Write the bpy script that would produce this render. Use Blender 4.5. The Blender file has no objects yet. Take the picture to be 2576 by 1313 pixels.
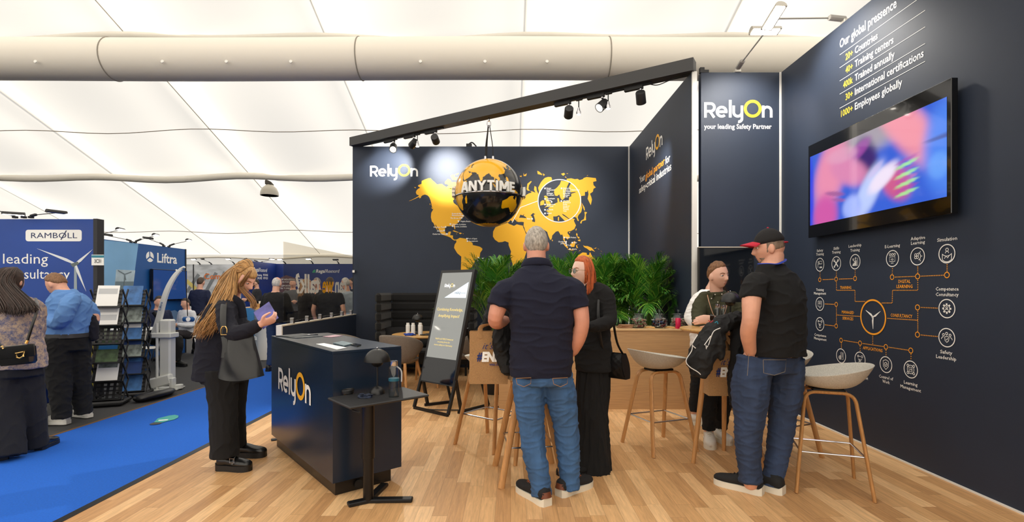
import bpy, math, random
import numpy as np
from mathutils import Vector, Matrix, noise
from mathutils.geometry import tessellate_polygon

# ---------------------------------------------------------------- camera, world, sun, exposure
SC = bpy.context.scene
COL = SC.collection
F, CX, CY, EYE = 1260.0, 1285.0, 728.0, 1.40        # focal length and principal point of the photograph (2576 x 1313)
cam = bpy.data.cameras.new('camera')
cam.sensor_width = 36.0
cam.lens = 36.0 * F / 2576
cam.shift_x = (1288 - CX) / 2576
cam.shift_y = (CY - 656.5) / 2576
cam.clip_start, cam.clip_end = 0.05, 200
camo = bpy.data.objects.new('camera', cam)
camo.location = (0, 0, EYE)
camo.rotation_euler = (math.pi / 2, 0, 0)
COL.objects.link(camo)
SC.camera = camo
SC.view_settings.view_transform = 'Standard'
SC.view_settings.look = 'None'
SC.view_settings.gamma = 1
SC.view_settings.use_curve_mapping = False
SC.view_settings.exposure = 0.75
SC.cycles.max_bounces = 7
SC.cycles.diffuse_bounces = 4
SC.cycles.glossy_bounces = 3
SC.cycles.transmission_bounces = 5
SC.cycles.transparent_max_bounces = 12
SC.cycles.caustics_reflective = False
SC.cycles.caustics_refractive = False
SC.cycles.sample_clamp_indirect = 6

world = bpy.data.worlds.new('sky')
SC.world = world
world.use_nodes = True
bg = world.node_tree.nodes['Background']
bg.inputs[0].default_value = (0.93, 0.96, 1.0, 1)
bg.inputs[1].default_value = 0.72
sl = bpy.data.lights.new('sun', 'SUN')
sl.energy = 5.2
sl.angle = math.radians(8)
sl.color = (1.0, 0.95, 0.87)
so = bpy.data.objects.new('sun', sl)
so.location = (20, -20, 30)
so.rotation_euler = Vector((-0.62, 0.68, -0.60)).to_track_quat('-Z', 'Y').to_euler()
COL.objects.link(so)

# ---------------------------------------------------------------- helpers
RND = random.Random(11)

def P(u, v, Y):
    return np.array([(u - CX) * Y / F, Y, EYE - (v - CY) * Y / F])

def FY(v):
    return F * EYE / (v - CY)

def G(u, v, z=0.0):
    Y = F * (EYE - z) / (v - CY)
    return np.array([(u - CX) * Y / F, Y, z])

def lin(c):
    return tuple(((x / 255) / 12.92 if x / 255 <= 0.04045 else ((x / 255 + 0.055) / 1.055) ** 2.4) for x in c) + (1,)

MATS = {}

def M(name, rgb=(128, 128, 128), rough=0.55, metal=0.0, var=None, bump=None, coat=0.0, spec=None, emit=None, sheen=0.0):
    """principled material; var=(scale, amount, stretch) mottles the colour, bump=(scale, strength, stretch) roughens the surface"""
    if name in MATS:
        return MATS[name]
    m = bpy.data.materials.new(name)
    m.use_nodes = True
    nt = m.node_tree
    b = nt.nodes['Principled BSDF']
    c = lin(rgb)
    b.inputs['Base Color'].default_value = c
    b.inputs['Roughness'].default_value = rough
    b.inputs['Metallic'].default_value = metal
    b.inputs['Coat Weight'].default_value = coat
    b.inputs['Coat Roughness'].default_value = 0.04
    if sheen:
        b.inputs['Sheen Weight'].default_value = sheen
    if spec is not None:
        b.inputs['Specular IOR Level'].default_value = spec
    if emit:
        b.inputs['Emission Color'].default_value = lin(emit[0])
        b.inputs['Emission Strength'].default_value = emit[1]
    tc = nt.nodes.new('ShaderNodeTexCoord')
    def mapped(st):
        mp = nt.nodes.new('ShaderNodeMapping')
        mp.inputs['Scale'].default_value = st
        nt.links.new(tc.outputs['Object'], mp.inputs['Vector'])
        return mp.outputs['Vector']
    if var:
        n = nt.nodes.new('ShaderNodeTexNoise')
        n.inputs['Scale'].default_value = var[0]
        n.inputs['Detail'].default_value = 4
        nt.links.new(mapped(var[2] if len(var) > 2 else (1, 1, 1)), n.inputs['Vector'])
        mr = nt.nodes.new('ShaderNodeMapRange')
        mr.inputs[1].default_value, mr.inputs[2].default_value = 0.3, 0.7
        mr.inputs[3].default_value, mr.inputs[4].default_value = 1 - var[1], 1 + var[1]
        nt.links.new(n.outputs['Fac'], mr.inputs[0])
        vm = nt.nodes.new('ShaderNodeVectorMath')
        vm.operation = 'SCALE'
        vm.inputs[0].default_value = c[:3]
        nt.links.new(mr.outputs[0], vm.inputs['Scale'])
        nt.links.new(vm.outputs[0], b.inputs['Base Color'])
    if bump:
        n = nt.nodes.new('ShaderNodeTexNoise')
        n.inputs['Scale'].default_value = bump[0]
        n.inputs['Detail'].default_value = 3
        nt.links.new(mapped(bump[2] if len(bump) > 2 else (1, 1, 1)), n.inputs['Vector'])
        bp = nt.nodes.new('ShaderNodeBump')
        bp.inputs['Strength'].default_value = bump[1]
        bp.inputs['Distance'].default_value = 0.01
        nt.links.new(n.outputs['Fac'], bp.inputs['Height'])
        nt.links.new(bp.outputs[0], b.inputs['Normal'])
    MATS[name] = m
    return m

def glassy(name, tint=(255, 255, 255), refl=0.10):
    if name in MATS:
        return MATS[name]
    m = bpy.data.materials.new(name)
    m.use_nodes = True
    nt = m.node_tree
    nt.nodes.clear()
    out = nt.nodes.new('ShaderNodeOutputMaterial')
    mx = nt.nodes.new('ShaderNodeMixShader')
    tr = nt.nodes.new('ShaderNodeBsdfTransparent')
    lw_ = nt.nodes.new('ShaderNodeLayerWeight')
    pw = nt.nodes.new('ShaderNodeMath')
    pw.operation = 'POWER'
    pw.inputs[1].default_value = 3.5
    nt.links.new(lw_.outputs['Facing'], pw.inputs[0])
    fr = nt.nodes.new('ShaderNodeMath')
    fr.operation = 'MULTIPLY'
    fr.inputs[1].default_value = .55
    nt.links.new(pw.outputs[0], fr.inputs[0])
    gl = nt.nodes.new('ShaderNodeBsdfGlossy')
    mt = nt.nodes.new('ShaderNodeMath')
    mt.operation = 'ADD'
    mt.inputs[1].default_value = refl
    mt.use_clamp = True
    tr.inputs[0].default_value = lin(tint)
    gl.inputs['Roughness'].default_value = 0.02
    nt.links.new(fr.outputs[0], mt.inputs[0])
    nt.links.new(mt.outputs[0], mx.inputs[0])
    nt.links.new(tr.outputs[0], mx.inputs[1])
    nt.links.new(gl.outputs[0], mx.inputs[2])
    nt.links.new(mx.outputs[0], out.inputs[0])
    MATS[name] = m
    return m

ORG = {}

def nrm(a):
    a = np.asarray(a, float)
    return a / max(np.linalg.norm(a), 1e-9)

class MB:
    """collects shapes in world coordinates; build() links them as ONE mesh object"""
    def __init__(s):
        s.v, s.f, s.mi = [], [], []
        s.n = 0

    def add(s, verts, faces, mi=0):
        verts = np.asarray(verts, float).reshape(-1, 3)
        s.v.append(verts)
        n = s.n
        s.f.extend([tuple(i + n for i in f) for f in faces])
        s.mi.extend([mi] * len(faces))
        s.n += len(verts)
        return s

    def box(s, c, size, rz=0.0, rot=None, mi=0, bev=0.0):
        x, y, z = [k / 2 for k in size]
        if bev > 0:
            b = min(bev, x * .9, y * .9, z * .9)
            vs, fs = [], []
            for (sx, sy, sz) in [(a, bb, cc) for a in (-1, 1) for bb in (-1, 1) for cc in (-1, 1)]:
                vs += [(sx * (x - b), sy * (y - b), sz * z), (sx * (x - b), sy * y, sz * (z - b)), (sx * x, sy * (y - b), sz * (z - b))]
            idx = lambda a, bb, cc, k: ((a > 0) * 4 + (bb > 0) * 2 + (cc > 0)) * 3 + k
            for sz in (-1, 1):
                q = [idx(-1, -1, sz, 0), idx(1, -1, sz, 0), idx(1, 1, sz, 0), idx(-1, 1, sz, 0)]
                fs.append(q if sz > 0 else q[::-1])
            for sy in (-1, 1):
                q = [idx(-1, sy, -1, 1), idx(1, sy, -1, 1), idx(1, sy, 1, 1), idx(-1, sy, 1, 1)]
                fs.append(q if sy < 0 else q[::-1])
            for sx in (-1, 1):
                q = [idx(sx, -1, -1, 2), idx(sx, 1, -1, 2), idx(sx, 1, 1, 2), idx(sx, -1, 1, 2)]
                fs.append(q if sx > 0 else q[::-1])
            for sy in (-1, 1):
                for sz in (-1, 1):
                    fs.append([idx(-1, sy, sz, 0), idx(1, sy, sz, 0), idx(1, sy, sz, 1), idx(-1, sy, sz, 1)])
            for sx in (-1, 1):
                for sz in (-1, 1):
                    fs.append([idx(sx, -1, sz, 0), idx(sx, 1, sz, 0), idx(sx, 1, sz, 2), idx(sx, -1, sz, 2)])
            for sx in (-1, 1):
                for sy in (-1, 1):
                    fs.append([idx(sx, sy, -1, 1), idx(sx, sy, 1, 1), idx(sx, sy, 1, 2), idx(sx, sy, -1, 2)])
            for k in range(8):
                fs.append([k * 3, k * 3 + 1, k * 3 + 2])
            v = np.array(vs, float)
        else:
            v = np.array([(a, b, cc) for a in (-x, x) for b in (-y, y) for cc in (-z, z)], float)
            fs = [(0, 1, 3, 2), (4, 6, 7, 5), (0, 4, 5, 1), (2, 3, 7, 6), (0, 2, 6, 4), (1, 5, 7, 3)]
        if rot is None:
            ca, sa = math.cos(rz), math.sin(rz)
            rot = np.array([[ca, -sa, 0], [sa, ca, 0], [0, 0, 1]])
        v = v @ np.asarray(rot, float).T + np.asarray(c, float)
        return s.add(v, fs, mi)

    def beam(s, p0, p1, w, h, up=(0, 0, 1), mi=0, bev=0.0):
        p0, p1 = np.asarray(p0, float), np.asarray(p1, float)
        d = p1 - p0
        L = np.linalg.norm(d)
        d = d / L
        r = np.cross(d, up)
        if np.linalg.norm(r) < 1e-6:
            r = np.cross(d, (1, 0, 0))
        r = nrm(r)
        u = np.cross(r, d)
        return s.box((p0 + p1) / 2, (w, L, h), rot=np.stack([r, d, u], 1), mi=mi, bev=bev)

    def tube(s, pts, rad, n=10, ref=(0, 0, 1), cap='flat', k=1, mi=0, closed=False):
        """round or elliptical tube; rad = number or list of r or (r_ref, r_side)"""
        pts = np.asarray(pts, float)
        m = len(pts)
        rr = rad if isinstance(rad, (list, tuple, np.ndarray)) else [rad] * m
        rr = np.array([(r, r) if np.isscalar(r) else r for r in rr], float)
        if k > 1 and m > 2:
            pts, rr = crom(pts, k), crom(rr, k)
            m = len(pts)
        tg = np.gradient(pts, axis=0)
        if closed:
            tg = np.roll(pts, -1, 0) - np.roll(pts, 1, 0)
        tg /= np.maximum(np.linalg.norm(tg, axis=1), 1e-9)[:, None]
        a = np.asarray(ref, float)
        fr = []
        for i in range(m):
            t = tg[i]
            b = a - t * a.dot(t)
            if np.linalg.norm(b) < 1e-4:
                b = np.cross(t, (1, 0, 0)) if abs(t[0]) < .9 else np.cross(t, (0, 1, 0))
            b = nrm(b)
            fr.append((b, np.cross(t, b)))
            a = b if cap != 'fix' else np.asarray(ref, float)
        rings = []
        ang = np.linspace(0, 2 * math.pi, n, endpoint=False)
        ca, sa = np.cos(ang)[:, None], np.sin(ang)[:, None]
        def ring(c, i, f):
            b, q = fr[i]
            return c + f * (rr[i, 0] * ca * b + rr[i, 1] * sa * q)
        if cap == 'round':
            for f, o in ((.35, .95), (.75, .68)):
                rings.append(ring(pts[0] - tg[0] * rr[0].mean() * o, 0, f))
        for i in range(m):
            rings.append(ring(pts[i], i, 1))
        if cap == 'round':
            for f, o in ((.75, .68), (.35, .95)):
                rings.append(ring(pts[-1] + tg[-1] * rr[-1].mean() * o, m - 1, f))
        K = len(rings)
        fs = []
        for i in range(K - 1 + (1 if closed else 0)):
            i2 = (i + 1) % K
            for j in range(n):
                fs.append((i * n + j, i * n + (j + 1) % n, i2 * n + (j + 1) % n, i2 * n + j))
        if not closed:
            fs.append(tuple(range(n))[::-1])
            fs.append(tuple(range((K - 1) * n, K * n)))
        return s.add(np.concatenate(rings), fs, mi)

    def cyl(s, p0, p1, r0, r1=None, n=20, mi=0):
        return s.tube([p0, p1], [r0, r0 if r1 is None else r1], n=n, mi=mi)

    def lathe(s, c, prof, n=24, axis=(0, 0, 1), mi=0, sx=1, sy=1, rz=0):
        """prof = [(radius, height)...] turned round an axis through c"""
        a = nrm(axis)
        b = nrm(np.cross(a, (0, 1, 0)) if abs(a[1]) < .9 else np.cross(a, (1, 0, 0)))
        q = np.cross(a, b)
        ang = np.linspace(0, 2 * math.pi, n, endpoint=False) + rz
        vs = []
        for r, h in prof:
            for t in ang:
                vs.append(np.asarray(c, float) + a * h + max(r, 1e-4) * (math.cos(t) * b * sx + math.sin(t) * q * sy))
        fs = []
        K = len(prof)
        for i in range(K - 1):
            for j in range(n):
                fs.append((i * n + j, i * n + (j + 1) % n, (i + 1) * n + (j + 1) % n, (i + 1) * n + j))
        fs.append(tuple(range(n))[::-1])
        fs.append(tuple(range((K - 1) * n, K * n)))
        return s.add(vs, fs, mi)

    def ell(s, c, r, n=16, m=10, rot=None, mi=0):
        vs, fs = [], []
        for i in range(m + 1):
            ph = math.pi * i / m - math.pi / 2
            for j in range(n):
                t = 2 * math.pi * j / n
                vs.append((math.cos(ph) * math.cos(t), math.cos(ph) * math.sin(t), math.sin(ph)))
        for i in range(m):
            for j in range(n):
                fs.append((i * n + j, i * n + (j + 1) % n, (i + 1) * n + (j + 1) % n, (i + 1) * n + j))
        v = np.array(vs) * np.asarray(r, float)
        if rot is not None:
            v = v @ np.asarray(rot).T
        return s.add(v + np.asarray(c, float), fs, mi)

    def poly(s, pts2, o, xd, yd, depth=0.0, holes=(), mi=0):
        """flat outline (with holes) in the plane o + x*xd + y*yd, given a thickness along xd x yd"""
        loops = [np.asarray(pts2, float)] + [np.asarray(h, float) for h in holes]
        allp = np.concatenate(loops)
        tris = tessellate_polygon([[Vector((x, y, 0)) for x, y in l] for l in loops])
        o, xd, yd = [np.asarray(k, float) for k in (o, xd, yd)]
        nd = nrm(np.cross(xd, yd))
        top = o + allp[:, :1] * xd + allp[:, 1:] * yd + nd * depth
        n = len(allp)
        fs = []
        for t in tris:
            a, b, c = allp[t[0]], allp[t[1]], allp[t[2]]
            ar = (b[0] - a[0]) * (c[1] - a[1]) - (b[1] - a[1]) * (c[0] - a[0])
            fs.append(tuple(t) if ar > 0 else tuple(t)[::-1])
        if depth:
            bot = top - nd * depth
            ff = list(fs) + [tuple(i + n for i in t[::-1]) for t in fs]
            k = 0
            for l in loops:
                a = 0.5 * sum(l[i - 1][0] * l[i][1] - l[i][0] * l[i - 1][1] for i in range(len(l)))
                outer = (l is loops[0])
                for i in range(len(l)):
                    j = (i + 1) % len(l)
                    q = (k + i, k + i + n, k + j + n, k + j)
                    ff.append(q if (a > 0) == outer else q[::-1])
                k += len(l)
            return s.add(np.concatenate([top, bot]), ff, mi)
        return s.add(top, fs, mi)

    def grid(s, fn, nu, nv, mi=0, flip=False, wrap=False):
        vs = [fn(i / nu, j / nv) for j in range(nv + 1) for i in range(nu + (0 if wrap else 1))]
        w = nu if wrap else nu + 1
        fs = []
        for j in range(nv):
            for i in range(nu):
                q = (j * w + i, j * w + (i + 1) % w, (j + 1) * w + (i + 1) % w, (j + 1) * w + i)
                fs.append(q[::-1] if flip else q)
        return s.add(vs, fs, mi)

    def mesh(s, name='m'):
        me = bpy.data.meshes.new(name)
        me.from_pydata(np.concatenate(s.v).tolist() if s.v else [], [], s.f)
        return me

    def build(s, name, mat, parent=None, smooth=35, **tags):
        me = s.mesh(name)
        if any(s.mi):
            me.polygons.foreach_set('material_index', s.mi)
        return link_mesh(me, name, mat, parent, smooth, **tags)

def link_mesh(me, name, mat, parent=None, smooth=35, **tags):
    for m in (mat if isinstance(mat, (list, tuple)) else [mat]):
        me.materials.append(m)
    n = len(me.vertices)
    co = np.empty(n * 3, 'f')
    me.vertices.foreach_get('co', co)
    co = co.reshape(-1, 3)
    o = bpy.data.objects.new(name, me)
    if parent is None:
        lo, hi = co.min(0), co.max(0)
        org = np.array([(lo[0] + hi[0]) / 2, (lo[1] + hi[1]) / 2, lo[2]])
        o.location = org
    else:
        org = np.asarray(ORG[parent.name], float)
        o.parent = parent
    ORG[o.name] = org
    me.vertices.foreach_set('co', (co - org).astype('f').ravel())
    if smooth:
        me.polygons.foreach_set('use_smooth', [True] * len(me.polygons))
        if smooth < 180:
            me.set_sharp_from_angle(angle=math.radians(smooth))
    me.update()
    COL.objects.link(o)
    for k, v in tags.items():
        if v is not None:
            o[{'cat': 'category'}.get(k, k)] = v
    return o

def thing(name, label, cat, loc=(0, 0, 0), group=None, kind=None):
    o = bpy.data.objects.new(name, None)
    o.empty_display_size = 0.1
    o.location = tuple(float(k) for k in loc)
    COL.objects.link(o)
    o['label'], o['category'] = label, cat
    if group:
        o['group'] = group
    if kind:
        o['kind'] = kind
    ORG[o.name] = np.array(loc, float)
    return o

def dup(root, loc, rz=0.0, label=None, group=None):
    def rec(o, par):
        c = o.copy()
        COL.objects.link(c)
        if par is not None:
            c.parent = par
        for ch in list(o.children):
            rec(ch, c)
        return c
    r = rec(root, None)
    r.location = tuple(float(k) for k in loc)
    r.rotation_euler = (0, 0, rz)
    if label:
        r['label'] = label
    if group:
        r['group'] = group
    return r

def crom(p, k):
    """smooth curve through points (Catmull-Rom), k steps per span"""
    p = np.asarray(p, float)
    q = np.concatenate([[2 * p[0] - p[1]], p, [2 * p[-1] - p[-2]]])
    out = []
    for i in range(len(p) - 1):
        a, b, c, d = q[i:i + 4]
        for t in np.linspace(0, 1, k, endpoint=False):
            out.append(.5 * (2 * b + (c - a) * t + (2 * a - 5 * b + 4 * c - d) * t * t + (3 * b - a - 3 * c + d) * t ** 3))
    out.append(p[-1])
    return np.array(out)

_tc = bpy.data.curves.new('lettering', 'FONT')
_to = bpy.data.objects.new('lettering', _tc)

def text_geo(body, bold=0.02, depth=0.0, shear=0.0, res=2):
    _tc.body, _tc.size, _tc.offset, _tc.extrude, _tc.shear, _tc.resolution_u = body, 1.0, bold, depth, shear, res
    me = _to.to_mesh()
    v = np.array([tuple(k.co) for k in me.vertices])
    f = [tuple(p.vertices) for p in me.polygons]
    _to.to_mesh_clear()
    return v, f

def text(mb, body, o, xd, yd, cap, width=None, align='l', bold=0.02, shear=0.0, lift=0.002, res=2, mi=0):
    """lettering: o = baseline start (or middle, or end), cap = capital height in metres, width = total width in metres"""
    v, f = text_geo(body, bold, 0, shear, res)
    x0, x1 = v[:, 0].min(), v[:, 0].max()
    sy = cap / 0.69
    sx = sy * .92 if width is None else width / max(x1 - x0, 1e-6)
    x = (v[:, 0] - {'l': x0, 'c': (x0 + x1) / 2, 'r': x1}[align]) * sx
    y = v[:, 1] * sy
    xd, yd = np.asarray(xd, float), np.asarray(yd, float)
    nd = nrm(np.cross(xd, yd))
    return mb.add(np.asarray(o, float) + x[:, None] * xd + y[:, None] * yd + nd * lift, f, mi)

_ply = [0]

def stroke(mb, pts, w, o, xd, yd, lift=0.002, closed=False, mi=0):
    """flat pen stroke of width w along 2-D points in a plane"""
    _ply[0] = (_ply[0] + 1) % 9
    lift = lift + _ply[0] * .00025          # crossing strokes lie on one another, not in one plane
    p = np.asarray(pts, float)
    t = (np.roll(p, -1, 0) - np.roll(p, 1, 0)) if closed else np.gradient(p, axis=0)
    t /= np.maximum(np.linalg.norm(t, axis=1), 1e-9)[:, None]
    nn = np.stack([-t[:, 1], t[:, 0]], 1) * w / 2
    a, b = p + nn, p - nn
    m = len(p)
    q = np.concatenate([a, b])
    xd, yd, o = np.asarray(xd, float), np.asarray(yd, float), np.asarray(o, float)
    v = o + q[:, :1] * xd + q[:, 1:] * yd + nrm(np.cross(xd, yd)) * lift
    fs = [(i + m, (i + 1) % m + m, (i + 1) % m, i) for i in range(m if closed else m - 1)]
    return mb.add(v, fs, mi)

def arc(cx, cy, r, a0, a1, n=20, ry=None):
    t = np.radians(np.linspace(a0, a1, n))
    return np.stack([cx + r * np.cos(t), cy + (ry or r) * np.sin(t)], 1)

def ring2(mb, c, r, w, o, xd, yd, lift=0.002, n=40, mi=0):
    return stroke(mb, arc(c[0], c[1], r, 0, 360 - 360 / n, n), w, o, xd, yd, lift, True, mi)

def wordmark(o, xd, yd, capm, parent, lift=0.003, mirror=False, white=None, yellow=None, wname='logo_letters'):
    """the exhibitor's wordmark: five white letters and a yellow ring for the O; o = baseline start"""
    L, Y = MB(), MB()
    o = np.asarray(o, float)
    xd, yd = np.asarray(xd, float) * capm, np.asarray(yd, float) * capm
    w = .17
    S = lambda p, mb=L, ww=w, cl=False: stroke(mb, p, ww, o, xd, yd, lift, cl)
    S([(.085, 0), (.085, 1.0)])
    S(np.concatenate([[(.05, .915), (.40, .915)], arc(.42, .665, .25, 88, -90, 16), [(.05, .415)]]))
    S([(.36, .42), (.66, 0)])
    S([(.84, .38), (1.52, .38)])
    S(arc(1.145, .38, .30, 0, 312, 30))
    S([(1.70, 0), (1.70, 1.15)])
    S(np.concatenate([[(1.93, .78), (1.93, .36)], arc(2.20, .36, .27, 180, 360, 18)]))
    S(np.concatenate([[(2.47, .78), (2.47, -.06)], arc(2.26, -.06, .21, 0, -100, 12)]))
    S([(3.86, 0), (3.86, .78)])
    S(np.concatenate([arc(4.12, .43, .26, 180, 0, 18), [(4.38, 0)]]))
    ring2(Y, (3.17, .58), .485, .19, o, xd, yd, lift)
    a = L.build(wname, white or M('print white', (245, 245, 242), .6), parent, 0)
    b = Y.build('logo_ring', yellow or M('print yellow', (252, 205, 40), .6), parent, 0)
    return a, b

WHITE = M('print white', (245, 245, 242), .6)
YEL = M('print yellow', (250, 186, 34), .6)
ORA = M('print orange', (250, 166, 40), .6)
BLK = M('black metal', (22, 22, 24), .45, .3)
BLKP = M('black plastic', (18, 18, 20), .5)
CHROME = M('chrome', (200, 200, 205), .18, 1.0)
NAVY = M('navy fabric', (33, 44, 63), .62, bump=(420, .05), var=(2.5, .05))
EMIT = M('lamp glow', (255, 246, 230), emit=((255, 246, 230), 14))
# ---------------------------------------------------------------- large structure: floors
def wood_floor_material():
    m = bpy.data.materials.new('oak plank floor')
    m.use_nodes = True
    nt = m.node_tree
    N, Lk = nt.nodes.new, nt.links.new
    b = nt.nodes['Principled BSDF']
    geo = N('ShaderNodeNewGeometry')
    sep = N('ShaderNodeSeparateXYZ')
    Lk(geo.outputs['Position'], sep.inputs[0])
    def mth(op, a, bb=None, c=None):
        n = N('ShaderNodeMath')
        n.operation = op
        for i, k in enumerate((a, bb, c)):
            if k is None:
                continue
            if isinstance(k, (int, float)):
                n.inputs[i].default_value = k
            else:
                Lk(k, n.inputs[i])
        return n.outputs[0]
    W, LEN = 0.098, 0.62
    xr = mth('DIVIDE', sep.outputs['X'], W)
    row = mth('FLOOR', xr)
    wn = N('ShaderNodeTexWhiteNoise')
    wn.noise_dimensions = '1D'
    Lk(row, wn.inputs['W'])
    yy = mth('ADD', mth('DIVIDE', sep.outputs['Y'], LEN), mth('MULTIPLY', wn.outputs['Value'], 7.3))
    colm = mth('FLOOR', yy)
    cmb = N('ShaderNodeCombineXYZ')
    Lk(row, cmb.inputs[0])
    Lk(colm, cmb.inputs[1])
    wn2 = N('ShaderNodeTexWhiteNoise')
    wn2.noise_dimensions = '2D'
    Lk(cmb.outputs[0], wn2.inputs['Vector'])
    ramp = N('ShaderNodeValToRGB')
    e = ramp.color_ramp.elements
    e[0].position, e[0].color = 0.0, lin((194, 146, 98))
    e[1].position, e[1].color = 1.0, lin((240, 196, 144))
    k = e.new(0.45)
    k.color = lin((216, 168, 116))
    Lk(wn2.outputs['Value'], ramp.inputs[0])
    # grain, stretched along the plank and shifted from plank to plank
    mp = N('ShaderNodeVectorMath')
    mp.operation = 'MULTIPLY_ADD'
    Lk(geo.outputs['Position'], mp.inputs[0])
    mp.inputs[1].default_value = (1, 0.07, 1)
    Lk(wn2.outputs['Color'], mp.inputs[2])
    gr = N('ShaderNodeTexNoise')
    gr.inputs['Scale'].default_value = 62
    gr.inputs['Detail'].default_value = 5
    gr.inputs['Roughness'].default_value = .65
    gr.inputs['Distortion'].default_value = .6
    Lk(mp.outputs[0], gr.inputs['Vector'])
    g2 = N('ShaderNodeMapRange')
    g2.inputs[1].default_value, g2.inputs[2].default_value, g2.inputs[3].default_value, g2.inputs[4].default_value = .3, .7, .78, 1.14
    Lk(gr.outputs['Fac'], g2.inputs[0])
    fx = mth('SUBTRACT', xr, row)
    fy = mth('SUBTRACT', yy, colm)
    ex = mth('MINIMUM', fx, mth('SUBTRACT', 1, fx))
    ey = mth('MULTIPLY', mth('MINIMUM', fy, mth('SUBTRACT', 1, fy)), LEN / W)
    ed = mth('MINIMUM', ex, ey)
    sm = N('ShaderNodeMapRange')
    sm.inputs[1].default_value, sm.inputs[2].default_value, sm.inputs[3].default_value, sm.inputs[4].default_value = 0.005, 0.022, .66, 1
    Lk(ed, sm.inputs[0])
    vm = N('ShaderNodeVectorMath')
    vm.operation = 'SCALE'
    Lk(ramp.outputs[0], vm.inputs[0])
    Lk(mth('MULTIPLY', g2.outputs[0], sm.outputs[0]), vm.inputs['Scale'])
    Lk(vm.outputs[0], b.inputs['Base Color'])
    b.inputs['Roughness'].default_value = .42
    b.inputs['Specular IOR Level'].default_value = .35
    return m

def tent_material():
    m = bpy.data.materials.new('white tent membrane')
    m.use_nodes = True
    nt = m.node_tree
    nt.nodes.clear()
    out = nt.nodes.new('ShaderNodeOutputMaterial')
    mx = nt.nodes.new('ShaderNodeMixShader')
    d = nt.nodes.new('ShaderNodeBsdfDiffuse')
    t = nt.nodes.new('ShaderNodeBsdfTranslucent')
    d.inputs[0].default_value = (.84, .80, .73, 1)
    t.inputs[0].default_value = (.93, .88, .80, 1)
    mx.inputs[0].default_value = .55
    nt.links.new(d.outputs[0], mx.inputs[1])
    nt.links.new(t.outputs[0], mx.inputs[2])
    nt.links.new(mx.outputs[0], out.inputs[0])
    return m

WOOD = wood_floor_material()
TENT = tent_material()
GREYC = M('grey carpet', (66, 66, 68), .95, var=(220, .35), bump=(500, .4))
BLUEC = M('blue carpet', (6, 94, 200), .95, var=(90, .10), bump=(600, .4))
XR, YB, YP, HW = 3.19, 8.97, 5.91, 3.96            # right wall, back wall, panel wall, wall height
XS = 2.125                                          # side wall

MB().box((0, 4, -.06), (70, 50, .1)).build('floor', GREYC, smooth=0, kind='structure', label='dark grey carpeted hall floor', cat='floor')
MB().box(((-2.70 + XR) / 2, 4.4, -.02), (XR + 2.70, 9.3, .04)).build('floor', WOOD, smooth=0, kind='structure', label='oak plank stand floor', cat='floor')
MB().box((-2.73, 4.4, -.018), (.06, 9.3, .04)).build('trim_1', BLK, smooth=0, kind='structure', label='black edge strip of the plank floor', cat='trim')
MB().box((-4.395, 8.4, -.006), (.03, 26, .012)).build('trim_2', M('carpet seam', (120, 84, 44), .8), smooth=0, kind='structure', label='brown edge where grey carpet meets blue', cat='trim')
MB().box((-3.57, 8.4, -.008), (1.62, 26, .012)).build('carpet', BLUEC, smooth=0, label='blue carpet runner along the aisle', cat='carpet')

# ---------------------------------------------------------------- tent
SEAM = [-19.36, -14.43, -9.5, -4.57, .36, 5.29, 10.2, 15.2]
def roofz(y):
    return 10.7 - .36 * abs(y - 4.03)
def roofp(x, y):
    s = abs(math.sin(math.pi * (x + 9.5) / 4.93))
    w = math.sin(2 * math.pi * (x + 9.5) / 4.93 + .35 * math.sin(y * .5))
    return (x, y, roofz(y) - (.22 * s + .17 * (1 + w) * min(1, s * 1.6) + .04 * s * math.sin((y - x * .55) * .95)) * max(0, min(1, (24.6 - y) / 6)))
mb = MB()
mb.grid(lambda a, b: roofp(-28 + 56 * a, -16.97 + 42 * b), 230, 90, flip=True)
mb.build('ceiling', TENT, smooth=180, kind='structure', label='white tent roof', cat='ceiling')
def tent_wall(nm, p0, p1):
    m_ = MB()
    def fn(a, b):
        x, y = p0[0] + (p1[0] - p0[0]) * a, p0[1] + (p1[1] - p0[1]) * a
        return (x, y, -.01 + b * (roofz(y) + .1 + .01))
    m_.grid(fn, 40, 1)
    m_.build(nm, TENT, smooth=0, kind='structure', label=nm.replace('_', ' ') + ' of the white tent', cat='wall')
tent_wall('wall_tent_rear', (-28, 25.03), (28, 25.03))
tent_wall('wall_tent_front', (28, -16.97), (-28, -16.97))
tent_wall('wall_tent_left', (-28, -16.97), (-28, 25.03))
tent_wall('wall_tent_right', (28, 25.03), (28, -16.97))
TCAB = M('tent cable', (150, 140, 125), .7)
TROLL = M('tent fabric roll', (232, 226, 214), .8, bump=(3, .4, (1, 8, 8)))
k = 3
for v_, rad, mat_ in ((97, .10, TROLL), (330, .012, TCAB), (447, .12, TROLL), (583, .012, TCAB), (648, .05, TROLL)):
    t_ = (CY - v_) / F
    off = .55 if rad > .05 else .62
    if v_ > 640:
        off = .2
    yy = (10.7 - off + .36 * 4.03 - EYE) / (t_ + .36)
    pts = [(x, yy, roofz(yy) - off + .05 * math.sin(x * 1.27 + 1) + .03 * math.sin(x * .6)) for x in np.linspace(-27.5, 27.5, 90)]
    MB().tube(pts, rad, n=8).build('trim_%d' % k, mat_, smooth=180, kind='structure', label='roof purlin of the tent', cat='trim')
    k += 1
for x in SEAM:
    MB().tube([(x, y, roofp(x, y)[2] - .012) for y in np.linspace(4.1, 24.9, 40)], .012, n=6).build('trim_%d' % k, M('tent seam', (206, 198, 184), .8), smooth=180, kind='structure', label='roof seam of the tent', cat='trim')
    k += 1

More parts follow.
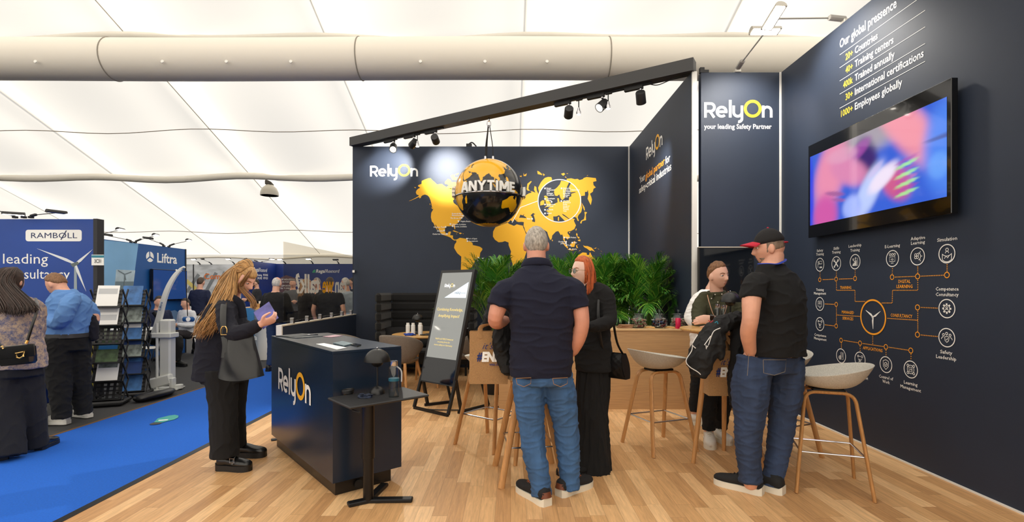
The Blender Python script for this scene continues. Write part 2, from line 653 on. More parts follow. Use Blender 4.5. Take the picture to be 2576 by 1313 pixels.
# ---------------------------------------------------------------- stand walls
SKIN_W = M('white profile', (225, 224, 220), .5)
wb = MB().box(((-2.833 + XS) / 2, YB + .04, HW / 2), (XS + 2.833, .08, HW)).build('wall_back', NAVY, smooth=0, kind='structure', label='navy back wall with a yellow world map', cat='wall')
ws = MB().box((XS + .03, (YP + YB) / 2, HW / 2), (.06, YB - YP, HW)).build('wall_side', NAVY, smooth=0, kind='structure', label='navy side wall between back wall and panel', cat='wall')
wp = MB().box(((XS + .06 + XR) / 2 + .03, YP + .04, HW / 2), (XR - XS - .06 - .06, .08, HW)).build('wall_panel', NAVY, smooth=0, kind='structure', label='tall navy panel with a white and yellow wordmark', cat='wall')
wr = MB().box((XR + .05, 2.96, HW / 2), (.1, 5.9, HW)).build('wall_right', NAVY, smooth=0, kind='structure', label='navy right wall with a white and orange diagram', cat='wall')
MB().box((XS + .035, YP, HW / 2 + .003), (.058, .05, HW)).build('trim_20', SKIN_W, smooth=0, kind='structure', label='white corner post beside the tall panel', cat='trim')
MB().box((XR - .012, YP - .004, HW / 2), (.022, .012, HW)).build('trim_21', SKIN_W, smooth=0, kind='structure', label='white joint between panel and right wall', cat='trim')
MB().box((XS - .012, YB - .006, HW / 2), (.022, .012, HW)).build('trim_22', SKIN_W, smooth=0, kind='structure', label='white joint between back and side wall', cat='trim')
MB().box((XR - .006, 2.96, .006), (.012, 5.9, .012)).build('baseboard_right', SKIN_W, smooth=0, kind='structure', label='thin light strip under the right wall', cat='baseboard')

X1, Z1 = np.array([1., 0, 0]), np.array([0, 0, 1.])
YN = np.array([0, -1., 0])
wordmark(P(931, 444, YB), X1, Z1, 27 * YB / F * 1.0, wb)
wordmark(P(1771, 296, YP), X1, Z1, 38.5 * YP / F, wp)
mb = MB()
text(mb, 'your leading Safety Partner', P(1771, 324, YP), X1, Z1, .055, 170 * YP / F, bold=.018)
mb.build('slogan_letters', WHITE, wp, 0)
def SW(u, v):
    Y = XS * F / (u - CX)
    return np.array([XS, Y, EYE - (v - CY) * Y / F])
a, b = SW(1626, 403), SW(1667, 367)
wordmark((XS, a[1], a[2]), YN, Z1, (a[1] - b[1]) / 4.45, ws)
mb, mo = MB(), MB()
def side_line(mb, s, u0, u1, v0, cap):
    p, q = SW(u0, v0), SW(u1, v0)
    text(mb, s, (XS, p[1], p[2]), YN, Z1, cap, p[1] - q[1], bold=.012)
side_line(mb, 'Your', 1609, 1623, 462, .105)
side_line(mo, 'global partner', 1624, 1672, 452, .105)
side_line(mb, 'for', 1674, 1686, 414, .105)
side_line(mb, 'safety-critical industries', 1608, 1689, 487, .105)
mb.build('slogan_letters', WHITE, ws, 0)
mo.build('slogan_accent_letters', ORA, ws, 0)

# ---------------------------------------------------------------- world map on the back wall
def px(org, sc, s):
    a = [float(k) for k in s.replace(';', ' ').replace(',', ' ').split()]
    return [(org[0] + a[i] / sc, org[1] + a[i + 1] / sc) for i in range(0, len(a), 2)]
A_ = lambda s: px((1020, 420), 9.38, s)
B_ = lambda s: px((1080, 540), 9.38, s)
C_ = lambda s: px((1300, 420), 8.7545, s)
D_ = lambda s: px((1220, 530), 8.756, s)
E_ = lambda s: px((1370, 540), 9.38, s)
Q_ = lambda s: px((0, 0), 1, s)
LAND = [
    A_('90,800 160,770 230,735 300,695 320,670 265,650 245,600 265,550 300,515 350,490 300,460 300,430 380,400 385,330 450,300 540,270 590,265 640,320 690,360 745,415 800,405 870,405 900,435 960,470 1000,510 1080,500 1130,560 1150,620 1200,640 1180,740 1120,790 1140,850 1220,910 1260,960 1400,1000 1500,1080 1380,1160 1330,1220 1260,1290')
    + B_('715,130 700,180 640,215 610,250 600,270 615,330 600,345 580,290 550,265 480,275 410,275 375,310 365,380 380,430 430,455 460,400 515,400 490,485 560,490 555,560 600,590 640,585 636,604 590,610 540,580 500,540 430,510 330,480 250,420 240,380 200,320 150,235 135,240 195,345 185,360 150,310 130,270 100,200 60,160 40,70')
    + A_('600,1190 610,1080 650,1010 620,920 610,860 590,780 560,710 520,670 460,650 400,670 340,730 310,712 240,745 165,777 90,806'),
    B_('640,585 660,580 720,545 790,555 850,565 900,590 920,620 990,640 1030,690 1020,715 1110,735 1190,755 1250,795 1250,830 1200,900 1190,990 1130,1060 1080,1080 1060,1140 1000,1240 960,1280 930,1400 900,1500 840,1700 800,1720 770,1600 745,1280 755,990 660,910 600,810 585,780 600,700 640,650 636,604'),
    B_('545,385 580,370 690,415 695,425 620,410'), B_('700,440 720,420 775,440 730,460'), B_('630,450 660,448 650,460'), B_('785,445 815,448 800,458'),
    A_('930,360 1000,280 1060,300 1090,360 1190,350 1190,430 1150,470 1110,530 1000,510 980,460 1030,440 980,400 935,400'),
    A_('1060,210 1110,175 1165,180 1170,240 1230,240 1200,310 1110,300'), A_('1180,165 1260,145 1250,170 1200,195'), A_('205,480 235,475 248,500 225,495'),
    A_('325,735 370,700 365,725 335,742'), A_('570,860 590,870 580,905'), A_('605,945 655,985 660,1010 625,985'),
    Q_('1195,425 1240,415 1265,430 1255,470 1225,505 1210,490 1205,455'),
    D_('230,365 350,320 500,262 530,290 640,335 700,300 780,320 835,330 835,350 870,430 900,500 940,570 1050,640 1000,760 930,860 885,990 860,1070 820,1120 780,1180 710,1220 630,1230 600,1150 555,1000 575,900 520,760 520,700 440,670 380,690 300,695 220,640 175,570 180,460'),
    C_('215,490 235,370 310,310 330,320 270,400 255,480 290,525 240,520'), C_('450,85 490,100 550,150 560,180 460,155'), C_('570,140 620,170 590,200'),
    C_('975,150 1040,130 1065,160 1020,195'), C_('1060,205 1100,235 1070,235'), C_('60,200 110,190 100,225'), C_('150,130 165,180 220,140 205,200 150,200'), C_('1540,195 1570,175 1560,195'),
    C_('1425,780 1490,890 1500,960 1480,950'), C_('1085,145 1130,140 1125,152'),
    C_('1490,985 1550,1000 1520,1040 1525,1170 1440,1190 1420,1250 1395,1230 1420,1180 1480,1150 1500,1060'),
    E_('410,650 460,670 550,760 545,800 480,740'), E_('545,810 620,815 700,840 640,845 550,825'), E_('600,700 650,660 710,620 735,650 700,760 620,760'),
    E_('740,720 830,695 760,720 790,790 750,780'), E_('740,460 760,430 780,470 770,510 820,530 825,560 790,560 760,510'), E_('780,600 840,580 845,630 800,620'),
    E_('905,720 950,740 1010,740 1110,780 1190,875 1110,840 1070,855 1000,800 940,770'), E_('1150,800 1200,785 1225,770 1210,800'), E_('800,865 840,835 845,850'), E_('715,590 740,560 735,575'),
    E_('630,1080 700,1010 800,950 850,920 900,890 990,900 1000,950 1050,950 1070,880 1110,960 1180,1060 1200,1150 1130,1300 1000,1330 900,1250 760,1240 640,1200'),
    E_('730,350 750,320 755,350 740,380'), E_('165,580 200,610 180,630'), E_('570,415 605,410 590,440'), E_('1250,795 1290,820 1265,815'), E_('1320,845 1355,880 1335,865'), E_('1410,945 1425,970 1415,965'), E_('1560,990 1600,970 1575,1000'), E_('1368,1035 1400,1060 1390,1068'),
    Q_('1262,558 1252,540 1275,535 1285,515 1300,503 1292,470 1300,462 1316,480') + C_('190,630 260,585 330,565 300,530 345,540 415,570 380,500 390,420 430,440 440,520 480,600 490,540 470,460 500,400 530,340 570,290 620,240 690,220 760,225 775,270 770,310 1100,310 1100,260 1200,250 1280,270 1340,262 1380,290 1450,270 1480,240 1540,222 1690,240 1740,245 1755,310 1680,330 1690,400 1740,450 1690,480 1675,545 1610,590 1640,660 1655,720 1630,840 1560,700 1580,600 1565,500 1550,545 1500,550 1500,630 1415,640 1420,800 1440,900 1420,990 1360,1060 1340,1110 1370,1190 1340,1185 1310,1110 1260,1100 1220,1130 1280,1150 1255,1180 1290,1260')
    + E_('740,250 700,340 620,385 545,400 540,440 590,500 590,540 540,585 500,545 470,560 480,620 520,660 505,690 470,640 440,590 430,500 415,465 380,480 325,385 265,400 180,490 170,560 135,600 90,500 60,400')
    + D_('1360,460 1300,420 1200,400 1080,360 1180,520 1050,620 960,560 885,440 866,368 850,345 856,250 800,245 740,250 690,235 715,200 690,190 720,245 650,190 620,165 640,230 590,230 560,205 530,245 500,255'),
]
HOLES = {len(LAND) - 1: [D_('750,160 780,85 830,105 870,70 850,110 915,150 900,165 790,155'), D_('1005,100 1060,50 1110,80 1070,90 1090,150 1105,210 1100,255 1035,235 1055,180 1030,130')]}
W2 = lambda pl: [((u - CX) * YB / F, EYE - (v - CY) * YB / F) for u, v in pl]
mb = MB()
o0 = np.array([0, YB - .001, 0])
for i, pl in enumerate(LAND):
    mb.poly(W2(pl), o0, X1, Z1, .002, [W2(h) for h in HOLES.get(i, [])])
mb.build('world_map_print', YEL, wb, 0)
mb = MB()
cc = (1407.0, 505.4)
mb.poly(W2([(cc[0] + 53 * math.cos(t), cc[1] - 53 * math.sin(t)) for t in np.linspace(0, 2 * math.pi, 64, endpoint=False)]), o0, X1, Z1, .004)
mb.build('map_inset_disc', M('print navy', (35, 45, 63), .62), wb, 0)
mb = MB()
ci = lambda a0, a1: [(937 + 462 * math.cos(math.radians(t)), 748 + 462 * math.sin(math.radians(t))) for t in np.linspace(a0, a1, 30)]
f2 = lambda pl: W2([(1300 + x / 8.7545, 420 + y / 8.7545) for x, y in pl])
mb.poly(W2(C_('975,305 950,380 890,450 830,500 820,560 840,630 890,640 935,605 965,690 1000,730 1050,690 1070,560 1100,450 1135,370 1150,340 1100,315')), o0, X1, Z1, .006)
main = [(1190, 365), (1150, 440), (1190, 560), (1290, 548), (1300, 560), (1200, 590), (1200, 650), (1155, 665), (1145, 735), (1060, 745), (990, 775), (940, 770), (925, 690), (890, 690), (900, 780), (830, 810), (760, 860), (690, 910), (725, 950), (640, 965), (700, 1000), (690, 1078), (640, 1080)] + ci(132, 106) + [(800, 1090), (870, 1090), (930, 1060), (1000, 1130)] + ci(74, 62) + [(1010, 1060), (990, 1030), (1040, 1050)] + ci(60, -52)
mb.poly(f2(main), o0, X1, Z1, .006)
mb.poly(W2(C_('600,640 640,630 690,670 670,690 740,790 770,850 610,895 660,850 640,790 620,700')), o0, X1, Z1, .006)
mb.poly(W2(C_('520,770 560,735 610,740 600,830 515,850')), o0, X1, Z1, .006)
mb.poly(W2(C_('905,1110 930,1095 930,1185 905,1185')), o0, X1, Z1, .006)
mb.build('map_inset_print', YEL, wb, 0)
mb, pn = MB(), MB()
cw = P(cc[0], cc[1], YB)
ring2(mb, (0, 0), 53.5 * YB / F, .016, cw, X1, Z1, .008, 72)
p, q = P(1309, 522, YB), P(1352, 506, YB)
stroke(mb, [(p[0], p[2]), (q[0], q[2])], .012, (0, YB, 0), X1, Z1, .006)
p, q = P(1288, 560, YB), P(1309, 522, YB)
stroke(mb, [(p[0], p[2]), (q[0], q[2])], .012, (0, YB, 0), X1, Z1, .006)
CITY = [('Buzzards Bay,', 1137, 539, 0), ('Massachusetts', 1137, 543.5, 0), ('The Bronx, NY', 1133.5, 550.5, 0), ('Virginia Beach', 1158, 558.5, 0), ('Lafayette, Louisiana', 1137, 566, 0), ('Houma, Louisiana', 1142, 571.5, 0), ('Houston, Texas', 1091, 573, 0), ('Altamira', 1099, 582.5, 0), ('Ciudad del Carmen', 1088, 590.5, 0), ('Port of Spain', 1177, 602, 0), ('Georgetown', 1179, 608, 0), ('Macaé', 1207, 651, 0), ('Rio de Janeiro', 1200, 657, 0), ('Baku', 1326, 552, 0), ('Samut Prakarn', 1423, 599, 0), ('Chonburi', 1404, 609.5, 0), ('Johor', 1410, 614, 0), ('Miri', 1444, 612, 0), ('Tuas', 1429, 619, 0), ('Jakarta', 1438, 628, 0), ('Brisbane', 1504, 664, 0)]
for i, s in enumerate(('Bergen', 'Kristiansand', 'Oslo', 'Stavanger', 'Trondheim')):
    CITY.append((s, 1375, 475 + i * 4.3, 1))
for s, y in (('Copenhagen', 501), ('Esbjerg', 505.5), ('Bremerhaven', 515.5), ('Cuxhaven', 520), ('Oostende', 529), ('Gdansk', 538)):
    CITY.append((s, 1375, y, 1))
for i, s in enumerate(('Amsterdam', 'Borssele en Nederweert', 'Den Helder', 'Rotterdam', 'Vlissingen', 'Zwolle')):
    CITY.append((s, 1416.5, 475 + i * 4.3, 1))
for i, s in enumerate(('Aberdeen', 'Brentwood', 'Derby', 'Liverpool', 'Swindon', 'Teesside', 'York')):
    CITY.append((s, 1416.5, 507 + i * 4.3, 1))
for s, u, v, k_ in CITY:
    text(mb, s, P(u, v, YB), X1, Z1, .022 if k_ else .024, bold=.02, lift=.009, res=1)
mb.build('city_letters', WHITE, wb, 0)
for u, v in [(1165, 543), (1161.5, 548), (1153.5, 556.5), (1133, 564), (1138.5, 569), (1121, 571), (1117.5, 580), (1124.5, 588.5), (1174.5, 600.5), (1176, 606.5), (1203.5, 648.5), (1197.5, 652.5), (1338.5, 550.5), (1419.5, 597.5), (1424, 608), (1423.5, 612), (1439.5, 610.5), (1425.5, 616.5), (1433.5, 626.5), (1371, 474), (1412.5, 474), (1371, 500.5), (1371, 514.5), (1371, 528), (1371, 537), (1412, 506), (1387.5, 508)]:
    pn.poly(arc(0, 0, .015, 0, 330, 12), P(u, v, YB), X1, Z1, .011)
pn.build('map_pins', WHITE, wb, 0)

# ---------------------------------------------------------------- right wall lettering and diagram
def RW(u, v):
    Y = XR * F / (u - CX)
    return np.array([XR, Y, EYE - (v - CY) * Y / F])
mb, my = MB(), MB()
def rtext(mb, s, u0, v0, u1, cap, bold=.014):
    p, q = RW(u0, v0), RW(u1, v0)
    text(mb, s, p, YN, Z1, cap, p[1] - q[1], bold=bold)
rtext(mb, 'Our global pressence', 2113, 122, 2256, .083)
for i, (n_, s, u1) in enumerate((('20+', 'Countries', 2208), ('40+', 'Training centers', 2248), ('400k', 'Trained annually', 2251), ('30+', 'International certifications', 2324), ('1000+', 'Employees globally', 2270))):
    zl = (3.673, 3.548, 3.42, 3.292, 3.155)[i]
    MBp = (XR, 4.854, zl)
    stroke(mb, [(0, 0), (1.0, 0)], .004, MBp, YN, Z1)
    base = zl - .092
    p, q = RW(2151, 300), RW(u1, 300)
    text(mb, s, (XR, p[1], base), YN, Z1, .062, p[1] - q[1], bold=.014)
    wn_ = {'20+': .10, '40+': .10, '400k': .135, '30+': .10, '1000+': .165}[n_]
    text(my, n_, (XR, 4.67, base), YN, Z1, .06, wn_, align='r', bold=.014)
mb.build('headline_letters', WHITE, wr, 0)
my.build('headline_numbers', M('print gold', (240, 205, 60), .6), wr, 0)

RC = lambda x, y: RW(2000 + x / 2.6267, 560 + y / 2.6267)
dw, do = MB(), MB()
def yz(x, y):
    p = RC(x, y)
    return (-p[1], p[2])
O_ = (XR, 0, 0)
ICON = [(166, 278), (274, 270), (398, 258), (645, 237), (812, 223), (1006, 205), (166, 537), (166, 670), (1005, 568), (1005, 760), (306, 880), (431, 904), (602, 938), (767, 970)]
def L_(c, pts, w=.005, cl=False):
    stroke(dw, np.asarray(pts) * .07 + np.array(c), w, O_, YN, Z1, .002, cl)
def R_(c, x, y, r, w=.005):
    L_(c, arc(x, y, r, 0, 340, 18), w, True)
def icon(i, c):
    if i in (0,):
        L_(c, [(-.1, .1), (-.1, .5), (.5, .5), (.5, .1), (-.1, .1)]); R_(c, -.35, .35, .13); L_(c, [(-.5, -.45), (-.5, .1), (-.2, .1), (.05, .2)]); [R_(c, .0 + k * .2, -.4, .08) for k in range(3)]
    elif i == 1:
        L_(c, [(-.4, -.45), (.4, .45)], .012); L_(c, [(.4, -.45), (-.4, .45)], .012); R_(c, .42, .42, .14); R_(c, -.42, .42, .14); R_(c, -.42, -.45, .1)
    elif i == 2:
        L_(c, [(-.5, -.5), (.5, -.5), (.5, .5)]); [L_(c, [(-.35 + k * .2, -.5), (-.35 + k * .2, -.25 + k * .14)], .010) for k in range(4)]; R_(c, -.3, .3, .11); R_(c, .15, .42, .11); L_(c, [(-.3, .15), (-.1, .0), (.1, .2)])
    elif i == 3:
        [R_(c, -.36 + k * .36, .48, .13) for k in range(3)]; L_(c, [(-.42, -.35), (-.42, .2), (.42, .2), (.42, -.35)], cl=True); L_(c, [(-.2, -.1), (0, .0), (.2, -.1), (0, -.2)], cl=True); L_(c, [(-.2, -.55), (.2, -.55)])
    elif i == 4:
        for s_ in (-1, 1):
            R_(c, s_ * .14 - .15, .18, .14); R_(c, s_ * .14 - .15, -.1, .14)
        L_(c, arc(.0, 0, .42, -75, 75, 14)); [L_(c, [(.3 * math.cos(t) + .12, .42 * math.sin(t)), (.65 * math.cos(t), .72 * math.sin(t))]) for t in (-.9, 0, .9)]
    elif i == 5:
        R_(c, 0, .42, .16); L_(c, arc(0, .05, .2, 0, 180, 10)); L_(c, arc(0, .5, .75, 222, 318, 12)); L_(c, arc(0, -.1, .75, 222, 318, 12)); L_(c, [(-.55, .0), (-.55, -.6)]); L_(c, [(.55, .0), (.55, -.6)]); L_(c, [(-.3, -.5), (-.1, -.25), (.1, -.45), (.3, -.2)])
    elif i == 6:
        L_(c, [(-.45, -.35), (-.45, .4), (.45, .4), (.45, -.35)], cl=True); R_(c, -.15, .1, .13); L_(c, [(.1, .2), (.3, .2)]); L_(c, [(.1, 0), (.3, 0)]); L_(c, [(-.2, -.55), (.2, -.55)])
    elif i in (7, 11):
        R_(c, -.35, .4, .12); R_(c, .4, .4, .14); L_(c, [(-.12, .4), (.15, .4)]); R_(c, 0, -.08, .11); L_(c, [(-.2, -.5), (-.2, -.25), (.2, -.25), (.2, -.5)], cl=True); L_(c, [(-.35, .1), (-.2, -.1)]); L_(c, [(.35, .1), (.2, -.1)])
    elif i == 8:
        R_(c, 0, 0, .36); [L_(c, [(.38 * math.cos(t), .38 * math.sin(t)), (.55 * math.cos(t), .55 * math.sin(t))], .014) for t in np.arange(8) * math.pi / 4]; R_(c, 0, .1, .11); L_(c, arc(0, -.25, .2, 20, 160, 8))
    elif i == 9:
        R_(c, 0, .42, .13); R_(c, -.38, .28, .12); R_(c, .38, .28, .12); L_(c, [(0, .15), (.26, .05), (.22, -.3), (0, -.5), (-.22, -.3), (-.26, .05)], cl=True); L_(c, [(-.1, -.15), (-.02, -.25), (.13, -.05)]); L_(c, arc(-.4, -.2, .25, 90, 180, 6)); L_(c, arc(.4, -.2, .25, 0, 90, 6))
    elif i == 10:
        L_(c, [(.0, -.45), (.0, .5), (.45, .5), (.45, -.45)], cl=True); R_(c, -.2, -.25, .24); R_(c, -.2, -.25, .1); [L_(c, [(.12, .3 - .2 * k), (.33, .3 - .2 * k)]) for k in range(3)]
    elif i == 12:
        L_(c, [(0, .6), (.45, .42), (.4, -.2), (0, -.6), (-.4, -.2), (-.45, .42)], cl=True); R_(c, 0, .02, .24); L_(c, [(-.1, .02), (-.02, -.08), (.13, .12)])
    else:
        R_(c, 0, 0, .48); L_(c, [(-.22, -.25), (-.22, .25), (.22, .25), (.22, -.25)], cl=True); L_(c, [(-.12, -.1), (0, .1), (.12, -.1)]); [R_(c, sx * .42, sy * .42, .13) for sx in (-1, 1) for sy in (-1, 1)]
for i, (x, y) in enumerate(ICON):
    c = yz(x, y)
    ring2(dw, c, .067, .0075, O_, YN, Z1)
    icon(i, c)
c = yz(516, 624)
ring2(do, c, .150, .015, O_, YN, Z1, .002, 60)
for a_ in (148, 32, 270):
    t = math.radians(a_)
    d2 = np.array([math.cos(t), math.sin(t)])
    n2 = np.array([-d2[1], d2[0]])
    dw.poly([np.array(c) + d2 * s_ * .105 + n2 * w_ for s_, w_ in ((.05, -.004), (.3, -.012), (1, -.001), (1, .001), (.05, .006))], O_, YN, Z1, .002)
ring2(dw, c, .008, .008, O_, YN, Z1, .003, 16)
for x, y in [(166, 377), (274, 373), (398, 369), (643, 360), (812, 355), (1006, 346), (274, 540), (274, 683), (812, 560), (812, 740), (307, 777), (431, 796), (602, 821), (767, 845)]:
    ring2(do, yz(x, y), .020, .0065, O_, YN, Z1, .002, 24)
def dots(*pl):
    for i in range(len(pl) - 1):
        a, b = np.array(yz(*pl[i])), np.array(yz(*pl[i + 1]))
        n = max(1, int(np.linalg.norm(b - a) / .0145))
        for t in range(n):
            p = a + (b - a) * (t + .5) / n
            do.poly(arc(p[0], p[1], .0042, 0, 300, 6), O_, YN, Z1, .002)
for s in [((166, 325), (166, 360)), ((274, 320), (274, 357)), ((398, 312), (398, 352)), ((182, 377), (258, 374)), ((290, 373), (382, 370)), ((274, 390), (274, 447), (397, 447), (397, 521), (465, 521)), ((645, 297), (643, 342)), ((812, 287), (812, 337)), ((1006, 272), (1006, 326)), ((660, 360), (795, 355)), ((830, 354), (986, 347)), ((812, 375), (812, 447), (645, 447), (643, 531), (572, 531)), ((197, 537), (260, 540)), ((197, 675), (260, 683)), ((274, 556), (274, 668)), ((274, 610), (430, 620)), ((608, 632), (812, 645)), ((812, 580), (812, 722)), ((830, 560), (945, 565)), ((830, 742), (945, 753)), ((514, 745), (514, 805)), ((320, 778), (418, 794)), ((445, 798), (586, 819)), ((618, 823), (750, 843)), ((307, 792), (307, 832)), ((431, 812), (431, 852)), ((602, 838), (602, 880)), ((767, 862), (767, 906))]:
    dots(*s)
for s, x, y, w, orange in [('Safety', 166, 192, 42, 0), ('Training', 166, 216, 50, 0), ('Skills', 274, 178, 38, 0), ('Training', 274, 203, 56, 0), ('Leadership', 398, 160, 86, 0), ('Training', 398, 190, 62, 0), ('E-Learning', 645, 164, 100, 0), ('Adaptive', 814, 112, 96, 0), ('Learning', 814, 142, 92, 0), ('Simulation', 1007, 120, 132, 0), ('Training', 166, 451, 50, 0), ('Management', 166, 475, 80, 0), ('Competence', 168, 752, 78, 0), ('Management', 168, 776, 82, 0), ('Competence', 1007, 449, 152, 0), ('Consultancy', 1007, 486, 152, 0), ('Safety', 1001, 868, 80, 0), ('Leadership', 1001, 904, 134, 0), ('Control of', 603, 1033, 94, 0), ('Work', 603, 1062, 48, 0), ('Learning', 766, 1073, 90, 0), ('Management', 766, 1106, 136, 0), ('Competence', 431, 996, 102, 0), ('Management', 431, 1026, 106, 0), ('Document', 306, 960, 70, 0), ('Management', 306, 986, 84, 0),
                           ('TRAINING', 336, 438, 74, 1), ('DIGITAL', 725, 399, 80, 1), ('LEARNING', 725, 432, 106, 1), ('MANAGED', 351, 602, 80, 1), ('SERVICES', 351, 643, 72, 1), ('CONSULTANCY', 705, 626, 144, 1), ('APPLICATIONS', 515, 846, 130, 1)]:
    p0, p1 = RC(x - w / 2, y), RC(x + w / 2, y)
    pc = RC(x, y)
    text(do if orange else dw, s, (XR, (p0[1] + p1[1]) / 2, pc[2]), YN, Z1, .026 if not orange else .027, p0[1] - p1[1], align='c', bold=.012, res=1)
dw.build('diagram_print', WHITE, wr, 0)
do.build('diagram_accent_print', ORA, wr, 0)

# ---------------------------------------------------------------- low divider wall with glass pane
lw = MB().box((-2.80, (6.07 + 8.97) / 2, .475), (.06, 2.90, .95)).build('wall_divider', NAVY, smooth=0, kind='structure', label='low navy divider wall under the glass pane', cat='wall')
MB().box((-2.80, 6.06, .483), (.066, .03, .966)).build('divider_end_profile', SKIN_W, lw, 0, kind='structure')
MB().box((-2.80, (6.07 + 8.97) / 2, .958), (.066, 2.90, .016)).build('divider_top_profile', M('pale profile', (214, 205, 188), .5), lw, 0, kind='structure')
def vinyl(name, rgb):
    m = bpy.data.materials.new(name)
    m.use_nodes = True
    nt = m.node_tree
    nt.nodes.clear()
    out, mx, d, t = [nt.nodes.new(k) for k in ('ShaderNodeOutputMaterial', 'ShaderNodeMixShader', 'ShaderNodeBsdfDiffuse', 'ShaderNodeBsdfTranslucent')]
    d.inputs[0].default_value = t.inputs[0].default_value = lin(rgb)
    mx.inputs[0].default_value = .5
    nt.links.new(d.outputs[0], mx.inputs[1])
    nt.links.new(t.outputs[0], mx.inputs[2])
    nt.links.new(mx.outputs[0], out.inputs[0])
    return m
VW = vinyl('white vinyl', (252, 252, 250))
gp = thing('glass_pane', 'clear glass pane with mirrored white lettering on the low divider wall', 'glass pane', (-2.80, 7.4, .966))
MB().box((-2.80, (6.17 + 8.92) / 2, (1.0 + 1.99) / 2), (.010, 2.75, .99), bev=.003).build('pane', glassy('clear acrylic', (246, 243, 236), .02), gp, 0)
for i in range(6):
    y = 6.42 + i * .47
    MB().box((-2.80, y, 1.0), (.05, .045, .075), bev=.006).build('clamp', CHROME, gp)
MB().box((-2.80, 8.94, 1.72), (.05, .05, .05), bev=.006).build('clamp', CHROME, gp)
mb, my = MB(), MB()
def glass_word(mb, s, u0, u1, v_b, cap, mirror=True):
    ya, yb = -2.80 * F / (u0 - CX), -2.80 * F / (u1 - CX)
    z = EYE - (v_b - CY) * ((ya + yb) / 2) / F
    # reads correctly from the aisle, so mirrored from inside: starts at the far end
    text(mb, s, (-2.80, yb, z), (0, -1, 0), Z1, cap, yb - ya, bold=.03, lift=.008)
glass_word(mb, 'can', 844, 873, 734.5, .235)
glass_word(my, 'we', 812, 840, 735, .235)
mb.build('glass_letters', VW, gp, 0)
mb = MB()
glass_word(mb, 'talk?', 745, 806, 735.5, .245)
mb.build('glass_letters', VW, gp, 0)
my.build('glass_accent_letters', vinyl('amber vinyl', (255, 186, 20)), gp, 0)

# ---------------------------------------------------------------- slanted beam across the stand
BA, BB = np.array([-2.833, 8.99, 4.035]), np.array([2.17, 5.91, 4.035])
bm_ = thing('header_beam', 'dark grey beam spanning diagonally over the stand', 'beam', (0, 7.4, 3.96))
MB().beam(BA, BB, .16, .15).build('beam_profile', M('anthracite', (58, 58, 59), .55), bm_, 0)
bd = nrm(BB - BA)
def on_beam(u):
    t = (u - CX) / F
    s = (t * BA[1] - BA[0]) / ((BB - BA)[0] - t * (BB - BA)[1])
    return BA + (BB - BA) * s
MB().beam(on_beam(935) - (0, 0, .085), on_beam(1115) - (0, 0, .085), .035, .03).build('lamp_track', BLK, bm_, 0)
MB().beam(on_beam(1395) - (0, 0, .085), on_beam(1640) - (0, 0, .085), .035, .03).build('lamp_track', BLK, bm_, 0)
MB().tube([on_beam(1630) - (0, 0, .09), on_beam(1655) - (0, 0, .13), on_beam(1690) - (0, 0, .10), on_beam(1735) - (0, 0, .085)], .006, n=6, k=6).build('power_cable', BLK, bm_)
# ---------------------------------------------------------------- lamps
def spot(parent, loc, d, energy, angle, blend=.95, color=(1, .95, .86), radius=.04):
    l = bpy.data.lights.new('spot', 'SPOT')
    l.energy, l.spot_size, l.spot_blend, l.color, l.shadow_soft_size = energy, math.radians(angle), blend, color, radius
    o = bpy.data.objects.new('spot', l)
    o.location = np.asarray(loc, float) - (ORG[parent.name] if parent else 0)
    o.rotation_euler = Vector(d).to_track_quat('-Z', 'Y').to_euler()
    COL.objects.link(o)
    o.parent = parent
    return o

def track_lamp(u, d, label, glow=False, energy=0, angle=50, side=-1):
    c = on_beam(u) - np.array([0, 0, .10])
    t = thing('track_spotlight', label, 'spotlight', c, 'track spotlights under the beam')
    a = c + bd * (-.17 if side < 0 else .0)
    MB().beam(a, a + bd * .24, .045, .07, bev=.006).build('driver_box', BLKP, t, 0)
    j = a + bd * .21
    h = j + np.array([0, 0, -.14])
    MB().tube([j - (0, 0, .02), h], .008, n=8).build('stem', BLK, t)
    MB().tube([j + (0, 0, .01), j - (0, 0, .05)], .018, n=10).build('swivel', CHROME, t)
    d = nrm(d)
    MB().lathe(h - d * .075, [(0, 0), (.052, 0), (.06, .012), (.062, .15), (.054, .15), (.05, .138), (0, .138)], 24, d).build('lamp_head', M('lamp housing', (38, 38, 40), .45), t)
    MB().lathe(h - d * .075, [(0, .140), (.048, .140), (.048, .142), (0, .142)], 24, d).build('lens', EMIT if glow else M('dark lens', (70, 68, 64), .2), t)
    if energy:
        spot(t, h + d * .08, d, energy, angle)
    return t

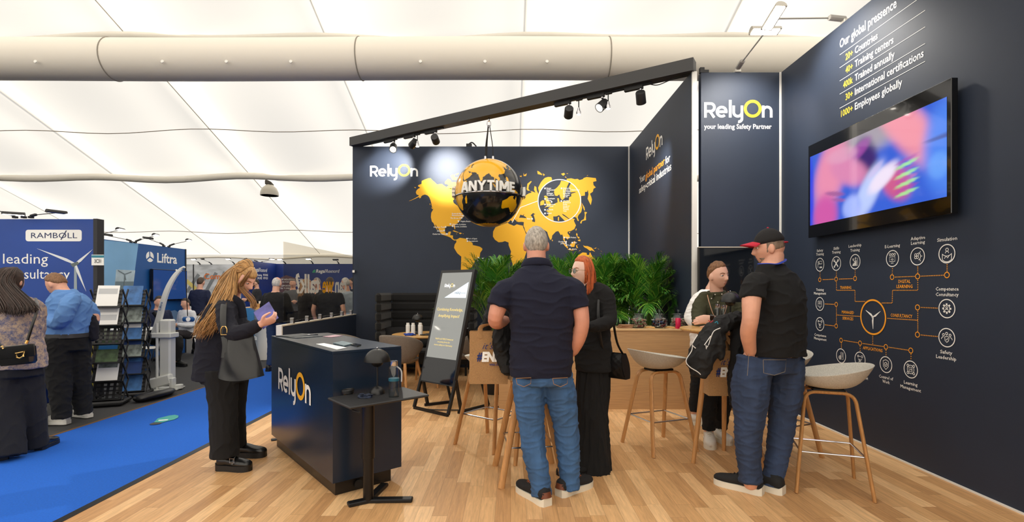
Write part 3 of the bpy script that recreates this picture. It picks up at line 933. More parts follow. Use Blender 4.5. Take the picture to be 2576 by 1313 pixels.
def aim(u, target):
    return np.asarray(target) - (on_beam(u) - (0, 0, .25))
track_lamp(985, (.12, -.75, -.62), 'leftmost black track spotlight with glowing lens facing the room', True, 90, 75)
track_lamp(1036, aim(1036, P(985, 420, YB)), 'black track spotlight tilted down to the wordmark left of the map', False, 200, 58)
track_lamp(1090, aim(1090, P(1120, 430, YB)), 'black track spotlight turned to the yellow map, nearest the globe straps on the left', True, 230, 64)
track_lamp(1424, aim(1424, P(1400, 520, YB)), 'black track spotlight aimed away to the map, first right of the globe', False, 110, 60)
track_lamp(1508, (-.6, -.35, -.6), 'black track spotlight with pale lens between two others right of the globe', True, 260, 40)
track_lamp(1604, aim(1604, (2.1, 7.6, 2.4)), 'black track spotlight nearest the tall panel', False, 140, 60)
def mini_lamp(u, label):
    c = on_beam(u) - np.array([0, 0, .10])
    t = thing('mini_spotlight', label, 'spotlight', c, 'small track spotlights under the beam')
    MB().beam(c - bd * .04, c + bd * .05, .035, .03, bev=.004).build('adapter', BLKP, t, 0)
    MB().tube([c, c - (0, 0, .12)], .007, n=8).build('stem', BLK, t)
    MB().lathe(c - (0, 0, .20), [(0, 0), (.03, .0), (.034, .03), (.02, .06), (.014, .09), (0, .09)], 16).build('reflector', CHROME, t)
    MB().lathe(c - (0, 0, .203), [(0, 0), (.025, 0), (.025, .004), (0, .004)], 16).build('lens', EMIT, t)
mini_lamp(993, 'small reflector lamp beside the leftmost track spotlight')
mini_lamp(1050, 'small bright lamp under the beam, second from the left end')
mini_lamp(1456, 'small bright lamp between the first two spotlights right of the globe')
mini_lamp(1530, 'small lamp under the beam, nearest the tall panel')

ALU = M('brushed aluminium', (176, 172, 164), .4, .7)
GREYP = M('grey plastic', (150, 147, 142), .5)
def arm_floodlight(base, tip, wide_dir, label, on=True, size=.30, mat=None, group='floodlights on the booth walls', aimd=None, energy=0):
    base, tip = np.asarray(base, float), np.asarray(tip, float)
    mat = mat or ALU
    t = thing('arm_floodlight', label, 'floodlight', base, group)
    d = nrm(tip - base)
    s = size / .30
    w = nrm(np.asarray(wide_dir, float))
    up = nrm(np.cross(w, d))
    if up[2] < 0:
        up = -up
    MB().box(base + (0, 0, .02 * s), (.07 * s, .07 * s, .04 * s), bev=.006 * s).build('clamp', mat, t, 0)
    MB().beam(base + np.array([0, 0, .045 * s]), base + np.array([0, 0, .05 * s]) + d * .17 * s, .055 * s, .045 * s, bev=.012 * s).build('driver_box', GREYP if mat is ALU else mat, t, 0)
    MB().tube([base + d * .1 * s + (0, 0, .05 * s), tip - d * .04 * s], .008 * s, n=8).build('arm', mat, t)
    m = MB()
    prof = [(-.055, 0), (.055, 0), (.05, .025), (.03, .045), (0, .052), (-.03, .045), (-.05, .025)]
    for sg in (0,):
        vs = [tip + w * (e * size / 2) + d * (x * s) + up * (z * s) for e in (-1, 1) for x, z in prof]
        n = len(prof)
        m.add(vs, [tuple(range(n))[::-1], tuple(range(n, 2 * n))] + [(i, (i + 1) % n, (i + 1) % n + n, i + n) for i in range(n)])
    m.build('lamp_head', mat, t, 0)
    MB().box(tip - up * .004 * s, (size * .9, .085 * s, .004 * s), rot=np.stack([w, d, up], 1)).build('led_panel', EMIT if on else M('dark lens', (70, 68, 64), .2), t, 0)
    if energy:
        spot(t, tip - up * .03, aimd if aimd is not None else -up, energy, 110, .7, radius=.1)
    return t
arm_floodlight((2.68, 5.93, HW), P(1925, 80, 5.2), (1, 0, 0), 'silver arm floodlight clamped on top of the tall panel', True, aimd=(0, .55, -.8), energy=100)
arm_floodlight((3.23, 4.83, HW), P(1946, 46, 4.83), (0, 1, -.3), 'silver arm floodlight clamped on the right wall above its headline', True, aimd=(.75, -.1, -.65), energy=85)
mb = MB().box((2.26, YP + .02, HW + .03), (.05, .05, .06)).box((2.31, YP + .02, HW + .02), (.06, .03, .03))
mb.build('lamp_clamp', BLKP, smooth=0, label='black clamp on top of the panel beside the beam end', cat='clamp')
MB().box((-.75, YB + .03, HW + .03), (.10, .04, .05)).tube([(-.79, YB + .03, HW + .02), (-.70, YB + .03, HW + .08), (-.62, YB + .03, HW + .01)], .012, n=6, k=5).build('lamp_clamp', BLKP, smooth=0, label='small black clamp on top of the back wall', cat='clamp')

# high bay pendant
pc = P(678, 492, 18.1)
pt = thing('pendant_lamp', 'bell shaped high bay lamp hanging under the tent roof', 'lamp', pc)
MB().lathe(pc, [(.31, 0), (.315, .02), (.30, .14), (.24, .27), (.13, .37), (.09, .40), (.07, .40), (.11, .36), (.22, .26), (.285, .13), (.30, .0)], 32).build('shade', M('ribbed acrylic', (196, 190, 176), .3), pt)
MB().lathe(pc, [(0, .03), (.27, .03), (.27, .05), (0, .05)], 32).build('light_disc', M('warm glow', (255, 250, 235), emit=((255, 250, 235), 2.5)), pt)
MB().box(pc + (0, 0, .47), (.24, .24, .16), bev=.02).build('ballast', M('ballast grey', (70, 66, 60), .6), pt)
MB().tube([pc + (0, 0, .54), pc + (0, 0, .80)], .02, n=8).build('hook', BLK, pt)

# air duct
dt = thing('air_duct', 'long grey fabric air duct under the tent roof', 'air duct', (0, 10, 6.0))
DUCT = M('duct fabric', (246, 239, 226), .85, bump=(6, .12))
dz = lambda x: 6.0 - .012 * math.sin((x + 8.6) * 2 * math.pi / 5.16 * .5) + .004 * x * .2
MB().tube([(x, 10, dz(x)) for x in np.linspace(-26, 26, 160)], .40, n=32).build('duct_tube', DUCT, dt, 180)
for u in (-400, 247, 893, 1538, 2190):
    x = (u - CX) * 9.62 / F
    MB().tube([(x, 10 + .402 * math.cos(t), dz(x) + .402 * math.sin(t)) for t in np.linspace(0, 2 * math.pi, 48, endpoint=False)], .012, n=6, closed=True).build('duct_seam', M('duct seam grey', (150, 143, 132), .8), dt)
for u in (90, 409, 570, 732, 1058, 1220, 1376):
    c = P(u, 155, 9.61)
    MB().lathe(c, [(0, 0), (.03, 0), (.03, .015), (0, .015)], 10, (0, -1, .1)).build('air_nozzle', M('nozzle white', (250, 248, 240), .5), dt)

# ---------------------------------------------------------------- hanging globe
def inside(poly, x, y):
    p = np.asarray(poly, float)
    r = np.zeros(x.shape, bool)
    j = len(p) - 1
    for i in range(len(p)):
        xi, yi, xj, yj = p[i, 0], p[i, 1], p[j, 0], p[j, 1]
        r ^= ((yi > y) != (yj > y)) & (x < (xj - xi) * (y - yi) / (yj - yi + 1e-12) + xi)
        j = i
    return r
GEO = ['-17,15 -16,21 -13,28 -9,32 -6,35.5 0,36 10,37 11,33.5 20,31 25,32 32,31 34,28 37,21 39,15 43,11.5 51,12 48,5 42,-2 39,-7 40.5,-15 35,-20 35,-24 32.5,-28 27,-34 20,-35 18,-32 15,-27 12,-17 13.5,-10 9,-1 9.5,4 4,6.3 -4,5 -8,4.5 -13,9',
       '-9,37 -9,43 -1,43.5 -2,47.5 2,51 8,54 9,57.5 11,54 20,54.5 24,59 30,60 22,61 25,65.5 18,62 17,57 12,56 6,58.5 5,62 14,68 25,71 41,67 40,64.5 44,66 47,68 55,68.5 68,68.5 72,73 80,73 100,77 113,74 130,71 140,73 160,70 180,69 190,66 180,62.5 170,60 163,59 162,56 157,51 156,57 163,62 155,59.5 142,59 135,54.5 141,52 140,48 133,43 128,40 129.5,36 126.5,34.5 125,38 121,39 118,38.5 122,37 120,34 122,30 118,24 110,21 108,21.5 106,18 109,13 107,10.5 105,9 102.5,12.5 100,13.3 99.3,9.5 103.5,2 101,3 98.5,9 98,15 94.5,16 91,22.5 87,21 80,15 80,12 77.5,8 73,17 72.5,21 69,22 66.5,25 57,26 51,28 48,30 50,26 51.5,24.5 56,26 59.8,22.5 55,17.5 45,13 42.7,15 39,21 35,28 34,31.5 36,36.5 30,36.5 27,37 27,40 22.5,40.5 23,37.5 21.5,37 19.5,41 13,45.5 18,40.5 16,38 12,42 9,44.3 3,43 0,39.5 -2,37 -6,36.5',
       '114,-22 122,-18 126,-14 131,-12 136.5,-12 135.5,-15 140,-17.5 142,-11 146,-19 153,-26 152,-32 150,-37.5 146,-39 140,-38 136,-34.5 131,-31.5 124,-33 118,-35 115,-34', '145,-41 148,-41 147,-43.5',
       '49,-12 50.5,-16 47,-25 44,-24 44.5,-17', '131,-1 138,-2 145,-4 150,-10 144,-8 138,-8 133,-4', '109,1 113,3 117,7 119,5 116,-3 110,-3', '95,5.5 98,4 106,-5 104,-6 100,-2', '105.5,-6.5 114,-7.5 115,-8.5 106,-7.3', '120,0 125,1.5 121,-1 123,-5 120,-5', '120,18 122,18 124,12 126,7 122,7 120,14', '130,31 132,34 137,35 140,36 141,41 145,43.5 141,45.5 139,38 135,35.5', '80,9.5 82,7.5 80.5,6', '142,54 144,49 142.5,46', '52,71 60,76 68,77 56,71', '95,79 105,79 100,81',
       '-168,66 -156,71 -128,70 -95,68 -82,68 -94,59 -82,52 -79,57 -64,60 -56,52 -66,44 -76,35 -81,31 -80,25 -83,30 -97,28 -97,20 -87,21 -83,10 -77,8 -85,11 -95,16 -105,20 -112,30 -117,33 -124,41 -124,48 -135,58 -150,60 -165,55', '-77,8 -62,10 -50,0 -35,-7 -39,-17 -48,-27 -58,-38 -66,-47 -69,-54 -74,-50 -71,-30 -70,-18 -81,-5', '-45,60 -55,68 -70,77 -35,83 -20,75 -25,70', '173,-35 178,-38 172,-44 167,-46 172,-41']
gc = np.array([on_beam(1230)[0], on_beam(1230)[1], 2.83])
gt = thing('hanging_globe', 'large black and yellow globe hanging from the beam with white letters around it', 'globe', gc)
def sph(lon, lat, r):
    a = math.radians(lon - 87.5)
    la = math.radians(lat)
    return gc + r * np.array([math.cos(la) * math.sin(a), -math.cos(la) * math.cos(a), math.sin(la)])
NU, NV = 420, 210
lo_, la_ = np.meshgrid((np.arange(NU) + .5) / NU * 360 - 180 + 0, (np.arange(NV) + .5) / NV * 180 - 90)
wob = np.array([[noise.noise((math.cos(a * .0175) * 9, math.sin(a * .0175) * 9, b * .16)) for a in lo_[0]] for b in la_[:, 0]])
land = np.zeros(lo_.shape, bool)
for s in GEO:
    a = [float(k) for k in s.replace(',', ' ').split()]
    pl = list(zip(a[::2], a[1::2]))
    land |= inside(pl, lo_ + wob * 1.1, la_ + wob * .9) | inside(pl, lo_ + 360 + wob * 1.1, la_ + wob * .9)
for hole in ('46.5,45 51,47 53,45 51,42 54,37 50,37 49,41', '28,42 33,46 38,46.5 41.5,42 35,42'):
    a = [float(k) for k in hole.replace(',', ' ').split()]
    land &= ~inside(list(zip(a[::2], a[1::2])), lo_, la_)
land |= la_ < -69 + wob * 3
mb = MB()
mb.grid(lambda a, b: sph(-180 + 360 * a, -90 + 180 * b, .5), NU, NV, wrap=True)
mb.mi = [int(k) for k in land.ravel()]
mb.build('globe_ball', [M('globe black', (20, 22, 24), .22, coat=.5), M('globe yellow', (248, 184, 20), .25, coat=.5)], gt, 180)
for rep, mid in enumerate((88.5, 88.5 + 120, 88.5 - 120)):
    mb = MB()
    GL = {'A': (.86, [((.10, 0), (.43, 1)), ((.76, 0), (.43, 1)), ((.22, .27), (.64, .27))]), 'N': (.84, [((.11, 0), (.11, 1)), ((.73, 0), (.73, 1)), ((.13, .96), (.71, .04))]),
          'Y': (.84, [((.10, 1), (.42, .46)), ((.74, 1), (.42, .46)), ((.42, .50), (.42, 0))]), 'T': (.74, [((.02, .90), (.72, .90)), ((.37, .9), (.37, 0))]), 'I': (.30, [((.15, 0), (.15, 1))]),
          'M': (1.02, [((.11, 0), (.14, 1)), ((.91, 0), (.88, 1)), ((.16, .98), (.51, .20)), ((.86, .98), (.51, .20))]), 'E': (.66, [((.11, 0), (.11, 1)), ((.11, .90), (.62, .90)), ((.11, .50), (.56, .50)), ((.11, .10), (.62, .10))])}
    tot = sum(GL[q][0] for q in 'ANYTIME') + .08 * 6
    x0, nst = -tot / 2, 0
    for q in 'ANYTIME':
        for p, r in GL[q][1]:
            p, r = np.array(p, float), np.array(r, float)
            d = (r - p) / np.linalg.norm(r - p)
            hv = np.array([-d[1], d[0]]) * (.11 if abs(d[1]) > .1 else .10)
            if .1 < abs(d[0]) < .99:
                hv = np.array([math.copysign(.12, hv[0]), 0])           # slanted strokes are cut level
            nst += 1
            vs = []
            for rad in (.510, .548 + .0004 * (nst % 4)):
                for k_ in np.linspace(0, 1, 5):
                    for sg in (1, -1):
                        c2 = p + (r - p) * k_ + hv * sg
                        vs.append(sph(mid + (x0 + c2[0]) * 88 / tot, -6.7 + 15.0 * c2[1], rad))
            fs = []
            for k_ in range(4):
                i = k_ * 2
                fs += [(10 + i, 11 + i, 13 + i, 12 + i), (i, i + 2, i + 3, i + 1), (i, 10 + i, 12 + i, i + 2), (i + 1, i + 3, 13 + i, 11 + i)]
            fs += [(0, 1, 11, 10), (8, 18, 19, 9)]
            mb.add(vs, fs)
        x0 += GL[q][0] + .08
    mb.build('ring_letters', M('letter white', (246, 246, 242), .4), gt, 0)
m = MB()
m.tube([sph(lon, -7.6, .515) for lon in np.linspace(-180, 180, 96, endpoint=False)], .010, n=6, closed=True)
m.build('letter_ring', CHROME, gt)
top = gc + (0, 0, .5)
hk = on_beam(1230) - np.array([0, 0, .075])
for dx in (-.055, .06):
    MB().tube([top + (dx, 0, -.01), top + (dx, 0, .05)], [.022, .016], n=10).build('shackle', CHROME, gt)
    MB().tube([top + (dx, 0, .03), top + (dx * .9, .01, .2), hk + (dx * .15, 0, -.12)], [(.014, .006)] * 3, n=8, k=4).build('strap', M('black strap', (40, 38, 36), .8), gt)
MB().tube([top + (-.04, .05, .03), top + (-.03, .04, .3), hk + (-.01, .02, -.12)], [(.016, .006)] * 3, n=8, k=4).build('strap', M('black strap', (40, 38, 36), .8), gt)
MB().tube([hk, hk - (0, 0, .06)], [.012, .016], n=8).tube([hk - (.02, 0, .06), hk - (.025, 0, .11), hk - (0, 0, .14), hk - (-.025, 0, .11), hk - (-.02, 0, .06)], .008, n=6, k=4).build('shackle', CHROME, gt)

# ---------------------------------------------------------------- television on the right wall
tv = thing('television', 'large black television showing pink and blue hands, mounted on the right wall', 'television', (3.10, 4.37, 1.93))
MB().box((3.125, 4.3725, 2.414), (.05, 1.695, .957), bev=.004).build('casing', M('gloss black', (8, 8, 9), .12, coat=.6), tv, 0)
MB().box((3.165, 4.3725, 2.414), (.05, .6, .45)).build('wall_mount', BLK, tv, 0)
def screen_colour(s, t):
    """s 0..1 left to right, t 0..1 bottom to top: a blurred close-up of pink sleeves and pale hands on blue"""
    g = lambda cx, cy, rx, ry, a=0: math.exp(-((((s - cx) * math.cos(a) + (t - cy) * math.sin(a)) / rx) ** 2 + ((-(s - cx) * math.sin(a) + (t - cy) * math.cos(a)) / ry) ** 2) ** 3)
    c = np.array([.04, .12, .66])
    def lay(col, w):
        nonlocal c
        c = c * (1 - w) + np.array(col) * w
    lay((.34, .30, .36), g(.48, 1.0, .30, .30, -.3))              # grey ground between the arms
    lay((.05, .02, .16), g(.50, .66, .09, .30, .1))               # dark gap
    lay((.30, .06, .34), g(.43, .80, .07, .16, -.6))
    lay((.80, .27, .42), g(.20, .66, .15, .50, -.12))             # near sleeve
    lay((.70, .24, .44), g(.36, .60, .12, .26, .5))
    lay((.74, .36, .52), g(.30, .84, .14, .10, -.35) * .7)
    lay((.62, .10, .38), g(.15, .10, .12, .30))
    lay((.34, .10, .30), g(.24, .36, .10, .030, -.5) * .8)        # cuff folds
    lay((.36, .10, .32), g(.28, .26, .08, .022, -.5) * .7)
    lay((.84, .28, .36), g(.77, .88, .12, .60, .32))              # far sleeve
    lay((.60, .10, .26), g(.71, .28, .09, .22, .2))
    lay((.50, .60, .95), g(.52, .26, .085, .34, -.25))            # pale hands
    lay((.82, .74, .92), g(.62, .38, .07, .18, -.5))
    lay((.62, .52, .84), g(.57, .50, .03, .10, -.5) * .6)
    lay((.36, .46, .95), g(.39, .12, .08, .16))
    for k in range(4):
        lay((.38, .84, .30), g(.775, .14 + k * .105, .075, .020, .35) * .85)
        lay((.40, .06, .40), g(.775, .19 + k * .105, .075, .020, .35) * .6)
    lay((.08, .24, .86), g(1.0, .5, .13, .5))
    lay((.05, .06, .24), g(1.0, .62, .12, .025) * .7)
    lay((.16, .40, .95), g(.96, .34, .06, .14) * .7)
    lay((.02, .02, .8), g(.0, .45, .04, .6) * .6)
    return c
def screen_mesh():
    nu, nv = 120, 56
    me = bpy.data.meshes.new('screen')
    y0, y1, z0, z1 = 5.185, 3.56, 2.06, 2.77
    vs = [(3.0985, y0 + (y1 - y0) * i / nu, z0 + (z1 - z0) * j / nv) for j in range(nv + 1) for i in range(nu + 1)]
    fs = [(j * (nu + 1) + i, j * (nu + 1) + i + 1, (j + 1) * (nu + 1) + i + 1, (j + 1) * (nu + 1) + i) for j in range(nv) for i in range(nu)]
    me.from_pydata(vs, [], fs)
    at = me.color_attributes.new('picture', 'FLOAT_COLOR', 'POINT')
    cols = np.array([list(screen_colour(i / nu, j / nv)) + [1] for j in range(nv + 1) for i in range(nu + 1)], 'f')
    at.data.foreach_set('color', cols.ravel())
    return me
sm_ = bpy.data.materials.new('television picture')
sm_.use_nodes = True
b_ = sm_.node_tree.nodes['Principled BSDF']
an = sm_.node_tree.nodes.new('ShaderNodeVertexColor')
an.layer_name = 'picture'
sm_.node_tree.links.new(an.outputs[0], b_.inputs['Emission Color'])
b_.inputs['Emission Strength'].default_value = .62
b_.inputs['Base Color'].default_value = (.004, .004, .005, 1)
b_.inputs['Roughness'].default_value = .06
link_mesh(screen_mesh(), 'screen', sm_, tv, 0)

# ---------------------------------------------------------------- info counter with its things
cA, eL, eS = np.array([-1.191, 3.35, 0]), nrm([-.954, 1.14, 0]), nrm([.765, .640, 0])
CT = M('counter navy laminate', (24, 38, 56), .27, var=(2, .04))
ct = thing('info_counter', 'dark navy info counter with a white and yellow wordmark on its long side', 'counter', cA + eL * .74 + eS * .25)
Rc = np.stack([eL, eS, Z1], 1)
mid = cA + eL * .743 + eS * .253
MB().box(mid + (0, 0, .5325), (1.487, .506, .865), rot=Rc).build('cabinet', CT, ct, 0)
MB().box(mid + (0, 0, .975), (1.487, .506, .02), rot=Rc, bev=.002).build('top_panel', CT, ct, 0)
MB().box(mid + eS * -.015 + (0, 0, .0425), (1.40, .41, .085), rot=Rc).build('plinth', M('plinth black', (22, 18, 16), .35), ct, 0)
MB().lathe(cA + eL * .03 + eS * .19 + (0, 0, .046), [(0, 0), (.03, 0), (.03, .008), (0, .008)], 20, -eL).build('cable_outlet', BLKP, ct)
# wordmark on the long side, reading towards the near corner
s0 = cA + eL * 1.30
wordmark(cA + eL * 1.262 + (0, 0, .545), -eL, Z1, .186, ct, .002)
def slab(name, cs, z, h, mat, label, cat, group=None, parent=None):
    m = MB()
    q = [G(u, v, z) for u, v in cs]
    n = len(q)
    m.add([p for p in q] + [p + (0, 0, h) for p in q], [tuple(range(n))[::-1], tuple(range(n, 2 * n))] + [(i, (i + 1) % n, (i + 1) % n + n, i + n) for i in range(n)])
    return m.build(name, mat, parent, 0, label=label, cat=cat, group=group) if parent is None else m.build(name, mat, parent, 0)
PAPER = M('white paper', (240, 240, 238), .6)
ZT = .986
slab('paper_sheet', [(795, 866), (815, 864), (872, 875), (848, 880)], ZT, .003, PAPER, 'white paper sheets near the counter corner', 'paper')
slab('flyer_stack', [(838, 865), (862, 860), (888, 866), (866, 872)], ZT, .008, M('flyer teal', (96, 116, 124), .5, var=(30, .5)), 'grey blue flyer stack beside the white paper', 'flyer')
slab('mobile_phone', [(882, 868), (893, 866), (909, 869), (898, 873)], ZT, .008, M('gloss black', (8, 8, 9), .12, coat=.6), 'black phone lying on the counter', 'phone')
slab('magazine', [(693, 846), (760, 840), (800, 842), (735, 849)], ZT, .006, M('magazine dark', (40, 46, 52), .4, var=(24, .8)), 'dark magazines spread on the far end of the counter', 'magazine')
slab('magazine', [(725, 849), (785, 845), (812, 846), (745, 851)], ZT, .004, M('magazine mid', (70, 76, 80), .4, var=(30, .8)), 'thin dark magazine in front of the others on the counter', 'magazine')
slab('leaflet', [(812, 847), (842, 843), (862, 845), (832, 849)], ZT, .003, M('leaflet pink', (176, 140, 150), .5, var=(60, .5)), 'pink and blue leaflets on the counter top', 'leaflet')
mb = MB().lathe(G(777, 843, ZT + .003), [(0, 0), (.02, 0), (.02, .006), (0, .012)], 12)
mb.build('paperweight', CHROME, label='small silver ball weight on the magazines', cat='weight')
MB().beam(G(682, 1108), G(697, 1106), .06, .02, bev=.006).build('floor_bar', BLK, label='black flat bar on the floor behind the counter', cat='bar')

# ---------------------------------------------------------------- side table and the things on it
def flower_lamp(c, label, s=1.0):
    """table lamp: half-ball shade over a smaller half ball, thin stem, half-ball foot"""
    c = np.asarray(c, float)
    t = thing('table_lamp', label, 'lamp', c, 'black mushroom lamps')
    mt = M('lamp black', (20, 20, 21), .38)
    hs = lambda r, h, a0=0, a1=90, n=10: [(r * math.cos(math.radians(a)), h * math.sin(math.radians(a))) for a in np.linspace(a0, a1, n)]
    MB().lathe(c, [(0, 0)] + [(r * s, h * s) for r, h in hs(.050, .052)], 28).build('foot', mt, t)
    MB().cyl(c + (0, 0, .045 * s), c + (0, 0, .21 * s), .006 * s, n=10).build('stem', mt, t)
    MB().lathe(c + (0, 0, .212 * s), [(0.0, .078 * s)] + [(.084 * s * math.cos(a), .084 * s * math.sin(a)) for a in np.linspace(math.pi / 2 - .08, 0, 12)] + [(.080 * s * math.cos(a), .080 * s * math.sin(a)) for a in np.linspace(0, math.pi / 2 - .08, 8)], 32).build('shade', mt, t)
    MB().lathe(c + (0, 0, .175 * s), [(0, 0)] + [(.042 * s * math.sin(a), .04 * s * (1 - math.cos(a))) for a in np.linspace(.1, 1.5, 8)] + [(0, .04 * s)], 24).build('lower_shade', mt, t)
    MB().ell(c + (0, 0, .301 * s), (.006 * s,) * 3, 10, 6).build('knob', CHROME, t)
    return t
TT = .70
t0 = np.array([-.958, 2.98, 0]); e1, e2 = nrm([.755, .656, 0]), nrm([-.656, .755, 0])
st = thing('side_table', 'black laptop side table in front of the info counter', 'side table', (-.939, 3.285, 0))
MB().box(t0 + e1 * .275 + e2 * .176 + (0, 0, TT - .008), (.55, .353, .016), rot=np.stack([e1, e2, Z1], 1), bev=.006).build('tabletop', M('table black', (34, 34, 36), .5, bump=(300, .1)), st, 0)
jx = np.array([-.939, 3.300, 0])
MB().cyl(jx + (0, 0, .02), jx + (0, 0, .30), .034, n=24).cyl(jx + (0, 0, .29), jx + (0, 0, TT - .016), .040, n=24).build('column', M('column black', (24, 22, 22), .3, .4), st)
for u, v in ((875, 1274), (1038, 1261), (968, 1222)):
    MB().beam(jx + (0, 0, .0125), G(u, v) + (0, 0, .0125), .058, .025, bev=.006).build('foot', BLK, st, 0)
MB().tube([t0 + e1 * .03 + e2 * .03 + (0, 0, TT - .03), t0 + e1 * .06 - e2 * .01 + (0, 0, TT - .04)], .006, n=6).build('lever', BLK, st)
lp = G(949, 990, TT)
flower_lamp(lp, 'black mushroom lamp on the side table by the counter', 1.02)
def water_bottle(c, label, h=.23, r=.034, lid=None, tinted=False, group=None, fill=0):
    c = np.asarray(c, float)
    t = thing('water_bottle', label, 'bottle', c, group)
    g = glassy('bottle glass', (225, 232, 236), .08) if not tinted else M('white bottle', (232, 232, 230), .4)
    MB().lathe(c, [(0, 0), (r, 0), (r, h * .78), (r * .95, h * .82), (r * .68, h * .87), (r * .68, h * .88)], 24).build('bottle_body', g, t)
    MB().lathe(c, [(r * .70, h * .86), (r * .74, h * .87), (r * .74, h), (0, h)], 24).build('cap', lid or CHROME, t)
    return t
bt = water_bottle(G(991, 998, TT), 'clear water bottle with blue band on the side table', .235, .033)
c = G(991, 998, TT)
MB().lathe(c, [(.0335, .105), (.0345, .105), (.0345, .122), (.0335, .122)], 24).build('band', M('teal band', (20, 90, 110), .5), bt)
MB().tube([c + (.02, -.01, .20), c + (.05, -.01, .17), c + (.052, -.01, .10)], [(.0045, .0015)] * 3, n=6, k=5).build('strap', M('grey strap', (170, 172, 176), .6), bt)
c = G(875, 990, TT)
MB().tube([c + (.034 * math.cos(t), .034 * math.sin(t), .012 + .006 * math.sin(t)) for t in np.linspace(0, 6.28, 26)], [(.012, .004)] * 26, n=8).tube([c + (.038 * math.cos(t), .036 * math.sin(t), .020 + .004 * math.cos(t)) for t in np.linspace(0, 6.28, 26)], [(.010, .003)] * 26, n=8).build('wristband', BLKP, label='black coiled wristband on the side table', cat='wristband')
c = G(918, 1000, TT)
mb = MB()
for k in range(3):
    mb.tube([c + (.035 * math.cos(t + k) * (1 + .3 * math.sin(3 * t)), .028 * math.sin(t + k), .005 + .004 * k + .003 * math.sin(5 * t)) for t in np.linspace(0, 6.28, 30)], [(.009, .003)] * 30, n=6)
mb.build('lanyard', M('lanyard navy', (24, 34, 56), .7, var=(50, .8)), label='folded navy and white lanyard on the side table', cat='lanyard')

# ---------------------------------------------------------------- bar stools
OAK = M('oak', (194, 142, 88), .45, var=(14, .16, (6, 6, .6)), bump=(60, .1, (6, 6, .5)))
FELT = M('pale grey felt', (206, 202, 192), .95, var=(160, .16), bump=(260, .5))
def stool_proto():
    t = thing('bar_stool', '', 'bar stool', (0, 0, 0), 'oak bar stools with pale felt seats')
    for sy in (-1, 1):
        pts = []
        f0, f1 = np.array([-.228, sy * .228, 0]), np.array([.228, sy * .228, 0])
        a0, a1 = np.array([-.150, sy * .088, .678]), np.array([.150, sy * .088, .678])
        def side(p, q, b):
            out = [p + (q - p) * k for k in np.linspace(0, .90, 6)]
            c1 = p + (q - p) * .90
            c2 = q + (b - q) * .24
            for k in np.linspace(.15, .85, 5):
                out.append((1 - k) ** 2 * c1 + 2 * k * (1 - k) * q + k * k * c2)
            out.append(c2)
            return out
        pts = side(f0, a0, a1) + side(f1, a1, a0)[::-1]
        MB().tube(pts, [(.024, .0115)] * len(pts), n=4 * 3, ref=(0, 1, .2)).build('leg_frame', OAK, t, 50)
    zz = .27
    k = zz / .678
    q = [np.array([sx * (.228 + (.150 - .228) * k - .006), sy * (.228 + (.088 - .228) * k - .006), zz]) for sx, sy in ((-1, -1), (1, -1), (1, 1), (-1, 1))]
    m = MB()
    for i in range(4):
        m.tube([q[i], q[(i + 1) % 4]], .0065, n=8)
    m.build('footrest', CHROME, t)
    MB().box((0, 0, .692), (.20, .16, .02), bev=.004).build('bracket', BLK, t, 0)
    def rim(a):
        return .785 + .088 * ((1 + math.cos(a)) / 2) ** 1.3
    def sp(r, a, bottom):
        x, y = .262 * r * math.cos(a) + .02, .232 * r * math.sin(a)
        zc = .700 if bottom else .738
        ww = r ** 2.6 if not bottom else r ** 3.4
        z = zc + (rim(a) - zc) * ww
        return (x, y, z - (0 if not bottom else .0) )
    m = MB()
    prof = [(r, True) for r in np.linspace(0.02, .97, 12)] + [(1.0, True), (1.012, None), (.995, False)] + [(r, False) for r in np.linspace(.95, .02, 12)]
    vs, n = [], 48
    for r, bt_ in prof:
        for j in range(n):
            a = 2 * math.pi * j / n
            p = np.array(sp(min(r, 1.0), a, bool(bt_) if bt_ is not None else True))
            if bt_ is None:
                p = np.array([.262 * r * math.cos(a) + .02, .232 * r * math.sin(a), rim(a) + .006])
            elif not bt_ and r > .9:
                p[2] += .010
            vs.append(p)
    K = len(prof)
    fs = [(i * n + j, i * n + (j + 1) % n, (i + 1) * n + (j + 1) % n, (i + 1) * n + j) for i in range(K - 1) for j in range(n)]
    fs += [tuple(range(n))[::-1], tuple(range((K - 1) * n, K * n))]
    m.add(vs, fs)
    m.build('seat', FELT, t, 180)
    return t
sp_ = stool_proto()
STOOLS = [((-.185, 4.57), -37.6, 'bar stool left of the jute bag and behind the man in navy polo'),
          ((.13, 3.775), 97, 'bar stool straight behind the legs of the man in navy polo'),
          ((1.316, 4.46), 201, 'bar stool alone in front of the oak bar, its back to the left'),
          ((2.258, 3.585), -20, 'bar stool nearest the right wall diagram, its back to the right'),
          ((2.289, 4.285), 23, 'bar stool behind the man in cap, half hidden')]
for i, (p, a, lb) in enumerate(STOOLS):
    if i == 0:
        sp_.location = (p[0], p[1], 0)
        sp_.rotation_euler = (0, 0, math.radians(a))
        sp_['label'] = lb
    else:
        dup(sp_, (p[0], p[1], 0), math.radians(a), lb)

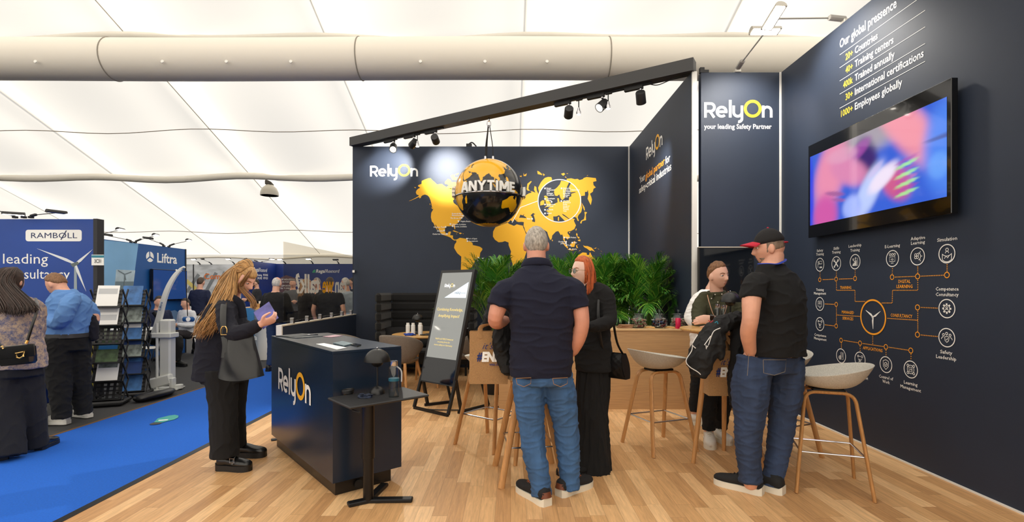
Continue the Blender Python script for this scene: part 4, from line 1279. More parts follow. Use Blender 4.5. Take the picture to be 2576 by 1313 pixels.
# ---------------------------------------------------------------- high tables
OAKT = M('oak top', (206, 160, 96), .4, var=(10, .12, (1, 8, 1)), bump=(40, .05, (1, 8, 1)))
def high_table(c, feet, label):
    c = np.array([c[0], c[1], 0.])
    t = thing('high_table', label, 'table', c, 'round oak high tables')
    MB().lathe(c, [(0, 1.052), (.33, 1.052), (.36, 1.070), (.36, 1.08), (.355, 1.084), (0, 1.084)], 56).build('tabletop', OAKT, t)
    MB().lathe(c, [(0, 1.03), (.22, 1.03), (.22, 1.052), (0, 1.052)], 32).build('under_frame', BLK, t, 0)
    for f in feet:
        f = np.array([f[0], f[1], 0.])
        top = c + (f - c) * .52 + (0, 0, 1.045)
        MB().tube([f, top], [.017, .026], n=14).build('leg', OAK, t)
high_table((1.758, 4.091), [(1.47, 4.038), (1.853, 4.356), (1.952, 3.88)], 'round oak high table on the right where a man in olive shirt leans')
high_table((.22, 4.22), [(.035, 3.98), (.50, 4.05), (.24, 4.54)], 'round oak high table on the left in front of the man in navy polo')
flower_lamp((1.823, 4.16, 1.084), 'black mushroom lamp on the right high table', 1.0)
water_bottle((1.66, 4.02, 1.084), 'clear bottle with grey cap on the high table, left one of two', .20, .027, group='clear bottles on the high table')
water_bottle((1.725, 4.06, 1.084), 'clear bottle with grey cap on the high table, next to the lamp', .19, .027, group='clear bottles on the high table')
water_bottle((1.70, 3.92, 1.084), 'white cup bottle at the front of the high table', .12, .03, WHITE, True)
water_bottle((1.96, 4.0, 1.084), 'white bottle at the right side of the high table, behind the man in cap', .16, .03, WHITE, True)

# ---------------------------------------------------------------- oak bar, jars and snacks
BAROAK = M('light oak front', (190, 152, 108), .5, var=(9, .10, (.5, 1, 10)), bump=(50, .04, (.5, 1, 8)))
br = thing('oak_bar', 'light oak bar counter in front of the palms', 'bar counter', (.99, 6.12, 0))
MB().box((.985, 5.87, .459), (2.25, .04, .918)).build('front_panel', BAROAK, br, 0)
MB().box((.985, 6.13, .928), (2.27, .58, .022), bev=.002).build('worktop', M('light oak top', (214, 180, 132), .45, var=(9, .08, (1, 8, 1))), br, 0)
MB().box((-.12, 6.15, .459), (.04, .50, .918)).build('side_panel', BAROAK, br, 0)
MB().box((2.09, 6.15, .459), (.04, .50, .918)).build('side_panel', BAROAK, br, 0)
ZB = .939
def candy_jar(u, cols, label, wrap=None):
    c = np.array([(u - CX) * 6.0 / F, 6.0, ZB])
    t = thing('candy_jar', label, 'jar', c, 'glass candy jars on the bar')
    MB().lathe(c, [(0, 0), (.085, 0), (.094, .012), (.096, .09), (.09, .125), (.07, .15), (.068, .165)], 32).build('jar_body', glassy('jar glass', (226, 236, 236), .07), t)
    MB().lathe(c, [(0, .163), (.082, .163), (.086, .168), (.08, .176), (.04, .184), (.012, .188), (.010, .194), (.02, .204), (.022, .214), (.012, .224), (0, .226)], 32).build('lid', glassy('jar glass', (226, 236, 236), .07), t)
    m = MB()
    r_ = random.Random(int(u))
    for k in range(150):
        a, rr = r_.uniform(0, 6.283), .078 * math.sqrt(r_.random())
        z = .014 + .10 * r_.random()
        rot = Matrix.Rotation(r_.uniform(0, 6), 3, 'Z') @ Matrix.Rotation(r_.uniform(-1, 1), 3, 'X')
        m.box(c + (rr * math.cos(a), rr * math.sin(a), z), (.036, .016, .010), rot=np.array(rot), mi=k % len(cols))
    m.build('candy', [M('candy %d %d %d' % q, q, .4) for q in cols], t, 0, kind='stuff')
    if wrap:
        MB().lathe(c + (-.045, -.13, 0), [(0, 0), (.028, 0), (.03, .004), (.03, .12), (.026, .126), (0, .126)], 20).build('drink_can', M('can pink', (206, 30, 78), .35), None, label='pink drink can in front of the right candy jar', cat='can')
    return t
candy_jar(1607, [(196, 150, 130), (214, 190, 160), (170, 90, 80), (120, 140, 90)], 'glass jar of pale pink sweets, nearest the woman in black')
candy_jar(1659, [(40, 40, 60), (150, 60, 50), (60, 80, 140), (200, 190, 180), (80, 50, 40)], 'glass jar of dark mixed wrapped chocolates in the middle of the bar')
candy_jar(1706, [(226, 214, 196), (200, 180, 150), (180, 120, 110)], 'glass jar of cream sweets at the right end of the bar', True)
m = (1571 - CX) * 5.98 / F
for k in range(3):
    MB().box((m + .01 * k, 5.98, ZB + .008 + k * .014), (.17 - .01 * k, .11, .013), rz=.1 * k, bev=.004).build('biscuit_pack', M('biscuit brown', (150, 110, 78), .6), label='flat brown biscuit pack on the bar, %s of the stack' % ('bottom', 'middle', 'top')[k], cat='biscuit pack', group='biscuit packs on the bar')
for u, lb in ((1632, 'small wooden stick between the pink and dark jars'), (1683, 'small wooden stick between the dark and cream jars')):
    x = (u - CX) * 5.95 / F
    MB().tube([(x - .05, 5.95, ZB + .01), (x, 5.93, ZB + .014), (x + .05, 5.90, ZB + .01)], .010, n=8, k=3, cap='round').build('wooden_stick', OAKT, label=lb, cat='stick')
# ---------------------------------------------------------------- portrait screens
def obox(m, o, w, u, n, x0, x1, z0, z1, d0, d1, mi=0):
    """box in the frame w (right), u (up), n (front)"""
    c = o + w * (x0 + x1) / 2 + u * (z0 + z1) / 2 + n * (d0 + d1) / 2
    return m.box(c, (x1 - x0, d1 - d0, z1 - z0), rot=np.stack([w, -n, u], 1), mi=mi)
GLOSS = M('gloss black', (8, 8, 9), .12, coat=.6)
BL, BR = np.array([-1.134, 5.88, 0]), np.array([-.691, 5.51, 0])
w_ = nrm(BR - BL)
u_ = nrm([.1669, .20, 1])
n_ = nrm(np.cross(w_, u_))
to = thing('display_stand', 'leaning portrait screen on a black metal stand beside the jute bag', 'display', (BL + BR) / 2)
WD = .577
obox(m := MB(), BL, w_, u_, n_, 0, WD, .325, 1.69, -.045, 0)
m.build('casing', M('screen casing', (26, 26, 28), .4), to, 0)
SCRM = M('screen with roof glare', (60, 62, 62), .05, spec=.6, emit=((150, 150, 144), .55))  # weak grey emission imitates the white roof's reflection in the glass
obox(m := MB(), BL, w_, u_, n_, .035, WD - .035, .62, 1.655, 0, .002)
m.build('screen', SCRM, to, 0)
obox(m := MB(), BL, w_, u_, n_, .02, WD - .02, .34, .62, 0, .002)
m.build('lower_panel', M('gloss black glass', (10, 14, 22), .04, spec=.9), to, 0)
T_ = lambda s, t: BL + w_ * (.035 + (WD - .07) * s) + u_ * (1.655 - 1.035 * t)
sw = M('screen white', (240, 240, 240), .3, emit=((225, 228, 230), .75))
sy_ = M('screen gold', (200, 180, 110), .3, emit=((205, 180, 105), .6))
wordmark(T_(.17, .175), w_, u_, .040, to, .004, white=sw, yellow=sy_, wname='screen_logo')
mb = MB()
mb.poly([(0, 0), (.36, 0), (.36, .19)], T_(.24, .30), w_, u_, .004)
mb.build('screen_triangle', M('screen pale blue', (200, 216, 230), .3, emit=((190, 206, 222), .75)), to, 0)
mb, mg = MB(), MB()
text(mb, 'HSEQ', T_(.56, .255), w_, u_, .024, .10, bold=.01, shear=.2, lift=.005)
text(mb, 'PROFESSIONAL', T_(.77, .25), w_, u_, .008, .08, lift=.005)
mb.build('screen_letters', M('screen dark', (50, 54, 58), .4), to, 0)
for s, t, cp, wd in (('Combining Knowledge,', .455, .034, .44), ('Amplifying Impact!', .53, .034, .36), ('RelyOn and HSEQ Professional', .79, .018, .30), ('are joining forces for', .825, .018, .21), ('more safety in Germany', .86, .018, .31)):
    mg = MB()
    text(mg, s, T_(.5, t), w_, u_, cp, wd, align='c', bold=.01, lift=.004)
    mg.build('screen_letters', sy_, to, 0)
m = MB()
for a in (BL, BR):
    m.beam(a + (0, 0, .02), a + u_ * .40 - n_ * .02, .03, .03)
m.beam(BL + (0, 0, .015), BR + (0, 0, .015), .03, .03)
m.build('stand_frame', BLK, to, 0)
m = MB()
for a, off in ((BL, (.40, .30)), (BR, (.42, .50))):
    f = a + np.array([off[0], off[1], .015])
    m.beam(a + u_ * .40 - n_ * .02, a + np.array([.13, .16, .02]), .03, .03).beam(a + np.array([.10, .13, .015]), f, .03, .03).beam(f, a + u_ * 1.0 - n_ * .05, .03, .03)
m.build('rear_strut', BLK, to, 0)
MB().tube([BL + (.02, .0, .012), BL + (.25, -.10, .012), BL + (.65, -.10, .012), BL + (1.0, .05, .012), BL + (1.25, .10, .012)], .007, n=6, k=6).build('power_cable', BLKP, None, 180, label='black power cable on the floor from the leaning screen', cat='cable')

t2 = thing('display_stand', 'tall dark glass portrait screen behind the man in olive shirt', 'display', (2.49, 5.82, 0))
MB().box((2.49, 5.81, 1.02), (.64, .05, 1.74), bev=.003).build('casing', M('screen casing', (26, 26, 28), .4), t2, 0)
MB().box((2.49, 5.784, 1.03), (.61, .004, 1.69)).build('screen', M('dark mirror glass', (12, 18, 26), .05, spec=1.0), t2, 0)
MB().box((2.49, 5.783, 1.888), (.64, .012, .010)).build('frame_edge', M('pale profile', (214, 205, 188), .5), t2, 0)
for dx in (-.24, .24):
    MB().box((2.49 + dx, 5.72, .075), (.05, .30, .15), bev=.01).build('foot', BLK, t2, 0)

# ---------------------------------------------------------------- lounge: sofa, round table, shell chairs
SOF = M('black felt', (14, 14, 15), .95, bump=(200, .4), sheen=.15)
sf = thing('sofa', 'black high backed sofa with quilted sides against the back wall', 'sofa', (-1.39, 8.4, 0))
for k in range(6):
    z0 = .42 + k * .153
    MB().box((-1.39, 8.80, z0 + .075), (1.42, .14, .158), bev=.035).build('back_channel', SOF, sf)
for sx in (-1, 1):
    for k in range(6):
        z0 = .42 + k * .153
        MB().box((-1.39 + sx * .75, 8.46, z0 + .077), (.10, .84, .158), bev=.035).build('side_panel', SOF, sf)
MB().box((-1.39, 8.42, .30), (1.42, .72, .22), bev=.03).build('seat', SOF, sf)
for sx in (-1, 1):
    for y in (8.12, 8.76):
        MB().cyl((-1.39 + sx * .66, y, 0), (-1.39 + sx * .66, y, .2), .018, n=10).build('leg', BLK, sf)
def cushion(c, rz, lb):
    m = MB()
    def fn(a, b):
        x, z = a * 2 - 1, b * 2 - 1
        return x, z
    vs, n = [], 14
    rot = np.array(Matrix.Rotation(rz, 3, 'Z') @ Matrix.Rotation(-.35, 3, 'X'))
    for s in (1, -1):
        m.grid(lambda a, b: np.asarray(c) + rot @ np.array([.20 * (2 * a - 1) * (1 - .06 * (2 * b - 1) ** 2), s * .07 * max(0, 1 - abs(2 * a - 1) ** 3) ** .6 * max(0, 1 - abs(2 * b - 1) ** 3) ** .6, .18 * (2 * b - 1) * (1 - .06 * (2 * a - 1) ** 2)]), n, n, flip=s > 0)
    m.build('cushion', M('cushion black', (20, 20, 22), .9, bump=(150, .4)), None, 180, label=lb, cat='cushion', group='black cushions on the sofa')
cushion((-1.90, 8.40, .60), .3, 'black cushion in the left corner of the sofa')
cushion((-1.46, 8.56, .60), -.1, 'black cushion beside the corner one on the sofa')

rt = thing('round_table', 'low round oak table in front of the black sofa', 'table', (-1.25, 7.42, 0))
MB().lathe((-1.25, 7.42, 0), [(0, .715), (.47, .715), (.50, .728), (.50, .738), (.495, .742), (0, .742)], 56).build('tabletop', OAKT, rt)
for k in range(4):
    a = k * math.pi / 2 + .6
    MB().tube([(-1.25 + .38 * math.cos(a), 7.42 + .38 * math.sin(a), 0), (-1.25 + .28 * math.cos(a), 7.42 + .28 * math.sin(a), .715)], [.016, .026], n=12).build('leg', OAK, rt)
flower_lamp((-1.38, 7.42, .743), 'black mushroom lamp on the low round table by the sofa', 1.0)
for i, (x, y) in enumerate(((-1.50, 7.30), (-1.42, 7.28), (-1.33, 7.34), (-1.30, 7.22))):
    h = .17
    t = water_bottle((x, y, .743), 'white bottle on the low round table, %s from the left' % ('first', 'second', 'third', 'fourth')[i], h, .030, WHITE, True, group='white bottles on the low round table')
m = MB()
r_ = random.Random(4)
for k in range(7):
    cx_, cy_ = -1.46 + .05 * r_.random(), 7.12 + .05 * r_.random()
    m.tube([(cx_ + .05 * math.cos(t) * (1 + .3 * math.sin(2 * t + k)), cy_ + .03 * math.sin(t + k), .75 + .008 * (k % 3) + .004 * math.sin(3 * t)) for t in np.linspace(0, 6.1, 18)], [(.008, .003)] * 18, n=6)
m.build('lanyard_pile', M('lanyard blue', (30, 70, 170), .6), None, 180, label='blue lanyards lying in a heap by the white bottles', cat='lanyards')
m = MB()
for k in range(5):
    m.tube([(-1.18 + .12 * math.cos(t) + .02 * k, 7.18 + .04 * math.sin(t + k), .749 + .003 * k) for t in np.linspace(0, 5, 18)], [(.007, .003)] * 18, n=6)
m.build('lanyard_pile', BLKP, None, 180, label='black lanyards lying on the right of the round table', cat='lanyards')

TWEED = M('brown grey tweed', (118, 108, 98), .95, var=(220, .35), bump=(260, .5))
def shell_chair():
    t = thing('shell_chair', '', 'chair', (0, 0, 0), 'tweed shell chairs round the low table')
    m = MB()
    vs, n, K = [], 12, 41
    # facing +Y : back of the shell at -Y
    for i in range(K):
        a = math.radians(-90 - 112 + 224 * i / (K - 1))
        q = abs((i / (K - 1)) * 2 - 1)
        top = .80 - .15 * q ** 2.2
        bot = .42 + .10 * q ** 3
        ro, ri = 1.0, .90
        for j in range(n):
            ph = 2 * math.pi * j / n
            zz = (top + bot) / 2 + (top - bot) / 2 * math.sin(ph)
            f = max(0.0, (zz - bot) / (top - bot))
            rr = .20 + .10 * f ** .6 + .018 * math.cos(ph)
            vs.append((rr * math.cos(a), rr * math.sin(a) * .92 + .02, zz))
    fs = [(i * n + j, (i + 1) * n + j, (i + 1) * n + (j + 1) % n, i * n + (j + 1) % n) for i in range(K - 1) for j in range(n)]
    fs += [tuple(range(n)), tuple(range((K - 1) * n, K * n))[::-1]]
    m.add(vs, fs)
    m.build('shell', TWEED, t, 180)
    MB().lathe((0, .03, .40), [(0, 0), (.16, .0), (.215, .03), (.23, .06), (.20, .08), (0, .07)], 32).build('seat', TWEED, t)
    for sx in (-1, 1):
        for sy in (-1, 1):
            MB().tube([(sx * .235, sy * .225, 0), (sx * .16, sy * .15, .42)], [.014, .021], n=12).build('leg', OAK, t)
    return t
sc = shell_chair()
sc.location, sc['label'] = (-1.50, 6.82, 0), 'tweed shell chair in front of the round table, seen from behind'
sc.rotation_euler = (0, 0, -.35)
dup(sc, (-.62, 7.30, 0), math.pi / 2, 'tweed shell chair half hidden behind the leaning screen')
dup(sc, (-2.12, 6.72, 0), -math.pi / 2, 'tweed shell chair behind the info counter, only its rim showing')

# ---------------------------------------------------------------- palms
LEAF = M('palm green', (52, 116, 30), .42, var=(5, .35))
STEM = M('palm stem', (92, 128, 48), .5, var=(8, .2))
def palm(c, top, seed, label, spread=.55, nf=26):
    r = random.Random(seed)
    c = np.asarray(c, float)
    t = thing('areca_palm', label, 'plant', c, 'areca palms behind the oak bar')
    MB().lathe(c, [(0, 0), (.15, 0), (.19, .30), (.19, .34), (.17, .34), (.16, .30), (0, .30)], 24).build('pot', M('pot black', (24, 24, 24), .5), t)
    st, lf = MB(), MB()
    for i in range(nf):
        az = i * 2.399 + r.uniform(-.3, .3)
        up = (i / nf) ** .8                      # outer fronds droop, inner ones stand
        d = np.array([math.cos(az), math.sin(az) * .75, 0])
        b = c + d * .05 + np.array([0, 0, .31])
        hgt = (top - .31) * (.50 + .20 * up) * r.uniform(.92, 1.06)
        lean = .16 * (1 - up) + .04
        p2 = b + d * lean + np.array([0, 0, hgt])
        p1 = b + d * lean * .3 + np.array([0, 0, hgt * .6])
        L = spread * r.uniform(.8, 1.1)
        tip = p2 + d * L * (.95 - .62 * up) + np.array([0, 0, (top - p2[2]) * up - .10 * (1 - up)])
        mid = (p2 + tip) / 2 + np.array([0, 0, .10 * (1.2 - up)]) - d * .04
        pts = crom([b, p1, p2, mid, tip], 7)
        K = len(pts)
        st.tube(pts, [.0080 - .0065 * k / K for k in range(K)], n=5)
        fine = crom(pts[int(K * .50):], 3)
        n = len(fine)
        for k in range(3, n):
            f = k / (n - 1)
            tg = nrm(fine[min(k + 1, n - 1)] - fine[k - 1])
            side = nrm(np.cross(tg, (0, 0, 1)) + np.array([.02, .01, 0]))
            nn = nrm(np.cross(side, tg))
            ll = (.24 * math.sin(math.pi * min(.15 + f * .80, .97)) ** .6 + .03) * r.uniform(.75, 1.15)
            for s in (-1, 1):
                sw = .85 - .45 * f
                dr = nrm(side * s * sw + tg * (1.15 - sw * .5) + nn * r.uniform(.10, .38) + np.array([r.uniform(-.15, .15), r.uniform(-.15, .15), 0]))
                w = nrm(np.cross(dr, nn)) * .0062
                a0 = fine[k]
                a1 = a0 + dr * ll * .4
                a2 = a0 + dr * ll * .75 + np.array([0, 0, -.02 * ll / .24])
                a3 = a0 + dr * ll + np.array([0, 0, -.07 * ll / .24])
                lf.add([a0 - w * .4, a0 + w * .4, a1 - w, a1 + w, a2 - w * .7, a2 + w * .7, a3], [(0, 1, 3, 2), (2, 3, 5, 4), (4, 5, 6)], int(r.random() < .3))
    for q in (st, lf):
        q.v = [np.minimum(k, np.array([2.09, 9, 9])) for k in q.v]     # the fronds lean on the side wall, not through it
    st.build('stems', STEM, t)
    lf.build('foliage', [LEAF, M('palm light green', (112, 158, 52), .42)], t, 0)
    return t
palm((-.22, 6.78, 0), 1.84, 3, 'areca palm left of the man in navy polo', .62, 34)
palm((.78, 6.85, 0), 1.86, 5, 'areca palm showing between the man in polo and the red haired woman', .5, 24)
palm((1.16, 6.72, 0), 1.82, 8, 'areca palm right of the red haired woman, behind the pink sweets', .58, 32)
palm((1.50, 6.98, 0), 1.86, 13, 'areca palm between the two others on the right, behind the dark chocolates', .5, 30)
palm((1.78, 6.62, 0), 1.84, 21, 'areca palm nearest the white corner post', .50, 32)

# ---------------------------------------------------------------- neighbouring booths
def flat(mb, plane, cs, lift=.004):
    """outline given in photograph pixels, laid on a wall plane (function from pixel to point)"""
    q = [plane(u, v) for u, v in cs]
    return q
RY = 6.41
RP = lambda u, v: P(u, v, RY)
RBL = M('exhibit blue', (22, 66, 150), .5, var=(.5, .25))
DKEDGE = M('dark edge', (40, 40, 44), .6)
rw = MB().box((-7.36, RY + .05, 1.15), (4.10, .10, 2.30)).build('wall_booth_left', RBL, smooth=0, kind='structure', label='blue booth wall with a white name plate and a wind turbine', cat='wall')
MB().box((-5.315, RY + .05, 1.15), (.05, .11, 2.31)).build('wall_edge', DKEDGE, rw, 0)
def pl(mb, plane_o, s, xd, yd, Yp, lift=.002):
    pass
def print_px(name, pts, Yp, mat, parent, lift=.002):
    m = MB()
    m.poly([((u - CX) * Yp / F, EYE - (v - CY) * Yp / F) for u, v in pts], (0, Yp - .0005, 0), X1, Z1, lift)
    return m.build(name, mat, parent, 0)
print_px('field_print', [(-420, 856), (236, 852), (236, 1003), (-420, 1003)], RY, M('rape field', (150, 136, 34), .7, var=(14, .55)), rw)
print_px('sky_print', [(-420, 780), (236, 776), (236, 852), (-420, 856)], RY, M('haze blue print', (96, 142, 196), .6), rw)
rr = [(u, v) for cx_, cy_, a0 in ((200, 584, 270), (200, 601, 0), (71, 601, 90), (71, 584, 180)) for u, v in [(cx_ + 6 * math.cos(math.radians(a0 + k * 30)), cy_ + 6 * math.sin(math.radians(a0 + k * 30))) for k in range(4)]]
print_px('name_plate', rr, RY, WHITE, rw, .003)
mb, mw = MB(), MB()
text(mb, 'RAMBOLL', P(79, 599, RY), X1, Z1, 13.5 * RY / F, 116 * RY / F, bold=.0, lift=.005)
stroke(mb, [P(154, 603, RY)[[0, 2]], P(168, 580, RY)[[0, 2]]], .012, (0, RY, 0), X1, Z1, .005)
mb.build('name_letters', M('letter navy', (30, 44, 90), .6), rw, 0)
text(mw, 'leading', P(8, 663, RY), X1, Z1, 25 * RY / F, 113 * RY / F, bold=.0)
text(mw, 'consultancy', P(8, 701, RY), X1, Z1, 24 * RY / F, 168 * RY / F, bold=.0)
mw.build('slogan_letters', WHITE, rw, 0)
for tip_ in ((93, 625), (234, 627), (217, 733)):
    h = np.array((190., 664.))
    d = np.array(tip_) - h
    L = np.linalg.norm(d)
    d = d / L
    n = np.array([-d[1], d[0]])
    print_px('turbine_blade_print', [tuple(h + n * 2), tuple(h + d * L * .25 + n * 4.5), tuple(h + d * L * .7 + n * 2.0), tip_, tuple(h + d * L * .25 - n * 2.5), tuple(h - n * 2)], RY, M('turbine white', (222, 226, 230), .6), rw, .003)
print_px('turbine_tower_print', [(187, 668), (193, 668), (195, 780), (186, 780)], RY, M('turbine grey', (150, 164, 172), .6), rw, .0025)
print_px('turbine_hub_print', [(177, 664), (196, 658), (200, 664), (184, 672)], RY, M('turbine dark', (96, 108, 110), .6), rw, .0035)
sg = thing('booth_sign', 'white booth number sign on the edge of the blue wall', 'sign', P(247, 667, RY - .02))
MB().box(P(246, 654, RY - .03), (.155, .006, .135)).build('board', WHITE, sg, 0)
MB().box(P(246, 645, RY - .034), (.155, .004, .030)).build('header_strip', M('sign teal', (40, 130, 150), .5), sg, 0)
mb = MB()
text(mb, '3C31', P(238, 661, RY - .034), X1, Z1, 9 * RY / F, 16 * RY / F, bold=.01, lift=.003)
mb.build('letters', BLKP, sg, 0)
# promo counter of that booth
pcn = thing('promo_counter', 'blue promo counter on white legs at the left edge, beside the woman in tweed jacket', 'counter', (-5.2, 5.15, 0))
MB().box((-5.32, 5.28, .62), (1.16, .45, .78), bev=.01).build('cabinet', M('promo blue', (22, 50, 120), .4), pcn, 0)
MB().box((-5.32, 5.28, 1.02), (1.20, .49, .03), bev=.006).build('top_panel', M('promo grey', (120, 126, 140), .4), pcn, 0)
for x in (-5.85, -4.79):
    MB().box((x, 5.12, .115), (.05, .05, .23)).build('leg', WHITE, pcn, 0)

XL = -7.21
def LW(u, v):
    Y = XL * F / (u - CX)
    return np.array([XL, Y, EYE - (v - CY) * Y / F])
LBL = M('exhibit mid blue', (16, 82, 152), .5, var=(.7, .10))
lw2 = MB().box((XL - .05, 8.8, 1.145), (.10, 4.6, 2.29)).build('wall_booth_far', LBL, smooth=0, kind='structure', label='light and dark blue booth wall with round white emblem', cat='wall')
MB().box((XL - .045, 11.10, 1.145), (.115, .03, 2.295)).build('wall_edge', DKEDGE, lw2, 0)
def print_l(name, pts, mat, parent, lift=.002):
    q = [LW(u, v) for u, v in pts]
    m = MB()
    m.poly([(p[1], p[2]) for p in q], (XL - .0005, 0, 0), (0, 1, 0), Z1, lift)
    return m.build(name, mat, parent, 0)
print_l('sky_print', [(150, 592), (348, 613), (334, 720), (150, 720)], M('sky print', (128, 180, 224), .6, var=(1, .1)), lw2)
print_l('sea_print', [(150, 720), (334, 720), (322, 800), (150, 800)], M('sea print', (90, 130, 160), .6), lw2)
print_l('land_print', [(150, 800), (322, 800), (308, 914), (150, 940)], M('land print', (150, 158, 140), .6, var=(3, .3)), lw2)
print_l('turbine_tower_print', [(245, 604), (262, 604), (250, 720), (240, 720)], M('turbine dark', (96, 108, 110), .6), lw2, .003)
print_l('photo_print', [(292, 678), (340, 680), (333, 735), (287, 733)], M('photo print', (176, 196, 208), .6, var=(4, .2)), lw2, .003)
print_l('photo_sea_print', [(290, 708), (336, 708), (333, 735), (287, 733)], M('photo sea', (110, 130, 140), .6), lw2, .004)
mb = MB()
for a0, b0 in (((311, 735), (313, 690)), ((313, 690), (296, 680)), ((313, 690), (330, 684)), ((313, 690), (316, 705))):
    p, q = LW(*a0), LW(*b0)
    stroke(mb, [(p[1], p[2]), (q[1], q[2])], .02, (XL, 0, 0), (0, 1, 0), Z1, .006)
mb.build('photo_turbine_print', M('turbine grey2', (110, 126, 136), .6), lw2, 0)
mb = MB()
c = LW(377, 646)
for k in range(3):
    a0 = 95 + k * 120
    pts = [(c[1] + .018 * math.cos(math.radians(a0 + 60)), c[2] + .018 * math.sin(math.radians(a0 + 60)))] + [(c[1] + .105 * math.cos(math.radians(t)), c[2] + .105 * math.sin(math.radians(t))) for t in np.linspace(a0 + 8, a0 + 112, 14)]
    mb.poly(pts, (XL, 0, 0), (0, 1, 0), Z1, .003)
a, b = LW(395, 662), LW(445, 662)
text(mb, 'Liftra', (XL, a[1], a[2] + .02), (0, 1, 0), Z1, .19, b[1] - a[1], bold=.02, lift=.003)
mb.build('logo_print', WHITE, lw2, 0)
print_l('world_print', [(338, 806), (350, 796), (358, 788), (372, 780), (380, 790), (372, 800), (368, 815), (360, 808), (350, 812)], M('pale map', (112, 146, 190), .6), lw2)
print_l('world_print', [(415, 800), (425, 784), (440, 780), (452, 788), (460, 800), (448, 806), (450, 818), (438, 812), (430, 822), (424, 806)], M('pale map', (112, 146, 190), .6), lw2)
tv2 = thing('television', 'dark television on the blue booth wall below the round emblem', 'television', (XL + .05, 10.5, 1.17))
MB().box((XL + .05, 10.50, 1.49), (.06, 1.06, .64), bev=.004).build('casing', GLOSS, tv2, 0)
MB().box((XL + .082, 10.50, 1.495), (.004, 1.02, .60)).build('screen', M('standby blue', (14, 30, 66), .08, spec=.8, emit=((36, 66, 120), .5)), tv2, 0)

# far booths
YF = 18.0
fw = MB().box(((P(440, 0, YF)[0] + P(620, 0, YF)[0]) / 2, YF + .05, 1.15), (2.60, .1, 2.30)).build('wall_booth_end', M('factory print', (190, 194, 200), .6, var=(2.2, .28, (1, 1, 2.5))), smooth=0, kind='structure', label='pale booth wall with orange lettering and factory picture', cat='wall')
mb = MB()
text(mb, 'Composites', P(514, 702, YF), X1, Z1, 14 * YF / F, 100 * YF / F, bold=.01, lift=.012)
mb.build('letters', M('letter orange', (232, 116, 40), .6), fw, 0)
m = MB()
for k in range(6):
    p, q = P(470 + k * 22, 735 + k * 3, YF), P(500 + k * 22, 690 - k * 2, YF)
    stroke(m, [(p[0], p[2]), (q[0], q[2])], .12, (0, YF, 0), X1, Z1, .002)
m.build('factory_beam_print', M('factory dark', (120, 126, 132), .6), fw, 0)
m = MB()
p, q = P(472, 760, YF), P(520, 740, YF)
stroke(m, [(P(468, 705, YF)[0], P(468, 705, YF)[2]), (P(508, 740, YF)[0], P(508, 740, YF)[2])], .13, (0, YF, 0), X1, Z1, .003)
m.build('factory_rail_print', M('factory yellow', (206, 190, 110), .6), fw, 0)
MB().box((P(487, 0, YF)[0], YF - .01, 1.15), (.03, .02, 2.3)).build('wall_joint', DKEDGE, fw, 0)
RGB_ = M('exhibit deep blue', (20, 48, 122), .5, var=(.8, .3))
XA = -8.22
ra = MB().box((XA - .05, 16.5, 1.15), (.1, 2.1, 2.30)).build('wall_booth_side', RGB_, smooth=0, kind='structure', label='short blue booth wall with two rows of white logos', cat='wall')
YRX = 17.55
rb = MB().box((-4.2, YRX + .05, 1.15), (8.2, .1, 2.29)).build('wall_booth_rear', RGB_, smooth=0, kind='structure', label='long blue booth wall behind the glass pane', cat='wall')
GRN = M('logo green', (60, 190, 110), .6)
def regal(o, xd, w, parent, k):
    mb, mg = MB(), MB()
    text(mb, 'Regal', np.asarray(o) + np.asarray(xd) * w * .13, xd, Z1, w * .125, w * .36, bold=.015, shear=.2)
    text(mb, 'Rexnord', np.asarray(o) + np.asarray(xd) * w * .50, xd, Z1, w * .125, w * .50, bold=.0, shear=.2)
    for i in range(3):
        stroke(mg, arc(.11 * w, 0, w * (.10 - .035 * i), 90, 180, 8), w * .018, o, xd, Z1, .003)
    mb.build('logo_letters', WHITE, parent, 0)
    mg.build('logo_mark', GRN, parent, 0)
    return mb
regal(P(786, 686, YRX), X1, 68 * YRX / F, rb, 0)
ay = lambda u: XA * F / (u - CX)
regal((XA, ay(632), EYE - (682 - CY) * ay(632) / F), (0, 1, 0), ay(672) - ay(632), ra, 0)
mb = MB()
for row, (v, ws) in enumerate(((694, ('SEALS', 'Boeing', 'MORSE')), (702, ('BROWNING', 'JAURE', 'KOP-FLEX')))):
    for i, s in enumerate(ws):
        y0 = ay(632 + i * 15)
        text(mb, s, (XA, y0, EYE - (v - CY) * y0 / F), (0, 1, 0), Z1, .07, (ay(644 + i * 15) - y0), bold=.015)
mb.build('brand_letters', WHITE, ra, 0)
mb = MB()
for i, s in enumerate(('OF INDUSTRIAL POWER', 'A ROTOR BRAKE COMPANY', 'SUPPORTING MORE', 'IN TURBINES')):
    text(mb, s, P(706, 705 + i * 6.4 + (3 if i > 1 else 0), YRX), X1, Z1, 4 * YRX / F, (56, 60, 44, 34)[i] * YRX / F, bold=.012)
mb.build('slogan_letters', WHITE, rb, 0)
m = MB()
m.poly([(P(690, 0, YRX)[0], P(0, 706, YRX)[2]), (P(720, 0, YRX)[0], P(0, 692, YRX)[2]), (P(745, 0, YRX)[0], P(0, 700, YRX)[2]), (P(745, 0, YRX)[0], P(0, 740, YRX)[2]), (P(690, 0, YRX)[0], P(0, 740, YRX)[2])], (0, YRX, 0), X1, Z1, .001)
m.build('sunset_print', M('sunset print', (104, 76, 84), .6), rb, 0)

